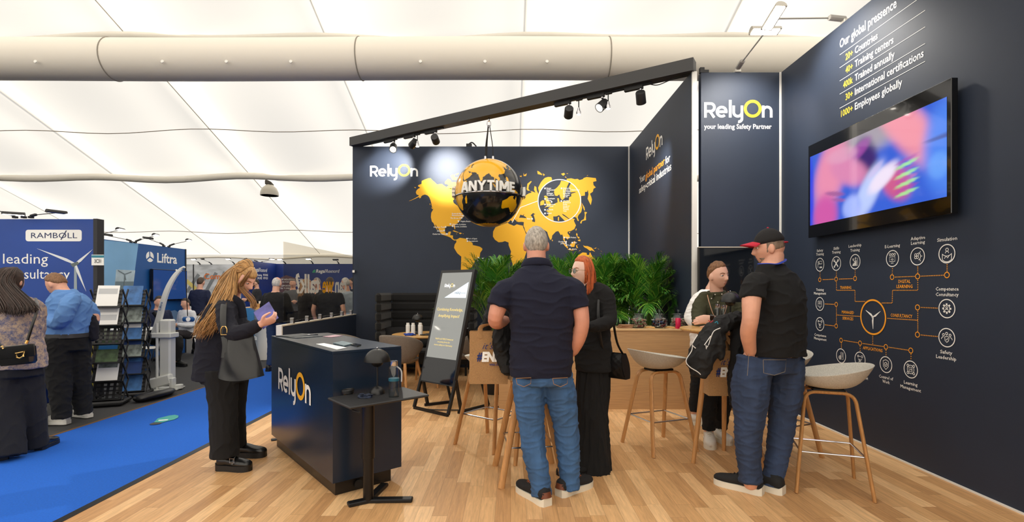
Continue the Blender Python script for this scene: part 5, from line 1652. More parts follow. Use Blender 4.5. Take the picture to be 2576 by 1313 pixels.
FLK = M('flood black', (34, 34, 36), .5)
grp = 'arm floodlights on the neighbouring booths'
ARM = [(RP(38, 549), RP(2, 520) + (0, -.5, 0), 0, 'black arm floodlight at the left frame edge above the name plate'),
       (RP(60, 549), P(34, 540, 6.0), 1, 'lit arm floodlight above the blue wall, left of the name plate'),
       (RP(78, 549), P(142, 535, 6.2), 0, 'dark arm floodlight above the white name plate')]
for k, (ub, ut, vt, on) in enumerate(((236, 303, 578, 1), (330, 268, 592, 0), (340, 392, 592, 1), (412, 372, 600, 0), (425, 475, 605, 1))):
    b = LW(ub, 600)
    b[2] = 2.29
    ARM.append((b, P(ut, vt, b[1] + .1), on, '%s arm floodlight on the emblem wall, %s from the left' % ('lit' if on else 'dark', ('first', 'second', 'third', 'fourth', 'fifth')[k])))
for k, (ub, ut, vt, on, Yb) in enumerate(((503, 487, 653, 1, YF), (532, 509, 652, 0, YF), (590, 574, 652, 1, YF), (648, 618, 652, 0, 16.5), (655, 684, 652, 1, 17.3), (718, 704, 653, 1, YRX), (787, 776, 652, 1, YRX), (852, 844, 654, 0, YRX))):
    b = P(ub, 664, Yb)
    b[2] = 2.295
    ARM.append((b, P(ut, vt, Yb - .25), on, '%s small arm floodlight above the far booths, %s from the left end' % ('lit' if on else 'dark', ('first', 'second', 'third', 'fourth', 'fifth', 'sixth', 'seventh', 'eighth')[k])))
for b, tp, on, lb in ARM:
    arm_floodlight(b, tp, np.cross(nrm(np.asarray(tp) - b), (0, 0, 1)), lb, bool(on), .20, FLK, grp)

# crane model, racks, chairs of the emblem booth
CW = M('crane white', (214, 216, 212), .45)
YC = 7.05
cp = lambda u, v, y=YC: P(u, v, y)
g0 = cp(420, 728)
g0[2] = 0
cr = thing('crane_model', 'white desk sized crane model with curved boom and blue hook block', 'crane model', g0)
MB().box((g0[0] + .01, YC, .56), (.155, .14, .84), bev=.02).build('mast', CW, cr, 0)
MB().box((g0[0], YC, .006), (.36, .26, .012), rz=.2).build('base_plate', CW, cr, 0)
MB().box((g0[0] - .03, YC - .06, .12), (.30, .10, .15), rot=np.array(Matrix.Rotation(-.25, 3, 'Y')), bev=.02).box((g0[0] + .12, YC - .06, .09), (.05, .09, .16), bev=.01).lathe((g0[0] + .16, YC, .01), [(0, 0), (.06, 0), (.06, .05), (0, .05)], 18).build('base_housing', CW, cr, 0)
MB().cyl((g0[0] - .075, YC - .09, .01), (g0[0] - .075, YC - .09, .93), .018, n=12).build('rod', CW, cr)
MB().box((g0[0] - .01, YC - .02, .76), (.27, .19, .07), bev=.01).build('collar', CW, cr, 0)
bp = [cp(388, 842), cp(394, 822), cp(402, 795), cp(412, 755), cp(424, 722), cp(440, 694), cp(456, 676)]
MB().tube(bp, [(.055, .03), (.05, .03), (.05, .03), (.046, .028), (.042, .026), (.036, .024), (.024, .02)], n=8, k=4).build('boom', CW, cr, 40)
MB().tube([cp(451, 679), cp(462, 672), cp(466, 674)], [.018, .016, .010], n=8, k=3).tube([cp(456, 682), cp(446, 682), cp(443, 678)], .012, n=6, k=3).build('boom_head', CW, cr)
MB().cyl(cp(466, 675), cp(472, 795), .006, n=6).build('hoist_rope', BLK, cr)
MB().tube([cp(386, 785), cp(408, 812)], [(.03, .012)] * 2, n=8).build('handle_pad', BLKP, cr)
MB().box(cp(474, 803), (.17, .05, .07), bev=.02).lathe(cp(474, 803, YC - .028), [(0, 0), (.03, 0), (.03, .01), (0, .01)], 16, (0, -1, 0), mi=1).build('hook_block', [M('hook blue', (14, 78, 140), .4), WHITE], cr)
m = MB()
text(m, 'Liftra', cp(404, 781, YC - .04), nrm([.25, 0, .97]), nrm([-.97, 0, .25]), .03, .12, bold=.015)
m.build('letters', M('letter blue', (20, 84, 150), .5), cr, 0)

RK = M('rack black', (24, 24, 26), .45)
def rack(c, rows, label, blist, yaw=.35):
    """folding literature rack: zigzag trays between two side frames"""
    c = np.asarray(c, float)
    t = thing('brochure_rack', label, 'brochure rack', c, 'zigzag literature racks')
    w = np.array([math.cos(yaw), math.sin(yaw), 0])
    n = np.array([math.sin(yaw), -math.cos(yaw), 0])
    MB().box(c + (0, 0, .03), (.36, .34, .06), rz=yaw, bev=.02).build('base', RK, t, 0)
    H_ = 1.40
    nz = rows
    pz = [.06 + (H_ - .06) * k / nz for k in range(nz + 1)]
    for s in (-1, 1):
        m = MB()
        for k in range(nz):
            for sg in (-1, 1):
                m.beam(c + w * s * .16 + n * (.09 * sg) + (0, 0, pz[k]), c + w * s * .16 - n * (.09 * sg) + (0, 0, pz[k + 1]), .012, .022)
        m.build('side_frame', RK, t, 0)
    for k in range(nz):
        zc = (pz[k] + pz[k + 1]) / 2
        up = nrm(np.array([0, 0, .93]) - n * .36)
        fr = nrm(np.cross(w, up))
        o = c + n * .06 + (0, 0, zc)
        m = MB()
        for i in range(5):
            m.beam(o + w * (-.13 + .065 * i) - up * .10, o + w * (-.13 + .065 * i) + up * .10, .03, .004, up=fr)
        for i in range(5):
            m.beam(o - w * .145 + up * (-.10 + .05 * i), o + w * .145 + up * (-.10 + .05 * i), .02, .004, up=fr)
        m.box(o - up * .115 + fr * .02, (.30, .05, .012), rot=np.stack([w, -fr, up], 1))
        m.build('tray', RK, t, 0)
        if k < len(blist) and blist[k]:
            mt, lb = blist[k]
            q = MB()
            q.box(o + up * .03 + fr * .012, (.22, .008, .27), rot=np.stack([w, -fr, up], 1))
            for i, mt2 in enumerate(mt[1:]):
                q.box(o + up * (.09 - .10 * i) + fr * .0165, (.19, .001, .07), rot=np.stack([w, -fr, up], 1), mi=i + 1)
            q.build('brochure', list(mt), None, 0, label=lb, cat='brochure', group='brochures in the racks')
G_ = M('grey text', (190, 192, 194), .6)
b1 = M('photo green', (70, 92, 60), .5, var=(14, .5)); b2 = M('tag blue', (40, 130, 200), .5); b3 = M('photo mixed', (120, 130, 126), .5, var=(16, .6)); b4 = M('sea photo', (60, 110, 170), .5, var=(8, .5)); b5 = M('deep blue cover', (24, 60, 120), .5, var=(6, .3))
rack((-4.90, 6.12, 0), 6, 'black zigzag brochure rack nearest the aisle', [None, ((PAPER, b3), 'white brochure with a landscape photo in the near rack, second tray from below'), ((b1, b2), 'green brochure with blue tag in the near rack, third tray from below'), None, ((PAPER, G_, G_), 'white text sheet with small pictures in the near rack, second tray from above'), ((PAPER, G_), 'white text sheet in the top tray of the near rack')])
rack((-4.98, 6.62, 0), 6, 'black zigzag brochure rack behind the nearer one', [((b4,), 'sea blue brochure in the lowest tray of the rear rack'), ((b5, b4), 'deep blue brochure in the rear rack, second tray from below'), ((b3, b5), 'pale brochure with blue foot in the rear rack, third tray from below'), ((b4, PAPER), 'blue and sand brochure in the rear rack, third tray from above'), ((b3,), 'hazy photo brochure in the rear rack, second tray from above'), ((b4,), 'small brochure in the top tray of the rear rack')])
MB().tube([(-4.62, 6.25, .045), (-4.56, 6.4, .05), (-4.55, 6.6, .045), (-4.62, 6.8, .035)], [(.05, .10), (.045, .10), (.04, .09), (.03, .06)], n=10, k=4, cap='round').build('rack_bag', M('black nylon', (16, 16, 18), .35), None, 180, label='black empty carrying bag lying behind the near rack', cat='bag')

def white_chair(c, rz, label):
    t = thing('cafe_chair', label, 'chair', (0, 0, 0), 'white moulded chairs of the emblem booth')
    sh = M('white ply shell', (226, 224, 218), .4)
    pts = [(-.20, .43), (-.16, .445), (.10, .44), (.17, .455), (.205, .50), (.225, .60), (.25, .78), (.26, .84)]
    cv = crom(pts, 4)
    m = MB()
    m.tube([(x, 0, z) for x, z in cv], [(.008, .20)] * len(cv), n=12, ref=(-.3, 0, 1))
    m.build('shell', sh, t, 60)
    for sx, sy in ((-1, -1), (-1, 1), (1, -1), (1, 1)):
        MB().tube([(sx * .22, sy * .20, 0), (sx * .15, sy * .15, .38), (sx * .10, sy * .06, .425)], .010, n=8, k=4).build('leg', CHROME, t)
    t.location, t.rotation_euler = tuple(c) + (0,), (0, 0, rz)
    return t
white_chair((-5.95, 8.25), .25, 'white moulded chair with chrome legs behind the crane model')
white_chair((-6.60, 9.40), 3.3, 'white moulded chair under the seated man in navy')
white_chair((-6.68, 10.38), 1.9, 'white moulded chair under the seated person in white shirt')
ta = thing('bistro_table', 'white round bistro table partly hidden behind the racks', 'table', (-6.45, 8.55, 0))
MB().lathe((-6.45, 8.55, 0), [(0, .71), (.35, .71), (.35, .735), (0, .735)], 36).build('tabletop', WHITE, ta)
MB().cyl((-6.45, 8.55, .02), (-6.45, 8.55, .71), .03, n=12).build('column', CHROME, ta)
MB().lathe((-6.45, 8.55, 0), [(0, 0), (.22, 0), (.22, .015), (0, .02)], 24).build('base', CHROME, ta)

# white serving counter of the far booths
wc = thing('serving_counter', 'white waisted serving counter beyond the aisle', 'counter', (-4.95, 10.2, 0))
MB().lathe((-4.95, 10.2, 0), [(0, 0), (.30, 0), (.30, .03), (.27, .35), (.20, .62), (.20, .72), (.34, 1.0), (0, 1.0)], 28).build('body', M('counter white', (228, 226, 220), .45), wc)
MB().box((-5.0, 10.2, 1.02), (.9, .5, .04), bev=.01).build('top_panel', OAKT, wc, 0)
for k, (x, y, s) in enumerate(((-5.16, 10.05, .09), (-5.05, 10.08, .075), (-4.93, 10.05, .08))):
    MB().box((x, y, 1.04 + s / 2), (s, s, s), bev=.004).build('snack_box', M('kraft box', (196, 150, 92), .6), None, 0, label='small kraft snack box on the serving counter, %s from the left' % ('first', 'second', 'third')[k], cat='box', group='snack boxes on the serving counter')
MB().lathe((-5.10, 10.25, 1.04), [(0, 0), (.045, 0), (.055, .12), (0, .12)], 18).build('paper_cup', WHITE, None, 35, label='white paper cup behind the snack boxes', cat='cup')
bs = thing('banner_sign', 'small blue standing sign beside the serving counter', 'sign', (-5.25, 9.75, 0))
MB().box((-5.25, 9.75, .53), (.50, .04, 1.02)).build('board', M('banner blue', (60, 130, 190), .5, var=(2, .2)), bs, 0)
MB().box((-5.25, 9.75, .012), (.52, .25, .024)).build('foot', ALU, bs, 0)
m = MB()
text(m, 'Liftra', (-5.17, 9.73, .42), X1, Z1, .10, .24, bold=.015)
m.build('letters', WHITE, bs, 0)

# floor sticker shaped like a shoe sole
fs_ = thing('floor_sticker', 'teal and black shoe sole sticker on the blue carpet', 'sticker', G(412, 1056))
def sole(mb, pts, z=.0035):
    mb.add([G(u, v) + (0, 0, z) for u, v in pts], [tuple(range(len(pts)))[::-1]])
m = MB()
sole(m, [(387, 1063), (397, 1053), (409, 1050), (425, 1046), (440, 1044), (449, 1046), (448, 1051), (438, 1056), (420, 1060), (410, 1063)])
m.build('sole_print', M('sticker teal', (60, 166, 160), .5), fs_, 0)
m = MB()
sole(m, [(376, 1067), (387, 1063.4), (409, 1063.4), (401, 1067), (388, 1069), (378, 1069)])
m.build('heel_print', M('sticker dark', (60, 62, 64), .5), fs_, 0)
m = MB()
sole(m, [(399, 1057.5), (424, 1055.5), (421, 1058), (398, 1060)], .005)
m.build('stripe_print', WHITE, fs_, 0)
# ---------------------------------------------------------------- people: figure tools
def union(mb, vox, smooth=3, wr=None, name='m', post=None):
    """fuse overlapping closed shapes into one continuous surface; wr = (amplitude, fx, fy, fz) folds"""
    me = mb.mesh('raw')
    ob = bpy.data.objects.new('raw', me)
    COL.objects.link(ob)
    md = ob.modifiers.new('r', 'REMESH')
    md.mode, md.voxel_size, md.adaptivity = 'VOXEL', vox, 0
    if smooth:
        s_ = ob.modifiers.new('s', 'SMOOTH')
        s_.factor, s_.iterations = .5, smooth
    dg = bpy.context.evaluated_depsgraph_get()
    me2 = bpy.data.meshes.new_from_object(ob.evaluated_get(dg))
    bpy.data.objects.remove(ob)
    bpy.data.meshes.remove(me)
    me2.name = name
    if wr or post:
        n = len(me2.vertices)
        co = np.empty(n * 3, 'f')
        me2.vertices.foreach_get('co', co)
        co = co.reshape(-1, 3)
        if wr:
            no = np.empty(n * 3, 'f')
            me2.vertices.foreach_get('normal', no)
            no = no.reshape(-1, 3)
            a, fx, fy, fz = wr[:4]
            sk = wr[4] if len(wr) > 4 else 0
            nz = noise.noise
            d = np.array([.6 * nz((x * fx + z * sk, y * fy, z * fz + 3.1)) + .75 * (1 - abs(nz((x * fx * 1.6 + 5 - z * sk, y * fy * 1.6, z * fz * 1.5)))) ** 5 - .35 for x, y, z in co.tolist()])
            co = co + no * (a * d)[:, None]
        if post:
            co = post(co)
        me2.vertices.foreach_set('co', co.astype('f').ravel())
        me2.update()
    return me2

def frame(face, pitch=0.0, roll=0.0):
    """head axes: columns right, forward, up; face = horizontal direction looked to, pitch > 0 looks down"""
    f = nrm([face[0], face[1], 0])
    r = np.array([f[1], -f[0], 0])
    u = np.array([0, 0, 1.])
    c, s = math.cos(pitch), math.sin(pitch)
    f2, u2 = f * c - u * s, u * c + f * s
    c, s = math.cos(roll), math.sin(roll)
    r3, u3 = r * c + u2 * s, u2 * c - r * s
    return np.stack([r3, f2, u3], 1)

def gauss(x, s):
    return np.exp(-(x / s) ** 2)

def head_points(n=56, m=44):
    th = np.linspace(0, 2 * math.pi, n, endpoint=False)
    ph = np.linspace(-math.pi / 2, math.pi / 2, m)
    T, Pp = np.meshgrid(th, ph)
    x = .074 * np.cos(Pp) * np.cos(T)
    y = .096 * np.cos(Pp) * np.sin(T)
    z = .118 * np.sin(Pp)
    lo = np.clip(-z / .118, 0, 1)
    x = x * (1 - .30 * lo ** 1.6 * (y > -.03) - .18 * lo ** 1.5 * (y <= -.03))
    x = x * (1 + .05 * np.clip(z / .118, 0, 1))
    back = np.clip(-y / .096, 0, 1)
    y = y * (1 - .42 * lo ** 1.3 * (back > 0))
    fr = np.clip(y / .096, 0, 1)
    y = np.where(y > 0, y * (.95 + .05 * lo), y)
    ff = fr ** .5
    y += ff * .004 * gauss(z - .026, .012) * gauss(x, .055)
    y -= ff * .011 * (gauss(x - .031, .016) + gauss(x + .031, .016)) * gauss(z - .004, .012)
    y += ff * gauss(x, .0105) * (.010 * gauss(z - .000, .014) + .019 * gauss(z + .020, .014) + .021 * gauss(z + .034, .010))
    y += ff * gauss(z + .036, .008) * .006 * (gauss(x - .014, .008) + gauss(x + .014, .008))
    y += ff * gauss(x, .024) * (.007 * gauss(z + .060, .006) + .007 * gauss(z + .074, .007) - .004 * gauss(z + .0665, .003))
    y += ff * gauss(x, .026) * .015 * gauss(z + .100, .018)
    y += ff * .006 * (gauss(x - .045, .018) + gauss(x + .045, .018)) * gauss(z + .022, .02)
    return np.stack([x, y, z], -1), n, m

HEADP, HN, HM = head_points()

class Person:
    def __init__(s, label, foot, skin=(222, 170, 146), vox=.0055, group=None):
        s.root = thing('person', label, 'person', (foot[0], foot[1], foot[2] if len(foot) > 2 else 0), group)
        s.b = MB()
        s.skin = M('skin %d %d %d' % skin, skin, .5, var=(18, .06))
        s.vox = vox

    def L(s, pts, k=3):
        """(u, v, Y, r_px) list -> points and radii in metres; r may be a pair (px along ref, metres across)"""
        p = np.array([P(a[0], a[1], a[2]) for a in pts])
        r = [(a[3] * a[2] / F if np.isscalar(a[3]) else (a[3][0] * a[2] / F, a[3][1])) for a in pts]
        return p, r

    def limb(s, mb, pts, n=16, k=4, grow=1.0, cap='round', ref=(1, 0, 0)):
        p, r = s.L(pts)
        r = [(q * grow if np.isscalar(q) else (q[0] * grow, q[1] * grow)) for q in r]
        mb.tube(p, r, n=n, k=k, cap=cap, ref=ref)

    def torso(s, mb, rows, grow=1.0, rz=0.0, cap='flat'):
        """rows (u, v, Y, half width px, half depth m), from hem upward; rz turns the sections"""
        rows = [tuple(q) for q in rows]
        A = crom(np.array(rows, float), 4)
        n = 36
        vs, K = [], len(A)
        ca, sa = math.cos(rz), math.sin(rz)
        for u, v, Y, w, d in A:
            c = P(u, v, Y)
            w = w * Y / F * grow
            d = d * grow
            for j in range(n):
                t = 2 * math.pi * j / n
                cx_, sx_ = math.cos(t), math.sin(t)
                e = .82
                x = math.copysign(abs(cx_) ** e, cx_) * w
                y = math.copysign(abs(sx_) ** e, sx_) * d
                vs.append(c + np.array([x * ca - y * sa, x * sa + y * ca, 0]))
        fs = [(i * n + j, i * n + (j + 1) % n, (i + 1) * n + (j + 1) % n, (i + 1) * n + j) for i in range(K - 1) for j in range(n)]
        fs += [tuple(range(n))[::-1], tuple(range((K - 1) * n, K * n))]
        mb.add(vs, fs)

    def head(s, u, v, Y, h, face, pitch=0.0, roll=0.0, neck=None, neck_r=.058):
        """u, v = middle of the head; h = chin to crown in metres"""
        c = P(u, v, Y)
        s.hc, s.hf, s.hs = c, frame(face, pitch, roll), h / .236
        pts = HEADP.reshape(-1, 3) * s.hs @ s.hf.T + c
        fs = [(i * HN + j, i * HN + (j + 1) % HN, (i + 1) * HN + (j + 1) % HN, (i + 1) * HN + j) for i in range(HM - 1) for j in range(HN)]
        s.b.add(pts, fs)
        for sx in (-1, 1):
            e = s.H(sx * .076, -.006, -.012)
            s.b.ell(e, np.array([.010, .020, .031]) * s.hs, 12, 10, rot=s.hf @ np.array(Matrix.Rotation(.25 * sx, 3, 'Z')))
        if neck is not None:
            nb = P(*neck)
            s.b.tube([nb, nb * .5 + s.H(0, -.030, -.075) * .5, s.H(0, -.022, -.050)], [(neck_r * 1.15,) * 2, (neck_r,) * 2, (neck_r * .98,) * 2], n=18, k=3, cap='round')

    def H(s, x, y, z):
        return s.hc + s.hf @ (np.array([x, y, z]) * s.hs)

    def surf(s, x, z, out=0.0):
        """point of the face at (x, z), pushed out a little"""
        q = HEADP.reshape(-1, 3)
        k = np.where(q[:, 1] > 0, (q[:, 0] - x) ** 2 + (q[:, 2] - z) ** 2, 9)
        i = np.argsort(k)[:4]
        w = 1 / (k[i] + 1e-7)
        return s.H(x, float((q[i, 1] * w).sum() / w.sum()) + out, z)

    def face(s, brow=(90, 60, 40), lip=(176, 98, 92), iris=(70, 74, 80)):
        e, ld = MB(), MB()
        for sx in (-1, 1):
            c = s.H(sx * .031, .0715, .004)
            e.ell(c, np.array([.0120] * 3) * s.hs, 14, 10, rot=s.hf)
            e.lathe(c + s.hf[:, 1] * .0112 * s.hs, [(0, .0), (.0062 * s.hs, 0), (.005 * s.hs, .0012), (0, .0016)], 12, s.hf[:, 1], mi=1)
            for lo, hi, r in ((.32, 1.5, .0131), (-1.5, -.42, .0130)):
                ld.grid(lambda a, b: c + s.hf @ (np.array([math.sin((a - .5) * 3.0) * math.cos(lo + (hi - lo) * b), math.cos((a - .5) * 3.0) * math.cos(lo + (hi - lo) * b), math.sin(lo + (hi - lo) * b)]) * r * s.hs), 12, 6, flip=True)
        e.build('eyes', [M('eye white', (206, 198, 190), .3), M('iris %d' % iris[0], iris, .2)], s.root, 60)
        ld.build('eyelids', s.skin, s.root, 180)
        b = MB()
        for sx in (-1, 1):
            b.tube([s.surf(sx * .014, .020, .0005), s.surf(sx * .032, .0255, .0005), s.surf(sx * .048, .021, .0005)], [.0022, .0032, .0015], n=6, k=4)
        b.build('eyebrows', M('hair %d %d %d' % brow, brow, .7), s.root)
        l = MB()
        l.tube([s.surf(-.022, -.067, -.002), s.surf(0, -.062, -.0025), s.surf(.022, -.067, -.002)], [.001, (.0036, .0042), .001], n=8, k=5)
        l.tube([s.surf(-.020, -.0685, -.002), s.surf(0, -.0735, -.0028), s.surf(.020, -.0685, -.002)], [.001, (.0042, .0046), .001], n=8, k=5)
        l.build('lips', M('lips %d' % lip[0], lip, .45), s.root)

    def hair_cap(s, rgb, region, thick=1.07, amp=.006, freq=60, name='hair', stretch=(1, 1, 1), var=.35):
        """short hair or the close part of long hair: region(x, y, z) > 0 where hair grows (head units, metres)"""
        p = HEADP.reshape(-1, 3)
        pu = p.copy()
        w = np.clip(np.array([region(*q) for q in p]) / .012, -1, 1) * .5 + .5
        w = w * w * (3 - 2 * w)
        k = .88 + (thick - .88) * w
        k = k + np.array([noise.noise((a * freq * stretch[0], b * freq * stretch[1], c * freq * stretch[2])) for a, b, c in p.tolist()]) * amp / .1 * w
        # keep the hair close at the temples
        pu = p * k[:, None]
        pts = pu * s.hs @ s.hf.T + s.hc
        fs = [(i * HN + j, i * HN + (j + 1) % HN, (i + 1) * HN + (j + 1) % HN, (i + 1) * HN + j) for i in range(HM - 1) for j in range(HN)]
        m = MB()
        m.add(pts, fs)
        return m.build(name, M('hair %d %d %d' % rgb, rgb, .6, var=(90, var, (1, 1, .35))), s.root, 180)

    def strands(s, guides, n, rgb, rad=.006, wave=.01, wl=9, seed=1, jit=.012, name='hair_locks', var=.3, wig=0.7):
        """locks of hair between guide lines (each a list of world points)"""
        r = random.Random(seed)
        m = MB()
        Gd = [crom(np.array(g, float), 7) for g in guides]
        K = len(Gd[0])
        for i in range(n):
            t = r.random() * (len(Gd) - 1)
            a = min(int(t), len(Gd) - 2)
            f = t - a
            c = Gd[a] * (1 - f) + Gd[a + 1] * f
            q = np.linspace(0, 1, K)
            off = np.array([r.gauss(0, jit) for _ in range(3)])
            ph, ph2 = r.uniform(0, 6.28), r.uniform(0, 6.28)
            am = wave * r.uniform(.4, 1.2)
            c = c + off * (q[:, None] ** .6) * 1.0
            c = c + np.stack([am * np.sin(wl * q + ph), am * wig * np.cos(wl * q * .8 + ph2), am * .3 * np.sin(wl * q + ph2)], 1) * q[:, None]
            L = K if r.random() < .6 else int(K * r.uniform(.75, 1))
            w = rad * r.uniform(.7, 1.3)
            rr = [w * (.55 + .45 * math.sin(math.pi * min(1, .2 + .8 * k / L))) * (1 if k < L - 3 else (L - k) / 4) for k in range(L)]
            m.tube(c[:L], rr, n=4, cap='fix', mi=i % 3)
        d = lambda f: tuple(max(0, min(255, int(k * f))) for k in rgb)
        cols = [M('hair %d %d %d' % c_, c_, .48) for c_ in (d(1 - var), rgb, d(1 + var * .5))]
        return m.build(name, cols, s.root, 180)

    def hand(s, wrist, d, nrm_, length=.185, curl=.5, side=1, spread=.0, thumb=.6, mb=None):
        """palm, five jointed fingers; d = pointing direction, nrm_ = where the palm faces, side=+1 thumb on d x palm side"""
        mb = mb or s.b
        wrist = np.asarray(wrist, float)
        d, q = nrm(d), nrm(nrm_)
        q = nrm(q - d * d.dot(q))
        r = np.cross(d, q) * side
        k = length / .185
        mb.tube([wrist - d * .02, wrist + d * .02 * k, wrist + d * .05 * k, wrist + d * .085 * k], [(.027 * k, .021 * k), (.033 * k, .018 * k), (.040 * k, .016 * k), (.039 * k, .013 * k)], n=14, k=3, cap='round', ref=r)
        for i, (x, L, ra) in enumerate(((.029, .068, .0086), (.010, .076, .0090), (-.010, .070, .0086), (-.028, .056, .0076))):
            c = curl * (1 + .10 * i)
            p = wrist + d * (.084 - .006 * abs(i - 1)) * k + r * x * k
            pts = [p - d * .02 * k]
            ang = 0
            dd = nrm(d + r * spread * (x / .03))
            for j, fr in enumerate((.46, .30, .24)):
                pts.append(p)
                ang += c * (.55, .9, .6)[j]
                p = p + (dd * math.cos(ang) + q * math.sin(ang)) * L * fr * k
            pts.append(p)
            mb.tube(pts, [ra * k, ra * k, ra * .95 * k, ra * .88 * k, ra * .75 * k], n=10, k=3, cap='round')
        p0 = wrist + d * .022 * k + r * .026 * k
        p1 = p0 + (d * .55 + r * .62 + q * .35 * thumb) * .045 * k
        p2 = p1 + (d * .85 + r * (.30 - .3 * thumb) + q * .45 * thumb) * .032 * k
        p3 = p2 + (d * .9 - r * .15 * thumb + q * .5 * thumb) * .026 * k
        mb.tube([p0, p1, p2, p3], [.0135 * k, .0115 * k, .0100 * k, .0085 * k], n=10, k=3, cap='round')

    def foot(s, heel, toe):
        heel, toe = np.asarray(heel, float), np.asarray(toe, float)
        d = nrm(toe - heel)
        L = np.linalg.norm(toe - heel)
        s.b.tube([heel + d * .03 + (0, 0, .05), heel + d * L * .4 + (0, 0, .05), heel + d * L * .85 + (0, 0, .035)], [.024, .026, .022], n=12, k=2, cap='round')
        s.b.tube([heel + d * .05 + (0, 0, .05), heel + d * .07 + (0, 0, .125)], [.024, .024], n=12, cap='round')

    def body(s, smooth=2):
        me = union(s.b, s.vox, smooth, name='body')
        s.bo = link_mesh(me, 'body', s.skin, s.root, 180)
        return s.bo

    def cloth(s, name, mb, mat, vox=None, smooth=5, wr=(.007, 7, 7, 16), post=None, label=None):
        me = union(mb, vox or s.vox * 1.25, smooth, wr, name, post)
        return link_mesh(me, name, mat, s.root, 180, label=label)

    def shoe(s, heel, toe, w=.048, h=.085, mat=None, sole=None, sole_h=.028, ankle=.10, tongue=True, name='shoe', lace=None, low=False):
        heel, toe = np.asarray(heel, float), np.asarray(toe, float)
        heel[2] = toe[2] = s.root.location[2]
        d = nrm(toe - heel)
        L = np.linalg.norm(toe - heel)
        r = np.array([d[1], -d[0], 0])
        o = heel + (0, 0, sole_h)
        rows = [(.0, .60, .72), (.06, .86, .92), (.16, .90, 1.0), (.30, .84, .98), (.45, .90, .86), (.60, 1.0, .66), (.75, 1.04, .55), (.88, .92, .46), (.96, .62, .36), (1.0, .30, .22)]
        def sec(f, ww, hh, z0, z1, n=20):
            c = heel + d * L * f
            out = []
            for j in range(n):
                t = 2 * math.pi * j / n
                cs, sn = math.cos(t), math.sin(t)
                x = math.copysign(abs(cs) ** .75, cs) * w * ww
                zz = (z0 + z1) / 2 + (z1 - z0) / 2 * math.copysign(abs(sn) ** .7, sn)
                if sn > 0:
                    x *= (1 - .45 * sn ** 2)
                out.append(c + r * x + np.array([0, 0, zz]))
            return out
        def loft(rows_):
            m = MB()
            vs = []
            for q in rows_:
                vs += sec(*q)
            K, n = len(rows_), 20
            fs = [(i * n + j, i * n + (j + 1) % n, (i + 1) * n + (j + 1) % n, (i + 1) * n + j) for i in range(K - 1) for j in range(n)]
            fs += [tuple(range(n))[::-1], tuple(range((K - 1) * n, K * n))]
            m.add(vs, fs)
            return m
        up = loft([(f, a, b, sole_h * .6, sole_h + h * b) for f, a, b in rows])
        if not low:
            up.tube([heel + d * L * .20 + (0, 0, sole_h + h * .5), heel + d * L * .20 + (0, 0, ankle)], [(.036, .044), (.034, .040)], n=18, ref=r)
        so_ = up.build(name, mat, s.root, 180)
        f_ = heel
        sm = MB()
        n = 28
        outl = []
        for f, a, b in rows:
            outl.append((f, a * 1.06))
        L_s = [heel + d * (L * f * 1.02 - .006) + r * w * a for f, a in outl] + [heel + d * (L * f * 1.02 - .006) - r * w * a for f, a in outl[::-1]]
        bot = [p + (0, 0, 0) for p in L_s]
        topv = [p + (0, 0, sole_h * (1 + (.35 if i in (0, len(L_s) - 1) else 0))) for i, p in enumerate(L_s)]
        n = len(bot)
        sm.add(bot + topv, [tuple(range(n)), tuple(range(n, 2 * n))[::-1]] + [(i, i + n, (i + 1) % n + n, (i + 1) % n) for i in range(n)])
        sm.build('sole', sole or mat, so_, 50)
        if lace:
            lm = MB()
            for k in range(4):
                c = heel + d * L * (.42 + .075 * k) + (0, 0, sole_h + h * (.92 - .11 * k))
                lm.tube([c - r * w * .5 - (0, 0, .010), c + (0, 0, .004), c + r * w * .5 - (0, 0, .010)], .0032, n=6, k=3)
            lm.build('laces', lace, so_)
        return so_

JEANS = lambda rgb, nm: M(nm, rgb, .85, var=(7, .30, (1, 1, .25)), bump=(120, .25, (2.5, 2.5, .5)))
BLACKC = M('black cloth', (13, 13, 15), .92, bump=(300, .25))
BLACKW = M('black wool', (15, 15, 17), .95, bump=(240, .3))
NAVYW = M('navy wool', (18, 19, 32), .95, bump=(240, .3))
# ---------------------------------------------------------------- the people at the stand
# man in navy polo, back to the camera
p = Person('man seen from behind in navy polo and blue jeans, with short grey hair', (.29, 3.40), (214, 150, 126))
p.head(1349, 616, 3.47, .248, (0.05, 1), .05, neck=(1350, 668, 3.42), neck_r=.066)
B_rows = [(1360, 945, 3.42, 78, .150), (1361, 900, 3.42, 80, .158), (1362, 850, 3.41, 79, .158), (1364, 800, 3.40, 82, .155), (1363, 750, 3.39, 84, .148), (1358, 712, 3.39, 80, .125), (1352, 688, 3.40, 60, .095), (1350, 668, 3.41, 33, .072)]
p.torso(p.b, B_rows, .86)
p.limb(p.b, [(1292, 724, 3.39, 15), (1262, 755, 3.38, 22), (1246, 800, 3.37, 19), (1252, 812, 3.46, 17), (1275, 806, 3.60, 14), (1296, 800, 3.70, 11)])
p.hand(P(1296, 800, 3.70), (.75, .65, 0), (0, 0, -1), curl=.6, side=-1)
p.limb(p.b, [(1424, 724, 3.38, 15), (1452, 755, 3.36, 22), (1464, 808, 3.33, 19), (1456, 850, 3.36, 18), (1442, 882, 3.42, 14)])
p.hand(P(1442, 882, 3.42), (-.35, .45, -.8), (-1, 0, 0), curl=.3, side=1)
LL = [(1326, 915, 3.42, 40), (1330, 985, 3.41, 38), (1338, 1075, 3.40, 31), (1346, 1140, 3.36, 28), (1360, 1225, 3.31, 23)]
LR = [(1400, 915, 3.42, 40), (1408, 985, 3.42, 38), (1424, 1075, 3.44, 31), (1430, 1140, 3.44, 28), (1433, 1208, 3.43, 22)]
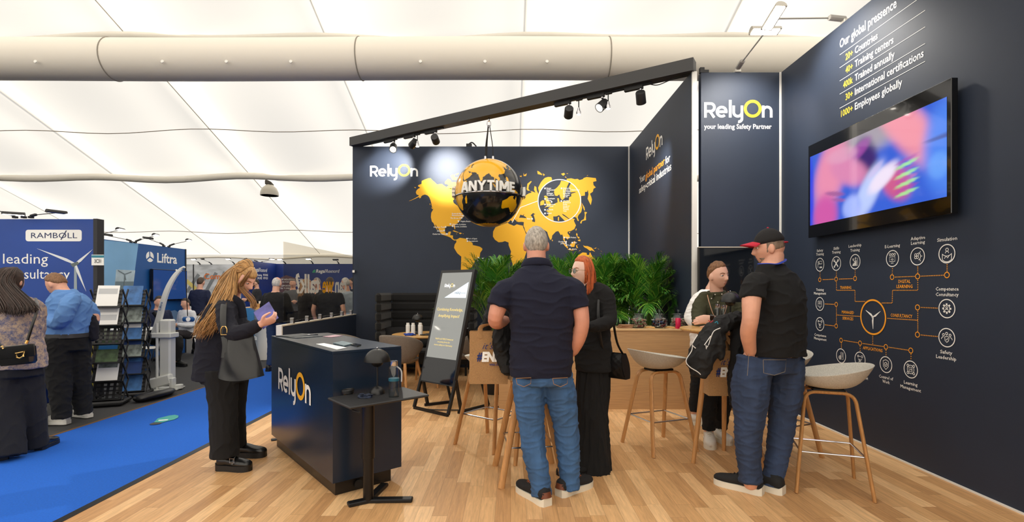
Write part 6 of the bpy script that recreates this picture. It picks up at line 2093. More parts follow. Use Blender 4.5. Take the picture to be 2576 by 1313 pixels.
p.limb(p.b, LL, grow=.72); p.limb(p.b, LR, grow=.72)
hl, tl, hr_, tr_ = np.array([.236, 3.235, 0]), np.array([.055, 3.525, 0]), np.array([.325, 3.385, 0]), np.array([.575, 3.60, 0])
p.foot(hl, tl); p.foot(hr_, tr_)
p.body()
NVY = M('polo navy', (16, 20, 44), .9, bump=(420, .35))
m = MB()
p.torso(m, B_rows)
p.limb(m, [(1308, 716, 3.40, 22), (1277, 728, 3.39, 30), (1262, 750, 3.38, 31), (1254, 772, 3.37, 30)], cap='flat')
p.limb(m, [(1408, 714, 3.40, 22), (1438, 726, 3.38, 30), (1448, 752, 3.36, 31), (1455, 778, 3.35, 30)], cap='flat')
p.cloth('polo_shirt', m, NVY, wr=(.010, 4, 5, 11, 3))
m = MB()
m.tube([P(1350, 664, 3.40) + np.array([.088 * math.cos(t), .078 * math.sin(t) + .02, -.016 * math.sin(t)]) for t in np.linspace(-math.pi, 0, 22)], [(.014, .030)] * 22, n=8, ref=(0, -1, .3), cap='fix')
p.cloth('collar', m, NVY, vox=.005, wr=None, smooth=2)
m = MB()
p.torso(m, [(1362, 965, 3.42, 72, .138), (1362, 930, 3.42, 71, .135), (1361, 905, 3.42, 66, .12)], cap='flat')
p.limb(m, [(1328, 920, 3.42, 37), (1330, 985, 3.41, 40), (1338, 1075, 3.40, 33), (1345, 1140, 3.36, 31), (1358, 1205, 3.32, 27), (1362, 1247, 3.30, 26)], cap='flat')
p.limb(m, [(1398, 920, 3.42, 37), (1408, 985, 3.42, 40), (1424, 1075, 3.44, 32), (1430, 1140, 3.44, 30), (1433, 1195, 3.43, 26), (1434, 1228, 3.43, 25)], cap='flat')
jn = p.cloth('jeans', m, JEANS((58, 94, 138), 'jeans mid blue'), wr=(.010, 7, 7, 17, 6))
m = MB()
for sx, u0 in ((-1, 1318), (1, 1410)):
    q = [P(u0 - 20, 952, 3.255), P(u0 + 18, 950, 3.255), P(u0 + 17, 965, 3.245), P(u0, 973, 3.24), P(u0 - 17, 966, 3.245)]
    m.tube(q + [q[0]], .0022, n=5)
m.build('pocket_stitching', M('stitch orange', (150, 110, 70), .8), jn)
SH = M('suede black', (24, 24, 27), .85, bump=(200, .3))
OFFW = M('sole off white', (226, 220, 204), .6)
for a, b in ((hl, tl), (hr_, tr_)):
    s_ = p.shoe(a, b, .052, .085, SH, OFFW, .040, .125, lace=M('lace orange', (206, 110, 60), .7))
    d = nrm(b - a)
    m = MB()
    m.tube([a + d * .012 + (0, 0, .05), a + d * .020 + (0, 0, .085)], [(.040, .030), (.036, .028)], n=14, ref=(d[1], -d[0], 0))
    m.build('heel_patch', M('leather brown', (110, 58, 34), .5), s_)
p.hair_cap((168, 160, 150), lambda x, y, z: (z - .052 + np.clip(-(y - .02) * 1.35, -.02, .118)) if y < .06 else z - .062, 1.055, .004, 120, var=.45)

# jacket over his arm and jute bag hanging from it
def jute_bag(o, w, h, gus, xd, label, handle_top, letters=True):
    """o = bottom left corner of the front, xd = direction of the front; gusset goes back to the left"""
    o = np.asarray(o, float)
    xd = nrm(xd)
    n = np.array([xd[1], -xd[0], 0])
    JU = M('jute', (176, 136, 92), .95, var=(200, .18, (1, 1, 1)), bump=(340, .6))
    t = thing('jute_bag', label, 'bag', o + xd * w / 2 - n * gus / 2, 'jute tote bags')
    m = MB()
    fold = -xd * gus * .30
    fr = [o, o + xd * w, o + xd * w + (0, 0, h), o + (0, 0, h)]
    bk = [o - n * gus, o + xd * w - n * gus, o + xd * w - n * gus * .6 + (0, 0, h), o - n * gus * .6 + (0, 0, h)]
    ml = [o - n * gus / 2 - xd * gus * .10 + (0, 0, .01), o - n * gus * .35 + (xd * gus * .12) + (0, 0, h)]
    mr = [o + xd * w - n * gus / 2, o + xd * w - n * gus * .35 - xd * gus * .12 + (0, 0, h)]
    def patch(a, b, c, d, nn=10, bul=.01, nr=n):
        m.grid(lambda s, r_: (a * (1 - s) + b * s) * (1 - r_) + (d * (1 - s) + c * s) * r_ + nr * bul * math.sin(math.pi * s) * math.sin(math.pi * r_), nn, nn)
    patch(*fr)
    patch(bk[1], bk[0], bk[3], bk[2], nr=-n)
    patch(ml[0], fr[0], fr[3], ml[1], bul=0); patch(bk[0], ml[0], ml[1], bk[3], bul=0)
    patch(fr[1], mr[0], mr[1], fr[2], bul=0); patch(mr[0], bk[1], bk[2], mr[1], bul=0)
    patch(bk[0], bk[1], fr[1], fr[0], bul=0)
    b = m.build('bag_body', JU, t, 40)
    ht = np.asarray(handle_top, float)
    for yo, col in ((0, 0), (-gus * .6, 1)):
        m = MB()
        a = o + xd * w * .30 + n * (yo + .004) + (0, 0, h - .05)
        c = o + xd * w * .72 + n * (yo + .004) + (0, 0, h - .05)
        m.tube([a, a + (0, 0, .08), ht * .7 + a * .3 + (0, 0, .02), ht + (0, 0, .01), ht * .7 + c * .3 + (0, 0, .02), c + (0, 0, .08), c], [(.016, .003)] * 7, n=8, k=5, ref=xd, cap='fix')
        m.build('handle', JU, t, 60)
    wt, nv, lt = MB(), MB(), M('bag navy print', (26, 44, 110), .8)
    z0 = h * .44
    text(wt, 'ENERGY', o + xd * w * .32 + n * .014 + (0, 0, z0), xd, Z1, .062, w * 1.02, bold=.06, shear=.15, lift=.003)
    text(nv, '#', o + xd * w * .20 + n * .013 + (0, 0, z0 + .006), xd, Z1, .058, w * .14, bold=.03, shear=.15, lift=.004)
    text(nv, "it's a", o + xd * w * .34 + n * .014 + (0, 0, z0 + .085), xd, Z1, .045, w * .46, shear=.4, bold=-.005, lift=.006)
    text(nv, 'WIND, SUN, WATER', o + xd * w * .52 + n * .014 + (0, 0, z0 - .032), xd, Z1, .014, w * .5, bold=.03, lift=.004)
    clip = lambda mbx: mbx
    for q in (wt, nv):
        vv = np.concatenate(q.v)
        keep = [f for f in q.f if max(((vv[i] - o) @ xd) for i in f) < w * .985]
        q.f, q.v, q.mi = keep, [vv], [0] * len(keep)
    wt.build('bag_print', WHITE, t, 0)
    nv.build('bag_print_navy', lt, t, 0)
    return t
jute_bag(P(1181, 966, 3.56), .272, .375, .12, (1, 0, 0), 'jute tote bag hanging from the arm of the man in navy polo', P(1262, 806, 3.50))
JK = M('jacket black', (12, 12, 14), .8, bump=(200, .3))
m = MB()
q = Person.L
pj = p
pj.limb(m, [(1268, 800, 3.62, (20, .075)), (1264, 835, 3.56, (22, .07)), (1262, 870, 3.52, (22, .06)), (1270, 910, 3.50, (18, .05)), (1276, 930, 3.50, (15, .045))], ref=(1, 0, 0))
pj.limb(m, [(1236, 790, 3.74, (16, .06)), (1226, 815, 3.80, (16, .06)), (1218, 838, 3.82, (13, .055))])
pj.limb(m, [(1238, 775, 3.72, 14), (1252, 800, 3.66, 18), (1280, 798, 3.66, 16)])
pj.limb(m, [(1258, 830, 3.50, 14), (1250, 852, 3.47, 13), (1258, 878, 3.46, 11)])
me = union(m, .007, 4, (.014, 14, 14, 10, 6), 'jacket')
jk = link_mesh(me, 'jacket', JK, None, 180, label='black jacket hanging over the left arm of the man in navy polo', cat='jacket')
m = MB()
pj.limb(m, [(1274, 916, 3.50, (17, .052)), (1276, 935, 3.50, (16, .050))], cap='flat')
m.build('cuff', M('rib black', (24, 24, 26), .9), jk, 60)

# woman with red hair in black
p = Person('red haired woman in black blazer and wide black trousers talking to the man in polo', (.64, 3.95), (236, 196, 178))
p.head(1466, 682, 3.98, .228, (-.88, -.42), .0, neck=(1484, 733, 3.99), neck_r=.050)
T2 = [(1494, 930, 3.98, 46, .150), (1493, 890, 3.98, 46, .145), (1492, 840, 3.98, 42, .130), (1494, 790, 3.98, 43, .135), (1497, 750, 3.99, 42, .13), (1494, 726, 3.99, 30, .09), (1488, 712, 3.99, 17, .06)]
p.torso(p.b, T2, .86)
p.limb(p.b, [(1520, 735, 3.92, 15), (1530, 775, 3.86, 13), (1532, 808, 3.80, 12), (1505, 818, 3.74, 11), (1478, 822, 3.68, 8)])
p.hand(P(1476, 822, 3.68), (-1, .0, .05), (0, .3, 1), .17, .4, 1)
p.limb(p.b, [(1472, 735, 4.10, 13), (1462, 790, 4.10, 12), (1445, 820, 4.0, 10)])
p.hand(P(1445, 820, 4.0), (-1, -.2, .1), (0, 0, 1), .17, .4, -1)
p.limb(p.b, [(1478, 930, 3.98, 22), (1474, 1060, 3.96, 16), (1470, 1160, 3.92, 11)])
p.limb(p.b, [(1510, 930, 3.98, 22), (1510, 1060, 3.96, 16), (1512, 1160, 3.92, 11)])
g1, g2 = G(1470, 1185), G(1512, 1183)
p.foot(g1, g1 + np.array([-.20, -.06, 0])); p.foot(g2, g2 + np.array([-.18, -.10, 0]))
p.body()
p.face((170, 110, 80), (196, 120, 112))
m = MB()
p.torso(m, T2)
p.limb(m, [(1500, 728, 3.96, 20), (1520, 742, 3.90, 24), (1531, 778, 3.85, 20), (1532, 806, 3.80, 19), (1510, 818, 3.74, 17), (1487, 822, 3.69, 14)], cap='round')
p.limb(m, [(1476, 740, 4.06, 20), (1464, 790, 4.10, 18), (1450, 818, 4.02, 14)], cap='round')
p.cloth('blazer', m, BLACKW, wr=(.008, 6, 6, 12, 4))
m = MB()
m.box(P(1481, 874, 3.845), (.09, .012, .03), bev=.004)
m.build('pocket_flap', BLACKW, p.root)
m = MB()
p.torso(m, [(1492, 1188, 3.90, 44, .15), (1491, 1120, 3.92, 41, .14), (1490, 1040, 3.94, 38, .13), (1491, 970, 3.97, 39, .135), (1492, 905, 3.98, 38, .13)])
p.cloth('wide_trousers', m, BLACKC, wr=(.022, 16, 16, 1.2))
for gg, dx in ((g1, -.20), (g2, -.18)):
    p.shoe(gg, gg + np.array([dx * 1.1, -.085, 0]), .046, .08, BLACKC, BLACKC, .02, .07, low=True)
RED = (186, 92, 44)
p.hair_cap(RED, lambda x, y, z: max(z - .062 - .25 * max(0, y), -(y - .030) - .25 * abs(min(0, z + .02)) + (0 if z > -.10 else -.05)), 1.10, .002, 40, stretch=(1, 1, .3))
hg = []
for t in np.linspace(-1, 1, 9):
    a = t * 1.45
    root = p.H(.070 * math.sin(a), -.075 * math.cos(a) * .9 + .012, .072)
    m1 = p.H(.088 * math.sin(a), -.108 * math.cos(a) + .018, .0)
    m2 = p.H(.094 * math.sin(a), -.110 * math.cos(a) + .016, -.085)
    e = p.H(.100 * math.sin(a), -.104 * math.cos(a) + .020, -.175) 
    hg.append([root, m1, m2, e])
hg2 = [[p.H(0, .01, .122), p.H(sx * .060, .0, .095), p.H(sx * .090, -.01, .02), p.H(sx * .094, .004, -.09), p.H(sx * .098, .022, -.19)] for sx in (-1, 1)]
hg = [[g[0], g[1] * .5 + g[0] * .5, g[1], g[2], g[3]] for g in hg]
p.strands(hg, 900, RED, .0030, .004, 5, 3, .009, var=.16)
p.strands([hg2[0], [q + p.hf[:, 1] * -.03 for q in hg2[0]]], 200, RED, .0030, .003, 5, 4, .005, name='hair_side', var=.22)
p.strands([hg2[1], [q + p.hf[:, 1] * -.03 for q in hg2[1]]], 200, RED, .0030, .003, 5, 5, .005, name='hair_side', var=.22)
gl = thing('glasses', 'thin round glasses on the red haired woman', 'glasses', p.H(0, .10, 0))
m = MB()
for sx in (-1, 1):
    m.tube([p.H(sx * .031 + .023 * math.cos(t), .104 - .006 * abs(math.cos(t)), .0 + .021 * math.sin(t)) for t in np.linspace(0, 6.283, 26, endpoint=False)], .0014, n=5, closed=True)
    m.tube([p.H(sx * .054, .098, .004), p.H(sx * .074, .06, .006), p.H(sx * .080, -.005, .004)], .0014, n=5)
m.tube([p.H(-.008, .106, .002), p.H(0, .109, .005), p.H(.008, .106, .002)], .0014, n=5)
m.build('frame', M('gold wire', (170, 150, 110), .3, .8), gl)
m = MB()
for sx in (-1, 1):
    m.poly(arc(0, 0, .022 , 0, 345, 24), p.H(sx * .031, .102, 0), p.hf[:, 0], p.hf[:, 2], .001)
m.build('lenses', glassy('lens glass', (222, 232, 228), .08), gl, 0)

def quilt_bag(c, xd, label):
    c = np.asarray(c, float)
    xd = nrm(xd)
    n = np.array([xd[1], -xd[0], 0])
    LE = M('black leather', (16, 16, 18), .38, bump=(60, .1))
    t = thing('handbag', label, 'bag', c)
    m = MB()
    def fn(a, b):
        s_, r_ = a * 2 - 1, b
        w = .085 + .035 * (1 - r_)
        qd = abs(((s_ * 2.2 + r_ * 2.6) % 1) - .5) + abs(((s_ * 2.2 - r_ * 2.6) % 1) - .5)
        return c + xd * s_ * w + (0, 0, .02 + .19 * r_) + n * (.030 + .032 * math.sin(math.pi * min(1, r_ * .9 + .05)) + .007 * qd)
    m.grid(fn, 24, 24)
    m.grid(lambda a, b: c + xd * (a * 2 - 1) * (.085 + .035 * (1 - b)) + (0, 0, .02 + .19 * b) - n * (.030 + .028 * math.sin(math.pi * min(1, b * .9 + .05))), 12, 12, flip=True)
    for s_ in (-1, 1):
        m.grid(lambda a, b: c + xd * s_ * (.085 + .035 * (1 - b)) + (0, 0, .02 + .19 * b) + n * (2 * a - 1) * (.030 + .03 * math.sin(math.pi * min(1, b * .9 + .05))), 6, 12, flip=s_ < 0)
    m.box(c + (0, 0, .02), (.24, .06, .006), rz=math.atan2(xd[1], xd[0]))
    m.build('bag_body', LE, t, 50)
    m = MB()
    m.grid(lambda a, b: c + xd * (a * 2 - 1) * (.088 + .02 * (1 - b)) + (0, 0, .10 + .115 * b) + n * (.066 - .03 * b ** 3 + .006 * (abs(((a * 4 + b * 2.6) % 1) - .5) + abs(((a * 4 - b * 2.6) % 1) - .5))), 24, 12)
    m.build('flap', LE, t, 50)
    return t, LE
qb, LE = quilt_bag(P(1545, 955, 3.93), (.75, -.66, 0), 'black quilted handbag at the hip of the red haired woman')
m = MB()
c = P(1545, 955, 3.93)
m.tube([c + np.array([.06, -.05, .20]), P(1552, 860, 3.86), P(1541, 800, 3.80), P(1528, 740, 3.86), P(1512, 722, 3.95)], [(.011, .003)] * 5, n=8, k=6, ref=(.7, -.7, 0))
m.tube([c + np.array([-.06, .03, .19]), P(1514, 870, 3.83), P(1505, 800, 3.80), P(1506, 740, 3.88), P(1510, 722, 3.95)], [(.011, .003)] * 5, n=8, k=6, ref=(.7, -.7, 0))
m.build('strap', LE, qb)

# man in cap and black T-shirt
p = Person('man in red and black cap, black T-shirt and dark blue jeans', (1.70, 3.50), (222, 164, 138))
fc = (-.93, .36)
p.head(1935, 624, 3.52, .242, fc, .06, neck=(1938, 680, 3.50), neck_r=.070)
T3 = [(1950, 893, 3.47, 74, .17), (1951, 850, 3.47, 73, .17), (1954, 800, 3.47, 70, .165), (1956, 750, 3.47, 68, .16), (1954, 712, 3.48, 64, .14), (1946, 684, 3.49, 46, .11), (1940, 664, 3.50, 29, .075)]
p.torso(p.b, T3, .86, .5)
p.limb(p.b, [(1906, 720, 3.36, 15), (1892, 745, 3.30, 23), (1888, 800, 3.26, 20), (1882, 840, 3.31, 19), (1888, 884, 3.39, 14)])
p.hand(P(1889, 882, 3.40), (.15, .62, -.9), (1, 0, 0), curl=.2, side=1)
p.limb(p.b, [(1966, 722, 3.62, 14), (1935, 755, 3.78, 19), (1890, 800, 3.82, 17), (1866, 815, 3.80, 13), (1852, 818, 3.78, 11)])
p.hand(P(1852, 818, 3.78), (-.9, -.25, -.25), (.1, -.3, -1), curl=.55, side=-1)
J1 = [(1900, 900, 3.46, 42), (1888, 980, 3.44, 45), (1885, 1050, 3.42, 36), (1882, 1120, 3.43, 30), (1887, 1190, 3.44, 27), (1889, 1212, 3.44, 28)]
J2 = [(1976, 900, 3.50, 42), (1976, 980, 3.52, 40), (1968, 1050, 3.53, 32), (1960, 1120, 3.52, 28), (1947, 1190, 3.50, 25), (1944, 1220, 3.50, 27)]
p.limb(p.b, J1, grow=.72); p.limb(p.b, J2, grow=.72)
h3, t3, h4, t4 = np.array([1.715, 3.415, 0]), np.array([1.475, 3.63, 0]), np.array([1.86, 3.42, 0]), np.array([1.655, 3.66, 0])
p.foot(h3, t3); p.foot(h4, t4)
p.body()
p.face((90, 70, 54), (170, 104, 92))
m = MB()
p.torso(m, T3, 1, .5)
p.limb(m, [(1918, 704, 3.38, 22), (1899, 716, 3.34, 30), (1894, 738, 3.31, 31), (1893, 752, 3.30, 30)], cap='flat')
p.limb(m, [(1966, 704, 3.58, 22), (1972, 712, 3.66, 32), (1955, 742, 3.72, 30)], cap='flat')
p.cloth('t_shirt', m, BLACKC, wr=(.012, 5, 5, 10, 4))
m = MB()
p.torso(m, [(1940, 935, 3.48, 68, .15), (1944, 900, 3.48, 66, .15), (1948, 875, 3.48, 60, .14)], 1, .5)
p.limb(m, [(a, b, c_, r_ + 1) for a, b, c_, r_ in J1], cap='flat'); p.limb(m, [(a, b, c_, r_ + 1) for a, b, c_, r_ in J2], cap='flat')
jn = p.cloth('jeans', m, JEANS((44, 60, 90), 'jeans dark blue'), wr=(.009, 7, 7, 15, 7))
m = MB()
q = [P(1920, 905, 3.29), P(1978, 905, 3.30), P(1975, 935, 3.29), P(1948, 944, 3.28), P(1921, 938, 3.28)]
m.tube(q + [q[0]], .0022, n=5)
m.tube([P(1884, 890, 3.33), P(1880, 945, 3.29)], .002, n=5)
m.build('pocket_stitching', M('stitch tan', (120, 110, 100), .8), jn)
for a, b in ((h3, t3), (h4, t4)):
    p.shoe(a, b, .050, .085, M('mesh black', (22, 22, 24), .8), OFFW, .042, .125, lace=BLKP)
p.hair_cap((120, 100, 84), lambda x, y, z: min(.03 - y, z + .035 + .3 * y), 1.02, .002, 90)
p.hair_cap((150, 128, 112), lambda x, y, z: min(-.050 - z - .18 * abs(x), y - .004 + .1 * abs(x)) if abs(x) > .027 or z < -.082 else -.02, 1.012, .003, 120, name='beard')
# cap: a thing on his head
cpn = thing('cap', 'black baseball cap with red brim on the man in black T-shirt', 'cap', p.H(0, 0, .09))
m = MB()
pts = HEADP.reshape(-1, 3).copy()
kz = np.clip((pts[:, 2] - .030 + .10 * pts[:, 1]) / .012, -1, 1) * .5 + .5
k = .86 + (1.13 - .86) * kz
m.add((pts * k[:, None] * np.array([1, 1, 1.03])) * p.hs @ p.hf.T + p.hc, [(i * HN + j, i * HN + (j + 1) % HN, (i + 1) * HN + (j + 1) % HN, (i + 1) * HN + j) for i in range(HM - 1) for j in range(HN)])
m.build('crown', M('cap black', (22, 20, 22), .85, bump=(200, .3)), cpn, 180)
CR = M('cap red', (190, 30, 56), .8)
m = MB()
for fl, off in ((False, 0), (True, -.005)):
    m.grid(lambda a, b: p.H((2 * a - 1) * .078 * math.cos(.35 * b), .082 * math.cos((2 * a - 1) * 1.1) + .022 + .080 * b * math.cos((2 * a - 1) * 1.25), .052 - .016 * b - .020 * (2 * a - 1) ** 2 + off), 20, 8, flip=fl)
m.build('brim', CR, cpn, 180)
m = MB()
m.tube([p.H(.060 * math.sin(t), -.108 + .030 * (1 - math.cos(t)), .030) for t in np.linspace(-1.1, 1.1, 14)], [(.004, .011)] * 14, n=8, ref=(0, 0, 1), cap='fix')
m.build('rear_strap', CR, cpn)
m = MB()
m.ell(p.H(0, 0, .137), np.array([.008] * 3) * p.hs, 8, 6)
m.build('button', CR, cpn)
ln = MB()
ln.tube([P(1906, 664, 3.40), P(1930, 663, 3.385), P(1955, 664, 3.39), P(1972, 657, 3.45), P(1975, 652, 3.52)], [(.004, .012)] * 5, n=8, k=5, ref=(0, -.2, 1))
ln.build('lanyard', M('lanyard bright blue', (20, 60, 170), .6), label='blue lanyard round the neck of the man in cap', cat='lanyard')

# jacket on his hand and the second jute bag
m = MB()
p.limb(m, [(1856, 806, 3.76, (22, .06)), (1828, 808, 3.70, (26, .06)), (1800, 830, 3.64, (30, .06)), (1774, 866, 3.60, (34, .06)), (1754, 902, 3.58, (32, .05)), (1752, 930, 3.58, (24, .04))])
p.limb(m, [(1785, 872, 3.56, (28, .045)), (1774, 905, 3.54, (26, .05)), (1766, 936, 3.54, (18, .035))])
p.limb(m, [(1800, 840, 3.60, (26, .05)), (1806, 872, 3.56, (18, .045)), (1812, 896, 3.55, (10, .03))])
p.limb(m, [(1858, 800, 3.76, 18), (1850, 870, 3.70, (14, .06)), (1846, 940, 3.66, (13, .05)), (1846, 1010, 3.64, (11, .04))])
me = union(m, .007, 3, (.016, 12, 12, 9, 7), 'jacket')
jk = link_mesh(me, 'jacket', JK, None, 180, label='black jacket with white piping hanging from the hand of the man in cap', cat='jacket')
m = MB()
for pl_ in ([(1812, 825), (1796, 833), (1788, 850), (1783, 866), (1778, 874)], [(1755, 842), (1745, 858), (1742, 868), (1750, 876)], [(1742, 862), (1740, 882), (1726, 906), (1734, 922), (1756, 936), (1768, 948)], [(1776, 868), (1777, 878)], [(1788, 845), (1772, 868)]):
    q = np.array([P(u, v, 3.515) for u, v in pl_])
    m.tube(q, .0032, n=6, k=4)
m.build('piping', M('reflective white', (226, 226, 226), .4), jk)
m = MB()
m.tube([P(1782, 806, 3.575), P(1788, 811, 3.57), P(1794, 806, 3.57)], .003, n=5).build('embroidery_red', M('thread red', (190, 40, 50), .6), jk)
MB().tube([P(1798, 812, 3.57), P(1804, 809, 3.57), P(1806, 815, 3.57)], .003, n=5, k=4).build('embroidery_blue', M('thread blue', (30, 150, 180), .6), jk)
jute_bag(P(1783, 996, 3.70), .240, .335, .11, (1, 0, 0), 'jute tote bag hanging under the black jacket with white piping', P(1822, 838, 3.72))

# man in olive shirt leaning on the high table
p = Person('man in olive green shirt leaning with crossed arms on the right high table', (1.86, 4.60), (232, 182, 160))
p.head(1806, 692, 4.50, .240, (.42, -.9), .08, -.10, neck=(1804, 745, 4.56), neck_r=.056)
T4 = [(1806, 905, 4.60, 47, .12), (1806, 860, 4.58, 48, .125), (1807, 815, 4.56, 50, .13), (1808, 780, 4.55, 52, .13), (1808, 754, 4.56, 46, .105), (1806, 740, 4.57, 26, .07), (1804, 730, 4.57, 17, .055)]
p.torso(p.b, T4, .86)
p.limb(p.b, [(1765, 762, 4.55, 14), (1758, 795, 4.45, 13), (1762, 822, 4.33, 12), (1800, 822, 4.26, 10), (1840, 815, 4.28, 8)])
p.hand(P(1842, 815, 4.28), (1, .1, .05), (0, .3, -1), curl=.4, side=-1)
p.limb(p.b, [(1851, 760, 4.55, 14), (1862, 795, 4.45, 13), (1856, 815, 4.32, 12), (1815, 806, 4.20, 9), (1790, 801, 4.17, 8)])
p.hand(P(1790, 801, 4.17), (-.93, .05, -.12), (0, .9, -.3), curl=.35, side=1)
p.limb(p.b, [(1786, 900, 4.60, 22), (1783, 1000, 4.58, 16), (1783, 1085, 4.56, 11)])
p.limb(p.b, [(1826, 900, 4.60, 22), (1820, 1000, 4.62, 16), (1812, 1080, 4.68, 11)])
ha, ta_, hb, tb_ = np.array([1.83, 4.64, 0]), np.array([1.74, 4.36, 0]), np.array([1.91, 4.76, 0]), np.array([1.97, 4.48, 0])
p.foot(ha, ta_); p.foot(hb, tb_)
p.body()
p.face((120, 84, 56), (190, 120, 108))
m = MB()
p.torso(m, T4)
p.limb(m, [(1772, 752, 4.56, 19), (1764, 768, 4.54, 21), (1758, 797, 4.45, 18), (1763, 820, 4.33, 17), (1800, 823, 4.26, 14), (1830, 818, 4.26, 12)])
p.limb(m, [(1842, 752, 4.56, 19), (1852, 768, 4.54, 21), (1862, 797, 4.45, 18), (1856, 815, 4.32, 16), (1822, 808, 4.21, 13), (1802, 804, 4.18, 11)])
OLV = M('olive cotton', (58, 58, 36), .88, bump=(260, .3))
sh = p.cloth('shirt', m, OLV, wr=(.008, 8, 8, 14, 5))
m = MB()
m.tube([P(1804, 738, 4.57) + np.array([.075 * math.cos(t), .066 * math.sin(t) - .012, .006 * math.sin(t)]) for t in np.linspace(-1.9, math.pi + 1.3, 26)], [(.010, .024)] * 26, n=8, ref=(0, -1, .3), cap='fix')
m.tube([P(1796, 741, 4.49), P(1790, 752, 4.455)], [(.016, .006), (.012, .005)], n=8).tube([P(1814, 741, 4.49), P(1823, 751, 4.455)], [(.016, .006), (.012, .005)], n=8)
m.build('collar', OLV, sh, 60)
m = MB()
for u, v in ((1799, 741), (1816, 740), (1806, 760), (1807, 780), (1790, 751), (1824, 750)):
    m.ell(P(u, v, 4.435 if v > 755 else 4.45), (.006, .004, .006), 10, 6)
m.build('buttons', M('button cream', (220, 214, 200), .4), sh)
m = MB()
p.limb(m, [(1786, 890, 4.60, 26), (1784, 1000, 4.58, 21), (1783, 1082, 4.56, 16)], cap='flat'); p.limb(m, [(1826, 890, 4.60, 26), (1820, 1000, 4.62, 21), (1812, 1080, 4.68, 16)], cap='flat')
p.torso(m, [(1806, 915, 4.60, 45, .12), (1806, 880, 4.60, 45, .12)])
p.cloth('trousers', m, BLACKC, wr=(.008, 8, 8, 14))
SNK = M('sneaker pale', (224, 218, 208), .6)
for a, b in ((ha, ta_), (hb, tb_)):
    p.shoe(a, b, .050, .09, SNK, OFFW, .040, .13, lace=M('lace sand', (190, 176, 150), .7))
BRN = (122, 84, 54)
p.hair_cap(BRN, lambda x, y, z: z - .058 + np.clip(-(y - .03) * .95, -.01, .09) if y < .055 else z - .075, 1.075, .006, 55, stretch=(1.5, .5, 1))
m = MB()
m.tube([P(1778, 735, 4.55), P(1784, 760, 4.435), P(1794, 790, 4.40), P(1806, 806, 4.40)], .004, n=6, k=5)
m.tube([P(1832, 733, 4.55), P(1830, 760, 4.435), P(1822, 790, 4.40), P(1808, 806, 4.40)], .004, n=6, k=5)
m.build('lanyard', M('cord tan', (196, 150, 120), .7), None, 180, label='thin tan cord round the neck of the man in olive shirt', cat='lanyard')
wt_ = thing('wristwatch', 'black square wristwatch on the man in olive shirt', 'watch', P(1786, 795, 4.14))
wc_ = P(1787, 801, 4.17)
MB().tube([wc_ + np.array([.004 * math.sin(t), -.036 * math.cos(t), .034 * math.sin(t)]) for t in np.linspace(0, 6.283, 24, endpoint=False)], [(.003, .011)] * 24, n=6, closed=True, ref=(0, -1, 0)).build('strap', BLKP, wt_)
MB().box(wc_ + (0, -.038, .008), (.036, .010, .042), bev=.004).build('case', GLOSS, wt_)

# person in white shirt behind him
p = Person('person in white shirt behind the man in olive shirt, head hidden by him', (1.98, 5.16), (226, 178, 156))
p.head(1806, 690, 5.2, .23, (.9, .3), .1, neck=(1790, 728, 5.2), neck_r=.054)
T5 = [(1772, 880, 5.2, 32, .15), (1770, 820, 5.2, 33, .15), (1768, 775, 5.2, 34, .15), (1775, 745, 5.2, 30, .13), (1785, 728, 5.2, 18, .07)]
p.torso(p.b, T5, .86)
p.limb(p.b, [(1762, 762, 5.12, 11), (1738, 800, 5.05, 12), (1748, 815, 4.98, 10), (1775, 812, 4.95, 8)])
p.hand(P(1775, 812, 4.95), (1, 0, -.1), (0, .5, -1), curl=.4, side=-1)
p.limb(p.b, [(1795, 752, 5.3, 14), (1800, 800, 5.25, 12), (1815, 830, 5.2, 9)])
p.hand(P(1815, 830, 5.2), (1, 0, -.3), (0, .5, -1), curl=.4)
p.limb(p.b, [(1762, 880, 5.2, 17), (1752, 965, 5.2, 13), (1745, 1035, 5.2, 9)]); p.limb(p.b, [(1782, 880, 5.25, 17), (1780, 965, 5.28, 13), (1778, 1030, 5.3, 9)])
g1, g2 = np.array([1.86, 5.22, 0]), np.array([2.01, 5.34, 0])
p.foot(g1, g1 + np.array([.22, -.12, 0])); p.foot(g2, g2 + np.array([.22, -.12, 0]))
p.body()
m = MB()
p.torso(m, T5)
p.limb(m, [(1766, 748, 5.15, 18), (1754, 762, 5.1, 19), (1739, 798, 5.05, 17), (1748, 814, 4.98, 14), (1766, 813, 4.96, 11)])
p.limb(m, [(1790, 748, 5.25, 18), (1798, 790, 5.27, 16), (1812, 826, 5.2, 12)])
p.cloth('shirt', m, M('white cotton', (232, 230, 228), .85, bump=(200, .2)), wr=(.008, 8, 8, 14, 4))
m = MB()
p.torso(m, [(1772, 890, 5.2, 31, .145), (1772, 860, 5.2, 31, .145)])
p.limb(m, [(1762, 870, 5.2, 19), (1753, 965, 5.2, 16), (1746, 1035, 5.2, 13)], cap='flat'); p.limb(m, [(1782, 870, 5.25, 19), (1780, 965, 5.28, 16), (1778, 1030, 5.3, 13)], cap='flat')
p.cloth('trousers', m, BLACKC)
for a in (g1, g2):
    p.shoe(a, a + np.array([.25, -.13, 0]), .048, .08, SNK, OFFW, .035, .11)
p.hair_cap(BRN, lambda x, y, z: z - .05 + np.clip(-(y - .03), -.01, .1), 1.06, .004, 60)
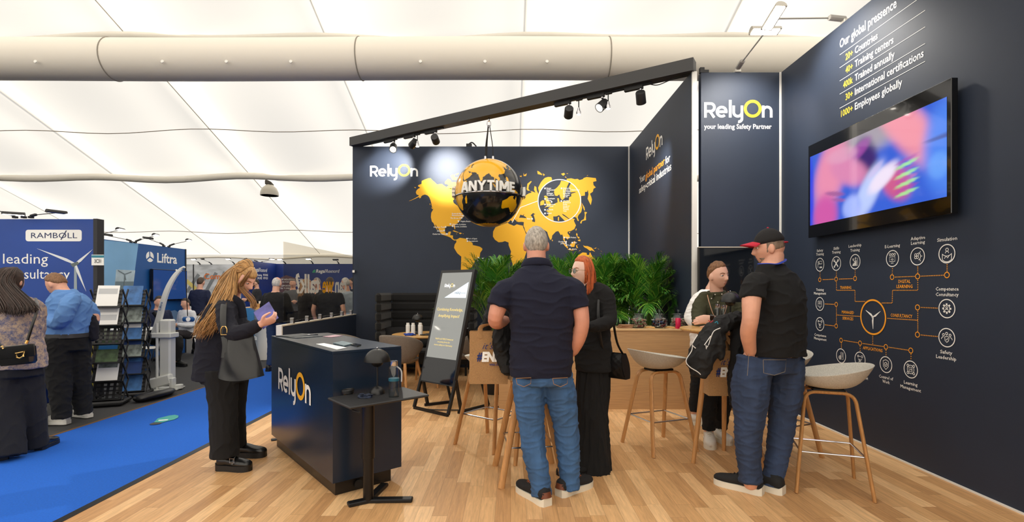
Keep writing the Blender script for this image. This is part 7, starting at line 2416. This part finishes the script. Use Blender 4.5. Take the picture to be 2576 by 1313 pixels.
# ---------------------------------------------------------------- visitors in the aisle and the far booths
# blonde woman looking at a leaflet
p = Person('blonde long haired woman in dark navy blazer and black trousers reading by the info counter', (-2.06, 4.02), (232, 178, 158))
p.head(612, 702, 3.90, .226, (.97, -.22), .52, neck=(583, 752, 3.93), neck_r=.050)
TB = [(555, 952, 3.98, 62, .17), (556, 915, 3.98, 60, .165), (557, 870, 3.96, 56, .150), (560, 825, 3.95, 54, .145), (564, 788, 3.94, 48, .150), (572, 762, 3.94, 34, .13), (580, 746, 3.94, 18, .06)]
p.torso(p.b, TB, .86)
p.limb(p.b, [(572, 778, 3.76, 16), (573, 815, 3.70, 16), (584, 842, 3.64, 14), (620, 834, 3.60, 12), (655, 816, 3.58, 9)])
p.hand(P(656, 815, 3.58), (.95, .15, .35), (-.2, .5, .6), .175, .75, 1)
p.limb(p.b, [(585, 775, 4.12, 15), (600, 815, 4.12, 13), (628, 826, 4.0, 11), (658, 812, 3.84, 8)])
p.hand(P(658, 812, 3.84), (.85, -.45, .3), (0, -.4, .8), .175, .6, -1)
p.limb(p.b, [(558, 930, 3.92, 36), (562, 1020, 3.90, 25), (562, 1090, 3.88, 19), (560, 1140, 3.88, 13)], grow=.9)
p.limb(p.b, [(588, 930, 4.06, 34), (590, 1020, 4.10, 24), (590, 1085, 4.14, 18), (590, 1125, 4.16, 12)], grow=.9)
hb1, tb1 = np.array([-2.275, 3.90, 0]), np.array([-2.005, 3.87, 0])
hb2, tb2 = np.array([-2.31, 4.19, 0]), np.array([-2.05, 4.20, 0])
p.foot(hb1, tb1); p.foot(hb2, tb2)
p.body()
p.face((120, 84, 50), (196, 116, 108))
m = MB()
p.torso(m, TB)
p.limb(m, [(566, 764, 3.84, 22), (570, 782, 3.76, 25), (572, 815, 3.70, 24), (584, 838, 3.64, 22), (618, 833, 3.60, 19), (646, 819, 3.585, 15)])
p.limb(m, [(582, 764, 4.04, 20), (588, 780, 4.12, 22), (602, 815, 4.12, 20), (628, 826, 4.0, 18), (648, 816, 3.9, 14)])
bl = p.cloth('blazer', m, NAVYW, wr=(.008, 7, 7, 11, 4))
m = MB()
m.tube([P(566, 752, 3.80), P(590, 752, 3.78), P(606, 770, 3.80), P(612, 800, 3.80)], [(.006, .03)] * 4, n=8, k=4, ref=(0, -1, 0))
m.build('lapel', NAVYW, bl, 60)
m = MB()
p.torso(m, [(566, 960, 3.98, 52, .155), (562, 930, 3.98, 50, .15)])
p.limb(m, [(556, 930, 3.92, 40), (562, 1020, 3.90, 34), (564, 1090, 3.88, 33), (566, 1147, 3.88, 34)], cap='flat')
p.limb(m, [(590, 930, 4.06, 34), (588, 1020, 4.10, 28), (588, 1085, 4.14, 28), (590, 1120, 4.16, 28)], cap='flat')
p.cloth('trousers', m, BLACKC, wr=(.008, 9, 9, 5))
LEB = M('boot leather', (16, 16, 17), .3, coat=.2)
for a, b in ((hb1, tb1), (hb2, tb2)):
    s_ = p.shoe(a, b, .050, .075, LEB, BLKP, .045, .13)
d = nrm(tb1 - hb1)
m = MB()
c = hb1 + d * .15
m.tube([c + np.array([d[1], -d[0], 0]) * .056 + (0, 0, .06), c + np.array([d[1], -d[0], 0]) * .036 + (0, 0, .105), c + (0, 0, .125)], [(.010, .003)] * 3, n=8, k=4, ref=tuple(d))
m.build('strap', LEB, s_)
q = c + np.array([d[1], -d[0], 0]) * .056 + (0, 0, .09)
MB().tube([q + d * .018 + (0, 0, .016), q - d * .018 + (0, 0, .016), q - d * .018 - (0, 0, .016), q + d * .018 - (0, 0, .016)], .003, n=6, closed=True).build('buckle', CHROME, s_)
BLO = (182, 140, 88)
p.hair_cap(BLO, lambda x, y, z: max(z - .060 + .15 * y, -(y - .022) - .15 * abs(min(0, z + .02)) + (0 if z > -.09 else -.05)), 1.12, .004, 40, stretch=(1, .5, .5))
bk = lambda du, dv, dY: P(du, dv, dY)
gd = [[p.H(-.01, .03, .128), p.H(-.02, -.05, .13), P(566, 700, 4.0), P(545, 760, 4.02), P(525, 810, 4.02), P(512, 850, 4.02)],
      [p.H(.0, .02, .130), p.H(.0, -.06, .125), P(560, 712, 3.92), P(536, 770, 3.88), P(512, 810, 3.90), P(500, 838, 3.92)],
      [p.H(.03, .02, .125), p.H(.05, -.05, .11), P(572, 720, 3.82), P(545, 775, 3.80), P(520, 815, 3.80), P(506, 845, 3.82)],
      [p.H(.06, .02, .10), p.H(.085, -.04, .07), P(582, 730, 3.80), P(560, 775, 3.78), P(538, 812, 3.78), P(520, 838, 3.80)],
      [p.H(.075, .01, .07), p.H(.09, -.03, .03), P(588, 742, 3.80), P(572, 776, 3.78), P(556, 800, 3.79), P(540, 822, 3.80)]]
p.strands(gd, 1300, BLO, .0030, .022, 9, 5, .018, var=.24)
fd = [[p.H(.03, .06, .115), p.H(.060, .075, .05), p.H(.066, .080, -.03), P(640, 755, 3.82), P(644, 775, 3.80)],
      [p.H(.05, .05, .10), p.H(.076, .060, .04), p.H(.076, .064, -.04), P(634, 760, 3.82), P(636, 780, 3.80)]]
p.strands(fd, 90, (150, 106, 62), .0020, .006, 7, 6, .008, name='hair_front', var=.24)

LEG_ = M('tote leather', (11, 11, 13), .34, bump=(40, .08), coat=.1)
tb = thing('shoulder_bag', 'large black leather shoulder bag of the blonde woman', 'bag', P(612, 955, 3.60))
m = MB()
YB_ = 3.62
tl_, tr2, br_, bl_ = P(572, 838, YB_), P(636, 834, YB_), P(664, 945, YB_ - .02), P(551, 948, YB_ - .02)
def totefn(sgn):
    def fn(a, b):
        top = tl_ * (1 - a) + tr2 * a
        bot = bl_ * (1 - a) + br_ * a
        q = top * b + bot * (1 - b)
        th = (.075 * (1 - b) ** .7 + .012) * max(0, math.sin(math.pi * min(1, max(0, a)))) ** .45
        dent = .018 * math.sin(a * 7 + b * 5) * math.sin(math.pi * b) * math.sin(math.pi * a)
        return q + np.array([0, sgn * th + dent * (sgn < 0), (-.02 * math.sin(math.pi * a)) * (1 - b)])
    return fn
m.grid(totefn(-1), 24, 20); m.grid(totefn(1), 24, 20, flip=True)
m.add([totefn(-1)(i / 12, 0) for i in range(13)] + [totefn(1)(i / 12, 0) for i in range(13)], [(i, i + 13, i + 14, i + 1) for i in range(12)])
m.build('bag_body', LEG_, tb, 60)
m = MB()
m.grid(lambda a, b: totefn(-1)(.02 + .96 * a, .03 + .55 * b) + np.array([0, -.006, 0]), 24, 12)
m.build('front_pocket', LEG_, tb, 60)
m = MB()
m.tube([P(563, 850, 3.60), P(562, 835, 3.60), P(561, 800, 3.62), P(563, 768, 3.70), P(570, 752, 3.82), P(580, 752, 3.95)], [(.022, .004)] * 6, n=8, k=6, ref=(1, 0, 0), cap='fix')
m.tube([P(563, 900, 3.565), P(566, 870, 3.58), P(563, 846, 3.60)], [(.020, .004)] * 3, n=8, k=4, ref=(1, 0, 0), cap='fix')
m.build('strap', LEG_, tb, 60)
MB().tube([P(556, 842, 3.58), P(556, 828, 3.58), P(560, 821, 3.58), P(567, 821, 3.58), P(571, 828, 3.58), P(571, 842, 3.58)], .0045, n=8, closed=True).build('ring', M('gold', (214, 176, 110), .25, 1.0), tb)
lf_ = MB()
q0 = P(664, 806, 3.66)
xd, yd = nrm([.62, .35, .55]), nrm([-.55, .45, .55])
lf_.box(q0 + xd * .03 + yd * .03, (.13, .19, .003), rot=np.stack([xd, yd, np.cross(xd, yd)], 1))
lf_.build('leaflet', M('leaflet violet', (92, 88, 160), .3, var=(9, .4)), None, 0, label='violet glossy leaflet held by the blonde woman', cat='leaflet')

# woman in tweed jacket at the left edge, from behind
p = Person('dark haired woman in beige and blue tweed jacket seen from behind at the left edge', (-4.2, 4.28), (220, 170, 148), vox=.007)
p.head(30, 708, 4.28, .225, (-.15, 1), .1, neck=(32, 760, 4.26), neck_r=.050)
TC = [(44, 925, 4.24, 62, .16), (44, 890, 4.24, 58, .15), (42, 845, 4.24, 53, .14), (42, 800, 4.24, 54, .14), (40, 768, 4.25, 50, .12), (36, 750, 4.26, 32, .09), (33, 742, 4.26, 18, .06)]
p.torso(p.b, TC, .86)
p.limb(p.b, [(84, 772, 4.3, 15), (92, 815, 4.34, 14), (90, 850, 4.44, 12), (80, 860, 4.55, 10)]); p.limb(p.b, [(-14, 765, 4.28, 18), (-24, 815, 4.3, 16), (-15, 850, 4.42, 13), (5, 860, 4.52, 9)])
p.hand(P(80, 860, 4.55), (-.3, .9, .1), (0, 0, -1), curl=.5); p.hand(P(5, 860, 4.52), (.3, .9, .1), (0, 0, -1), curl=.5, side=-1)
p.limb(p.b, [(22, 930, 4.2, 22), (20, 1030, 4.17, 19), (20, 1120, 4.12, 13)]); p.limb(p.b, [(66, 925, 4.27, 22), (78, 1030, 4.32, 18), (86, 1110, 4.36, 12)])
p1_, p2_ = np.array([-4.16, 4.10, 0]), np.array([-4.11, 4.36, 0])
p.foot(p1_, p1_ + np.array([-.2, .12, 0])); p.foot(p2_, p2_ + np.array([-.05, .2, 0]))
p.body()
m = MB()
p.torso(m, TC)
p.limb(m, [(70, 764, 4.28, 18), (86, 776, 4.3, 22), (92, 815, 4.34, 20), (90, 848, 4.44, 17)]); p.limb(m, [(-4, 752, 4.27, 26), (-16, 770, 4.28, 26), (-24, 815, 4.3, 22), (-15, 848, 4.42, 18)])
TWJ = bpy.data.materials.new('beige blue tweed')
TWJ.use_nodes = True
nt = TWJ.node_tree
n1 = nt.nodes.new('ShaderNodeTexNoise')
n1.inputs['Scale'].default_value, n1.inputs['Detail'].default_value, n1.inputs['Roughness'].default_value = 26, 6, .8
rp = nt.nodes.new('ShaderNodeValToRGB')
rp.color_ramp.elements[0].position, rp.color_ramp.elements[0].color = .40, lin((92, 94, 122))
rp.color_ramp.elements[1].position, rp.color_ramp.elements[1].color = .60, lin((184, 160, 136))
tcn = nt.nodes.new('ShaderNodeTexCoord')
nt.links.new(tcn.outputs['Object'], n1.inputs['Vector'])
nt.links.new(n1.outputs['Fac'], rp.inputs[0])
nt.links.new(rp.outputs[0], nt.nodes['Principled BSDF'].inputs['Base Color'])
nt.nodes['Principled BSDF'].inputs['Roughness'].default_value = .95
p.cloth('tweed_jacket', m, TWJ, wr=(.008, 6, 6, 10, 3))
m = MB()
p.torso(m, [(44, 945, 4.24, 52, .15), (44, 915, 4.24, 52, .14)])
DKN = M('dark navy cloth', (18, 19, 27), .92, bump=(260, .25))
p.limb(m, [(20, 940, 4.2, 32), (20, 1030, 4.17, 31), (22, 1130, 4.12, 34), (22, 1148, 4.11, 34)], cap='flat'); p.limb(m, [(70, 935, 4.28, 31), (80, 1030, 4.32, 28), (86, 1105, 4.36, 28), (88, 1122, 4.37, 28)], cap='flat')
p.cloth('trousers', m, DKN, wr=(.008, 8, 8, 5))
for a, dd in ((p1_, (-.2, .12, 0)), (p2_, (-.06, .22, 0))):
    p.shoe(a, a + np.array(dd) * 1.1, .045, .07, LEB, BLKP, .03, .11)
DBR = (58, 42, 36)
p.hair_cap(DBR, lambda x, y, z: max(z - .06, -(y - .03)), 1.12, .004, 40)
gd = []
for t in np.linspace(-1, 1, 8):
    gd.append([p.H(.05 * t, -.02, .125), p.H(.085 * t, -.09, .06), p.H(.10 * t, -.115, -.04), P(40 + 46 * t, 768, 4.08), P(46 + 46 * t, 792 - 10 * abs(t), 4.06)])
p.strands(gd, 800, DBR, .0034, .010, 7, 9, .013, var=.25)
hb_ = thing('shoulder_bag', 'small black handbag with gold clasp on the hip of the woman in tweed', 'bag', P(45, 900, 4.04))
m = MB()
m.box(P(44, 893, 4.03), (.28, .07, .155), rot=np.array(Matrix.Rotation(-.10, 3, 'Y')), bev=.018)
m.build('bag_body', LEB, hb_, 50)
m = MB()
m.box(P(44, 884, 3.99), (.285, .012, .10), rot=np.array(Matrix.Rotation(-.10, 3, 'Y')), bev=.005)
m.build('flap', LEB, hb_, 50)
GOLD = M('gold', (214, 176, 110), .25, 1.0)
m = MB()
m.tube([P(40, 889, 3.975), P(60, 885, 3.975), P(59, 896, 3.975), P(51, 901, 3.975), P(43, 899, 3.975)], .007, n=8, closed=True)
m.build('clasp', GOLD, hb_)
MB().tube([P(6, 872, 4.0), P(12, 878, 3.99)], .012, n=8).build('strap_hook', GOLD, hb_)
MB().tube([P(70, 856, 3.99), P(66, 864, 3.985)], .012, n=8).build('strap_hook', GOLD, hb_)
m = MB()
m.tube([P(68, 860, 3.99), P(82, 815, 4.02), P(94, 775, 4.10), P(90, 750, 4.26)], [(.010, .004)] * 4, n=8, k=6)
m.tube([P(8, 874, 4.0), P(-6, 860, 4.02), P(-20, 848, 4.08)], [(.010, .004)] * 3, n=8, k=4)
m.build('strap', LEB, hb_, 60)

# man in blue shirt looking down
p = Person('man in light blue shirt and black trousers in white sneakers looking down, facing left', (-4.5, 5.12), (222, 166, 142), vox=.007)
p.head(142, 715, 5.10, .235, (-.95, .1), .55, neck=(166, 748, 5.10), neck_r=.058)
TD = [(168, 842, 5.12, 45, .16), (170, 815, 5.12, 47, .16), (173, 785, 5.12, 48, .155), (174, 757, 5.12, 44, .15), (170, 740, 5.11, 30, .11), (166, 728, 5.10, 18, .07)]
p.torso(p.b, TD, .86)
p.limb(p.b, [(176, 768, 4.96, 13), (162, 792, 4.90, 13), (148, 812, 4.92, 11), (126, 808, 4.97, 9), (112, 806, 5.00, 8)])
p.hand(P(112, 806, 5.0), (-.9, .3, .3), (.2, .3, -.8), .18, .6, -1)
p.limb(p.b, [(203, 768, 5.28, 13), (226, 787, 5.34, 15), (232, 808, 5.34, 13), (190, 812, 5.5, 9)])
p.hand(P(190, 812, 5.5), (-.9, .2, .1), (0, 0, -1), .18, .5)
p.limb(p.b, [(152, 850, 5.07, 23), (149, 925, 5.04, 21), (152, 990, 5.02, 19), (152, 1035, 5.02, 14)]); p.limb(p.b, [(188, 850, 5.17, 23), (194, 925, 5.20, 21), (204, 985, 5.22, 18), (208, 1025, 5.22, 13)])
hd1, hd2 = G(172, 1066), G(226, 1050)
hd1[2] = hd2[2] = 0
td1, td2 = hd1 + np.array([-.29, .0, 0]), hd2 + np.array([-.27, .10, 0])
p.foot(hd1, td1); p.foot(hd2, td2)
p.body()
p.face((110, 80, 54), (186, 110, 100))
m = MB()
p.torso(m, TD)
p.limb(m, [(184, 752, 5.0, 18), (174, 764, 4.94, 20), (162, 792, 4.90, 19), (148, 812, 4.92, 17), (124, 808, 4.97, 14)])
p.limb(m, [(192, 752, 5.24, 17), (206, 763, 5.30, 20), (226, 787, 5.34, 20), (231, 806, 5.34, 17)])
m2 = p.cloth('shirt', m, M('shirt blue', (96, 142, 204), .85, bump=(240, .25)), wr=(.012, 7, 7, 11, 5))
m = MB()
p.torso(m, [(168, 848, 5.12, 46, .163), (168, 838, 5.12, 46, .163)])
m.build('belt', M('belt grey', (60, 60, 62), .4), p.root, 60)
m = MB()
p.torso(m, [(170, 880, 5.12, 43, .14), (169, 844, 5.12, 43, .15)])
p.limb(m, [(150, 850, 5.06, 33), (148, 925, 5.04, 29), (152, 990, 5.02, 23), (155, 1036, 5.02, 20), (156, 1052, 5.02, 20)], cap='flat'); p.limb(m, [(190, 850, 5.18, 32), (195, 925, 5.20, 28), (204, 985, 5.22, 22), (209, 1026, 5.22, 19), (210, 1040, 5.22, 19)], cap='flat')
p.cloth('trousers', m, BLACKC, wr=(.010, 8, 8, 12, 4))
SNW = M('sneaker white', (236, 234, 228), .5)
for a, b in ((hd1, td1), (hd2, td2)):
    s_ = p.shoe(a, b, .046, .09, SNW, SNW, .03, .12, lace=WHITE)
    d = nrm(b - a)
    MB().tube([a + d * .012 + (0, 0, .075), a + d * .020 + (0, 0, .105)], [(.034, .026), (.032, .025)], n=12, ref=(d[1], -d[0], 0)).build('heel_patch', M('heel navy', (26, 32, 46), .6), s_)
p.hair_cap((126, 90, 60), lambda x, y, z: z - .056 + np.clip(-(y - .03) * .95, -.01, .09) if y < .06 else z - .07, 1.07, .005, 60)
m = MB()
p.limb(m, [(226, 800, 5.22, (14, .05)), (232, 825, 5.22, (15, .05)), (236, 848, 5.22, (11, .04))])
me = union(m, .01, 3, (.012, 12, 12, 9), 'jacket')
link_mesh(me, 'jacket', NAVYW, None, 180, label='dark navy jacket over the arm of the man in light blue shirt', cat='jacket')
MB().box(P(104, 800, 5.05), (.12, .16, .008), rot=np.array(Matrix.Rotation(.3, 3, 'Y')), bev=.002).build('notepad', PAPER, None, 0, label='white notepad in the hands of the man in light blue shirt', cat='notepad')

# ---- smaller figures farther away
def figure(label, u, Y, top, face, shirt, trousers, hair, skin=(220, 168, 144), w=1.0, arms='down', sleeves='long', seated=False, hairlong=0, lean=0.0, shoes=(20, 20, 20), vox=.012, collar=None, bald=False):
    """a whole person built in metres: top = height of the crown, face = direction looked to"""
    X = (u - CX) * Y / F
    f = nrm([face[0], face[1], 0])
    r = np.array([f[1], -f[0], 0])
    Zb = lambda x, y, z: np.array([X, Y, 0]) + r * x + f * (y + lean * max(0, z - .9)) + np.array([0, 0, z])
    p = Person(label, (X, Y), skin, vox)
    k = top / 1.75 if not seated else top / 1.30
    sh, hip = (1.44 * k, .92 * k) if not seated else (1.02 * k, .47)
    def px_(q):
        return q
    hh = .228 * min(1.05, max(.96, k))
    c = Zb(0, .03, top - hh * .5)
    p.hc, p.hf, p.hs = c, frame(face, .05 + lean * .6), hh / .236
    pts = HEADP.reshape(-1, 3) * p.hs @ p.hf.T + c
    p.b.add(pts, [(i * HN + j, i * HN + (j + 1) % HN, (i + 1) * HN + (j + 1) % HN, (i + 1) * HN + j) for i in range(HM - 1) for j in range(HN)])
    for sx in (-1, 1):
        p.b.ell(p.H(sx * .076, -.006, -.012), np.array([.012, .020, .031]) * p.hs, 10, 8, rot=p.hf)
    p.b.tube([Zb(0, -.01, sh + .01), p.H(0, -.02, -.06)], [.058, .056], n=14, cap='round')
    R3 = np.stack([r, f, Z1], 1)
    def tor(mb, g):
        rows = [(hip - .02, .165, .125), (hip + .12 * k, .160, .120), (hip + .27 * k, .170, .122), (sh - .12, .185, .118), (sh - .03, .165, .10), (sh + .03, .085, .07)]
        A = crom(np.array(rows), 3)
        vs, n = [], 24
        for z, a, b in A:
            for j in range(n):
                t = 2 * math.pi * j / n
                vs.append(Zb(a * w * g * math.copysign(abs(math.cos(t)) ** .85, math.cos(t)), b * w * g * math.copysign(abs(math.sin(t)) ** .85, math.sin(t)), z))
        K = len(A)
        mb.add(vs, [(i * n + j, i * n + (j + 1) % n, (i + 1) * n + (j + 1) % n, (i + 1) * n + j) for i in range(K - 1) for j in range(n)] + [tuple(range(n))[::-1], tuple(range((K - 1) * n, K * n))])
    tor(p.b, .92)
    AR = []
    for sx in (-1, 1):
        s0 = Zb(sx * .165 * w, 0, sh - .05)
        if arms == 'down':
            e, h_ = Zb(sx * .235 * w, -.03, sh - .33 * k), Zb(sx * .225 * w, .06, sh - .57 * k)
        elif arms == 'front':
            e, h_ = Zb(sx * .225 * w, .02, sh - .31 * k), Zb(sx * .10, .27, sh - .28 * k)
        elif arms == 'back':
            e, h_ = Zb(sx * .245 * w, -.06, sh - .31 * k), Zb(sx * .09, -.15, sh - .47 * k)
        elif arms == 'face':
            e, h_ = Zb(sx * .20 * w, .08, sh - .30 * k), (Zb(sx * .06, .18, sh - .02) if sx > 0 else Zb(sx * .03, .16, sh - .28 * k))
        else:
            e, h_ = Zb(sx * .25 * w, .02, sh - .30 * k), Zb(sx * .20, .12, sh - .52 * k)
        AR.append((s0, e, h_))
        p.b.tube([s0, e, h_], [.048, .040, .027], n=12, k=3, cap='round')
        p.hand(h_, nrm(h_ - e), -r * sx, .18, .45, -sx)
    fl = MB()
    feet = []
    LG = []
    for sx in (-1, 1):
        if seated:
            hp, kn, an = Zb(sx * .09, .02, hip), Zb(sx * .13, .43, .50), Zb(sx * .12, .40, .09)
        else:
            hp, kn, an = Zb(sx * .088, 0, hip), Zb(sx * .10, .02, .49 * k), Zb(sx * .105, -.02, .09)
        LG.append((hp, kn, an))
        p.b.tube([hp, kn, an], [.075, .052, .036], n=12, k=3, cap='round')
        hl_ = np.array([an[0], an[1], 0]) - f * .06
        feet.append((hl_, hl_ + f * .26 + r * sx * .05))
        p.foot(*feet[-1])
    p.body(1)
    m = MB()
    tor(m, 1.02)
    for s0, e, h_ in AR:
        q = s0 * .85 + Zb(0, 0, sh - .04) * .15
        if sleeves == 'long':
            m.tube([q, s0, e, h_ * .92 + e * .08], [.062, .064, .054, .042], n=12, k=3, cap='round')
        else:
            m.tube([q, s0, s0 * .35 + e * .65], [.062, .068, .064], n=12, k=3)
    p.cloth('shirt', m, M('cloth %d %d %d' % shirt, shirt, .9, bump=(160, .3)), wr=(.008, 8, 8, 12, 4))
    m = MB()
    for hp, kn, an in LG:
        m.tube([hp + (0, 0, .04), hp, kn, an + (0, 0, .0)], [.085, .095, .070, .055], n=14, k=3)
    p.cloth('trousers', m, M('cloth %d %d %d' % trousers, trousers, .9, bump=(160, .3)), wr=(.008, 8, 8, 12, 4))
    for a, b in feet:
        p.shoe(a, b, .045, .08, M('shoe %d' % shoes[0], shoes, .5), BLKP, .03, .11)
    if hairlong:
        p.hair_cap(hair, lambda x, y, z: max(z - .06, -(y - .03)), 1.10, .004, 40)
        gd = [[p.H(.05 * t, -.02, .122), p.H(.085 * t, -.08, .06), p.H(.098 * t, -.105, -.05), p.H(.105 * t, -.11, -.10 - hairlong * .5), p.H(.10 * t, -.11, -.12 - hairlong)] for t in np.linspace(-1, 1, 6)]
        p.strands(gd, 90, hair, .010, .010, 7, int(u), .012)
    else:
        p.hair_cap(hair, (lambda x, y, z: min(-(y - .0), z + .055) if z < .07 else -(y + .04)) if bald else (lambda x, y, z: z - .056 + np.clip(-(y - .03) * 1.2, -.01, .105) if y < .06 else z - .066), 1.06, .004, 60)
    return p
figure('seated man in navy shirt beside the blue emblem wall', 398, 9.25, 1.28, (.85, -.45), (28, 36, 66), (22, 22, 24), (56, 46, 40), arms='front', seated=True)
figure('seated person in white shirt behind the blue hook block, head hidden', 470, 10.3, 1.22, (-.35, -.94), (222, 224, 230), (44, 40, 44), (60, 48, 40), arms='front', seated=True)
figure('man in navy shirt standing with his back turned before the orange lettering', 503, 11.0, 1.665, (.1, 1), (28, 36, 66), (18, 18, 20), (74, 58, 46), arms='front', w=1.05)
q = figure('bearded man in dark suit with white shirt facing the visitors', 646, 14.0, 1.69, (-.75, -.65), (34, 34, 40), (30, 30, 34), (36, 30, 28), arms='front')
m = MB()
m.tube([q.H(.05, .055, -.06), q.H(.035, .085, -.098), q.H(0, .098, -.108), q.H(-.035, .085, -.098), q.H(-.05, .055, -.06)], .018, n=8, k=4)
m.build('beard', M('hair 36 30 28', (36, 30, 28), .6), q.root)
figure('grey haired man in black jacket and jeans seen from behind, nearest the glass pane end', 694, 8.6, 1.61, (.2, .98), (16, 16, 18), (40, 60, 96), (196, 192, 188), arms='front', w=1.15, bald=True)
figure('long fair haired woman in black jacket behind the glass pane, hand at her face', 768, 9.6, 1.60, (.75, .65), (22, 20, 24), (22, 20, 24), (150, 116, 84), arms='face', hairlong=.22)
figure('man in black T-shirt seen from behind through the glass pane', 828, 9.0, 1.62, (.1, 1), (20, 20, 22), (34, 36, 46), (66, 50, 40), arms='down', sleeves='short', w=1.2)
figure('white haired man in light grey shirt behind the right end of the glass pane', 872, 9.9, 1.63, (-.95, .3), (176, 190, 204), (50, 54, 66), (206, 202, 198), arms='front', sleeves='short')
figure('man in dark jacket with glasses between the others behind the glass', 800, 11.2, 1.66, (-.5, -.85), (40, 42, 52), (30, 30, 34), (140, 130, 124), arms='front')
figure('man in grey jacket far behind the glass, left of the long haired woman', 737, 12.5, 1.66, (.3, -.95), (96, 98, 104), (40, 40, 46), (120, 110, 102), arms='front')
figure('dark haired visitor far behind the glass beside the white haired man', 889, 12.2, 1.68, (-.9, -.3), (36, 40, 60), (30, 30, 36), (52, 42, 38), arms='down')
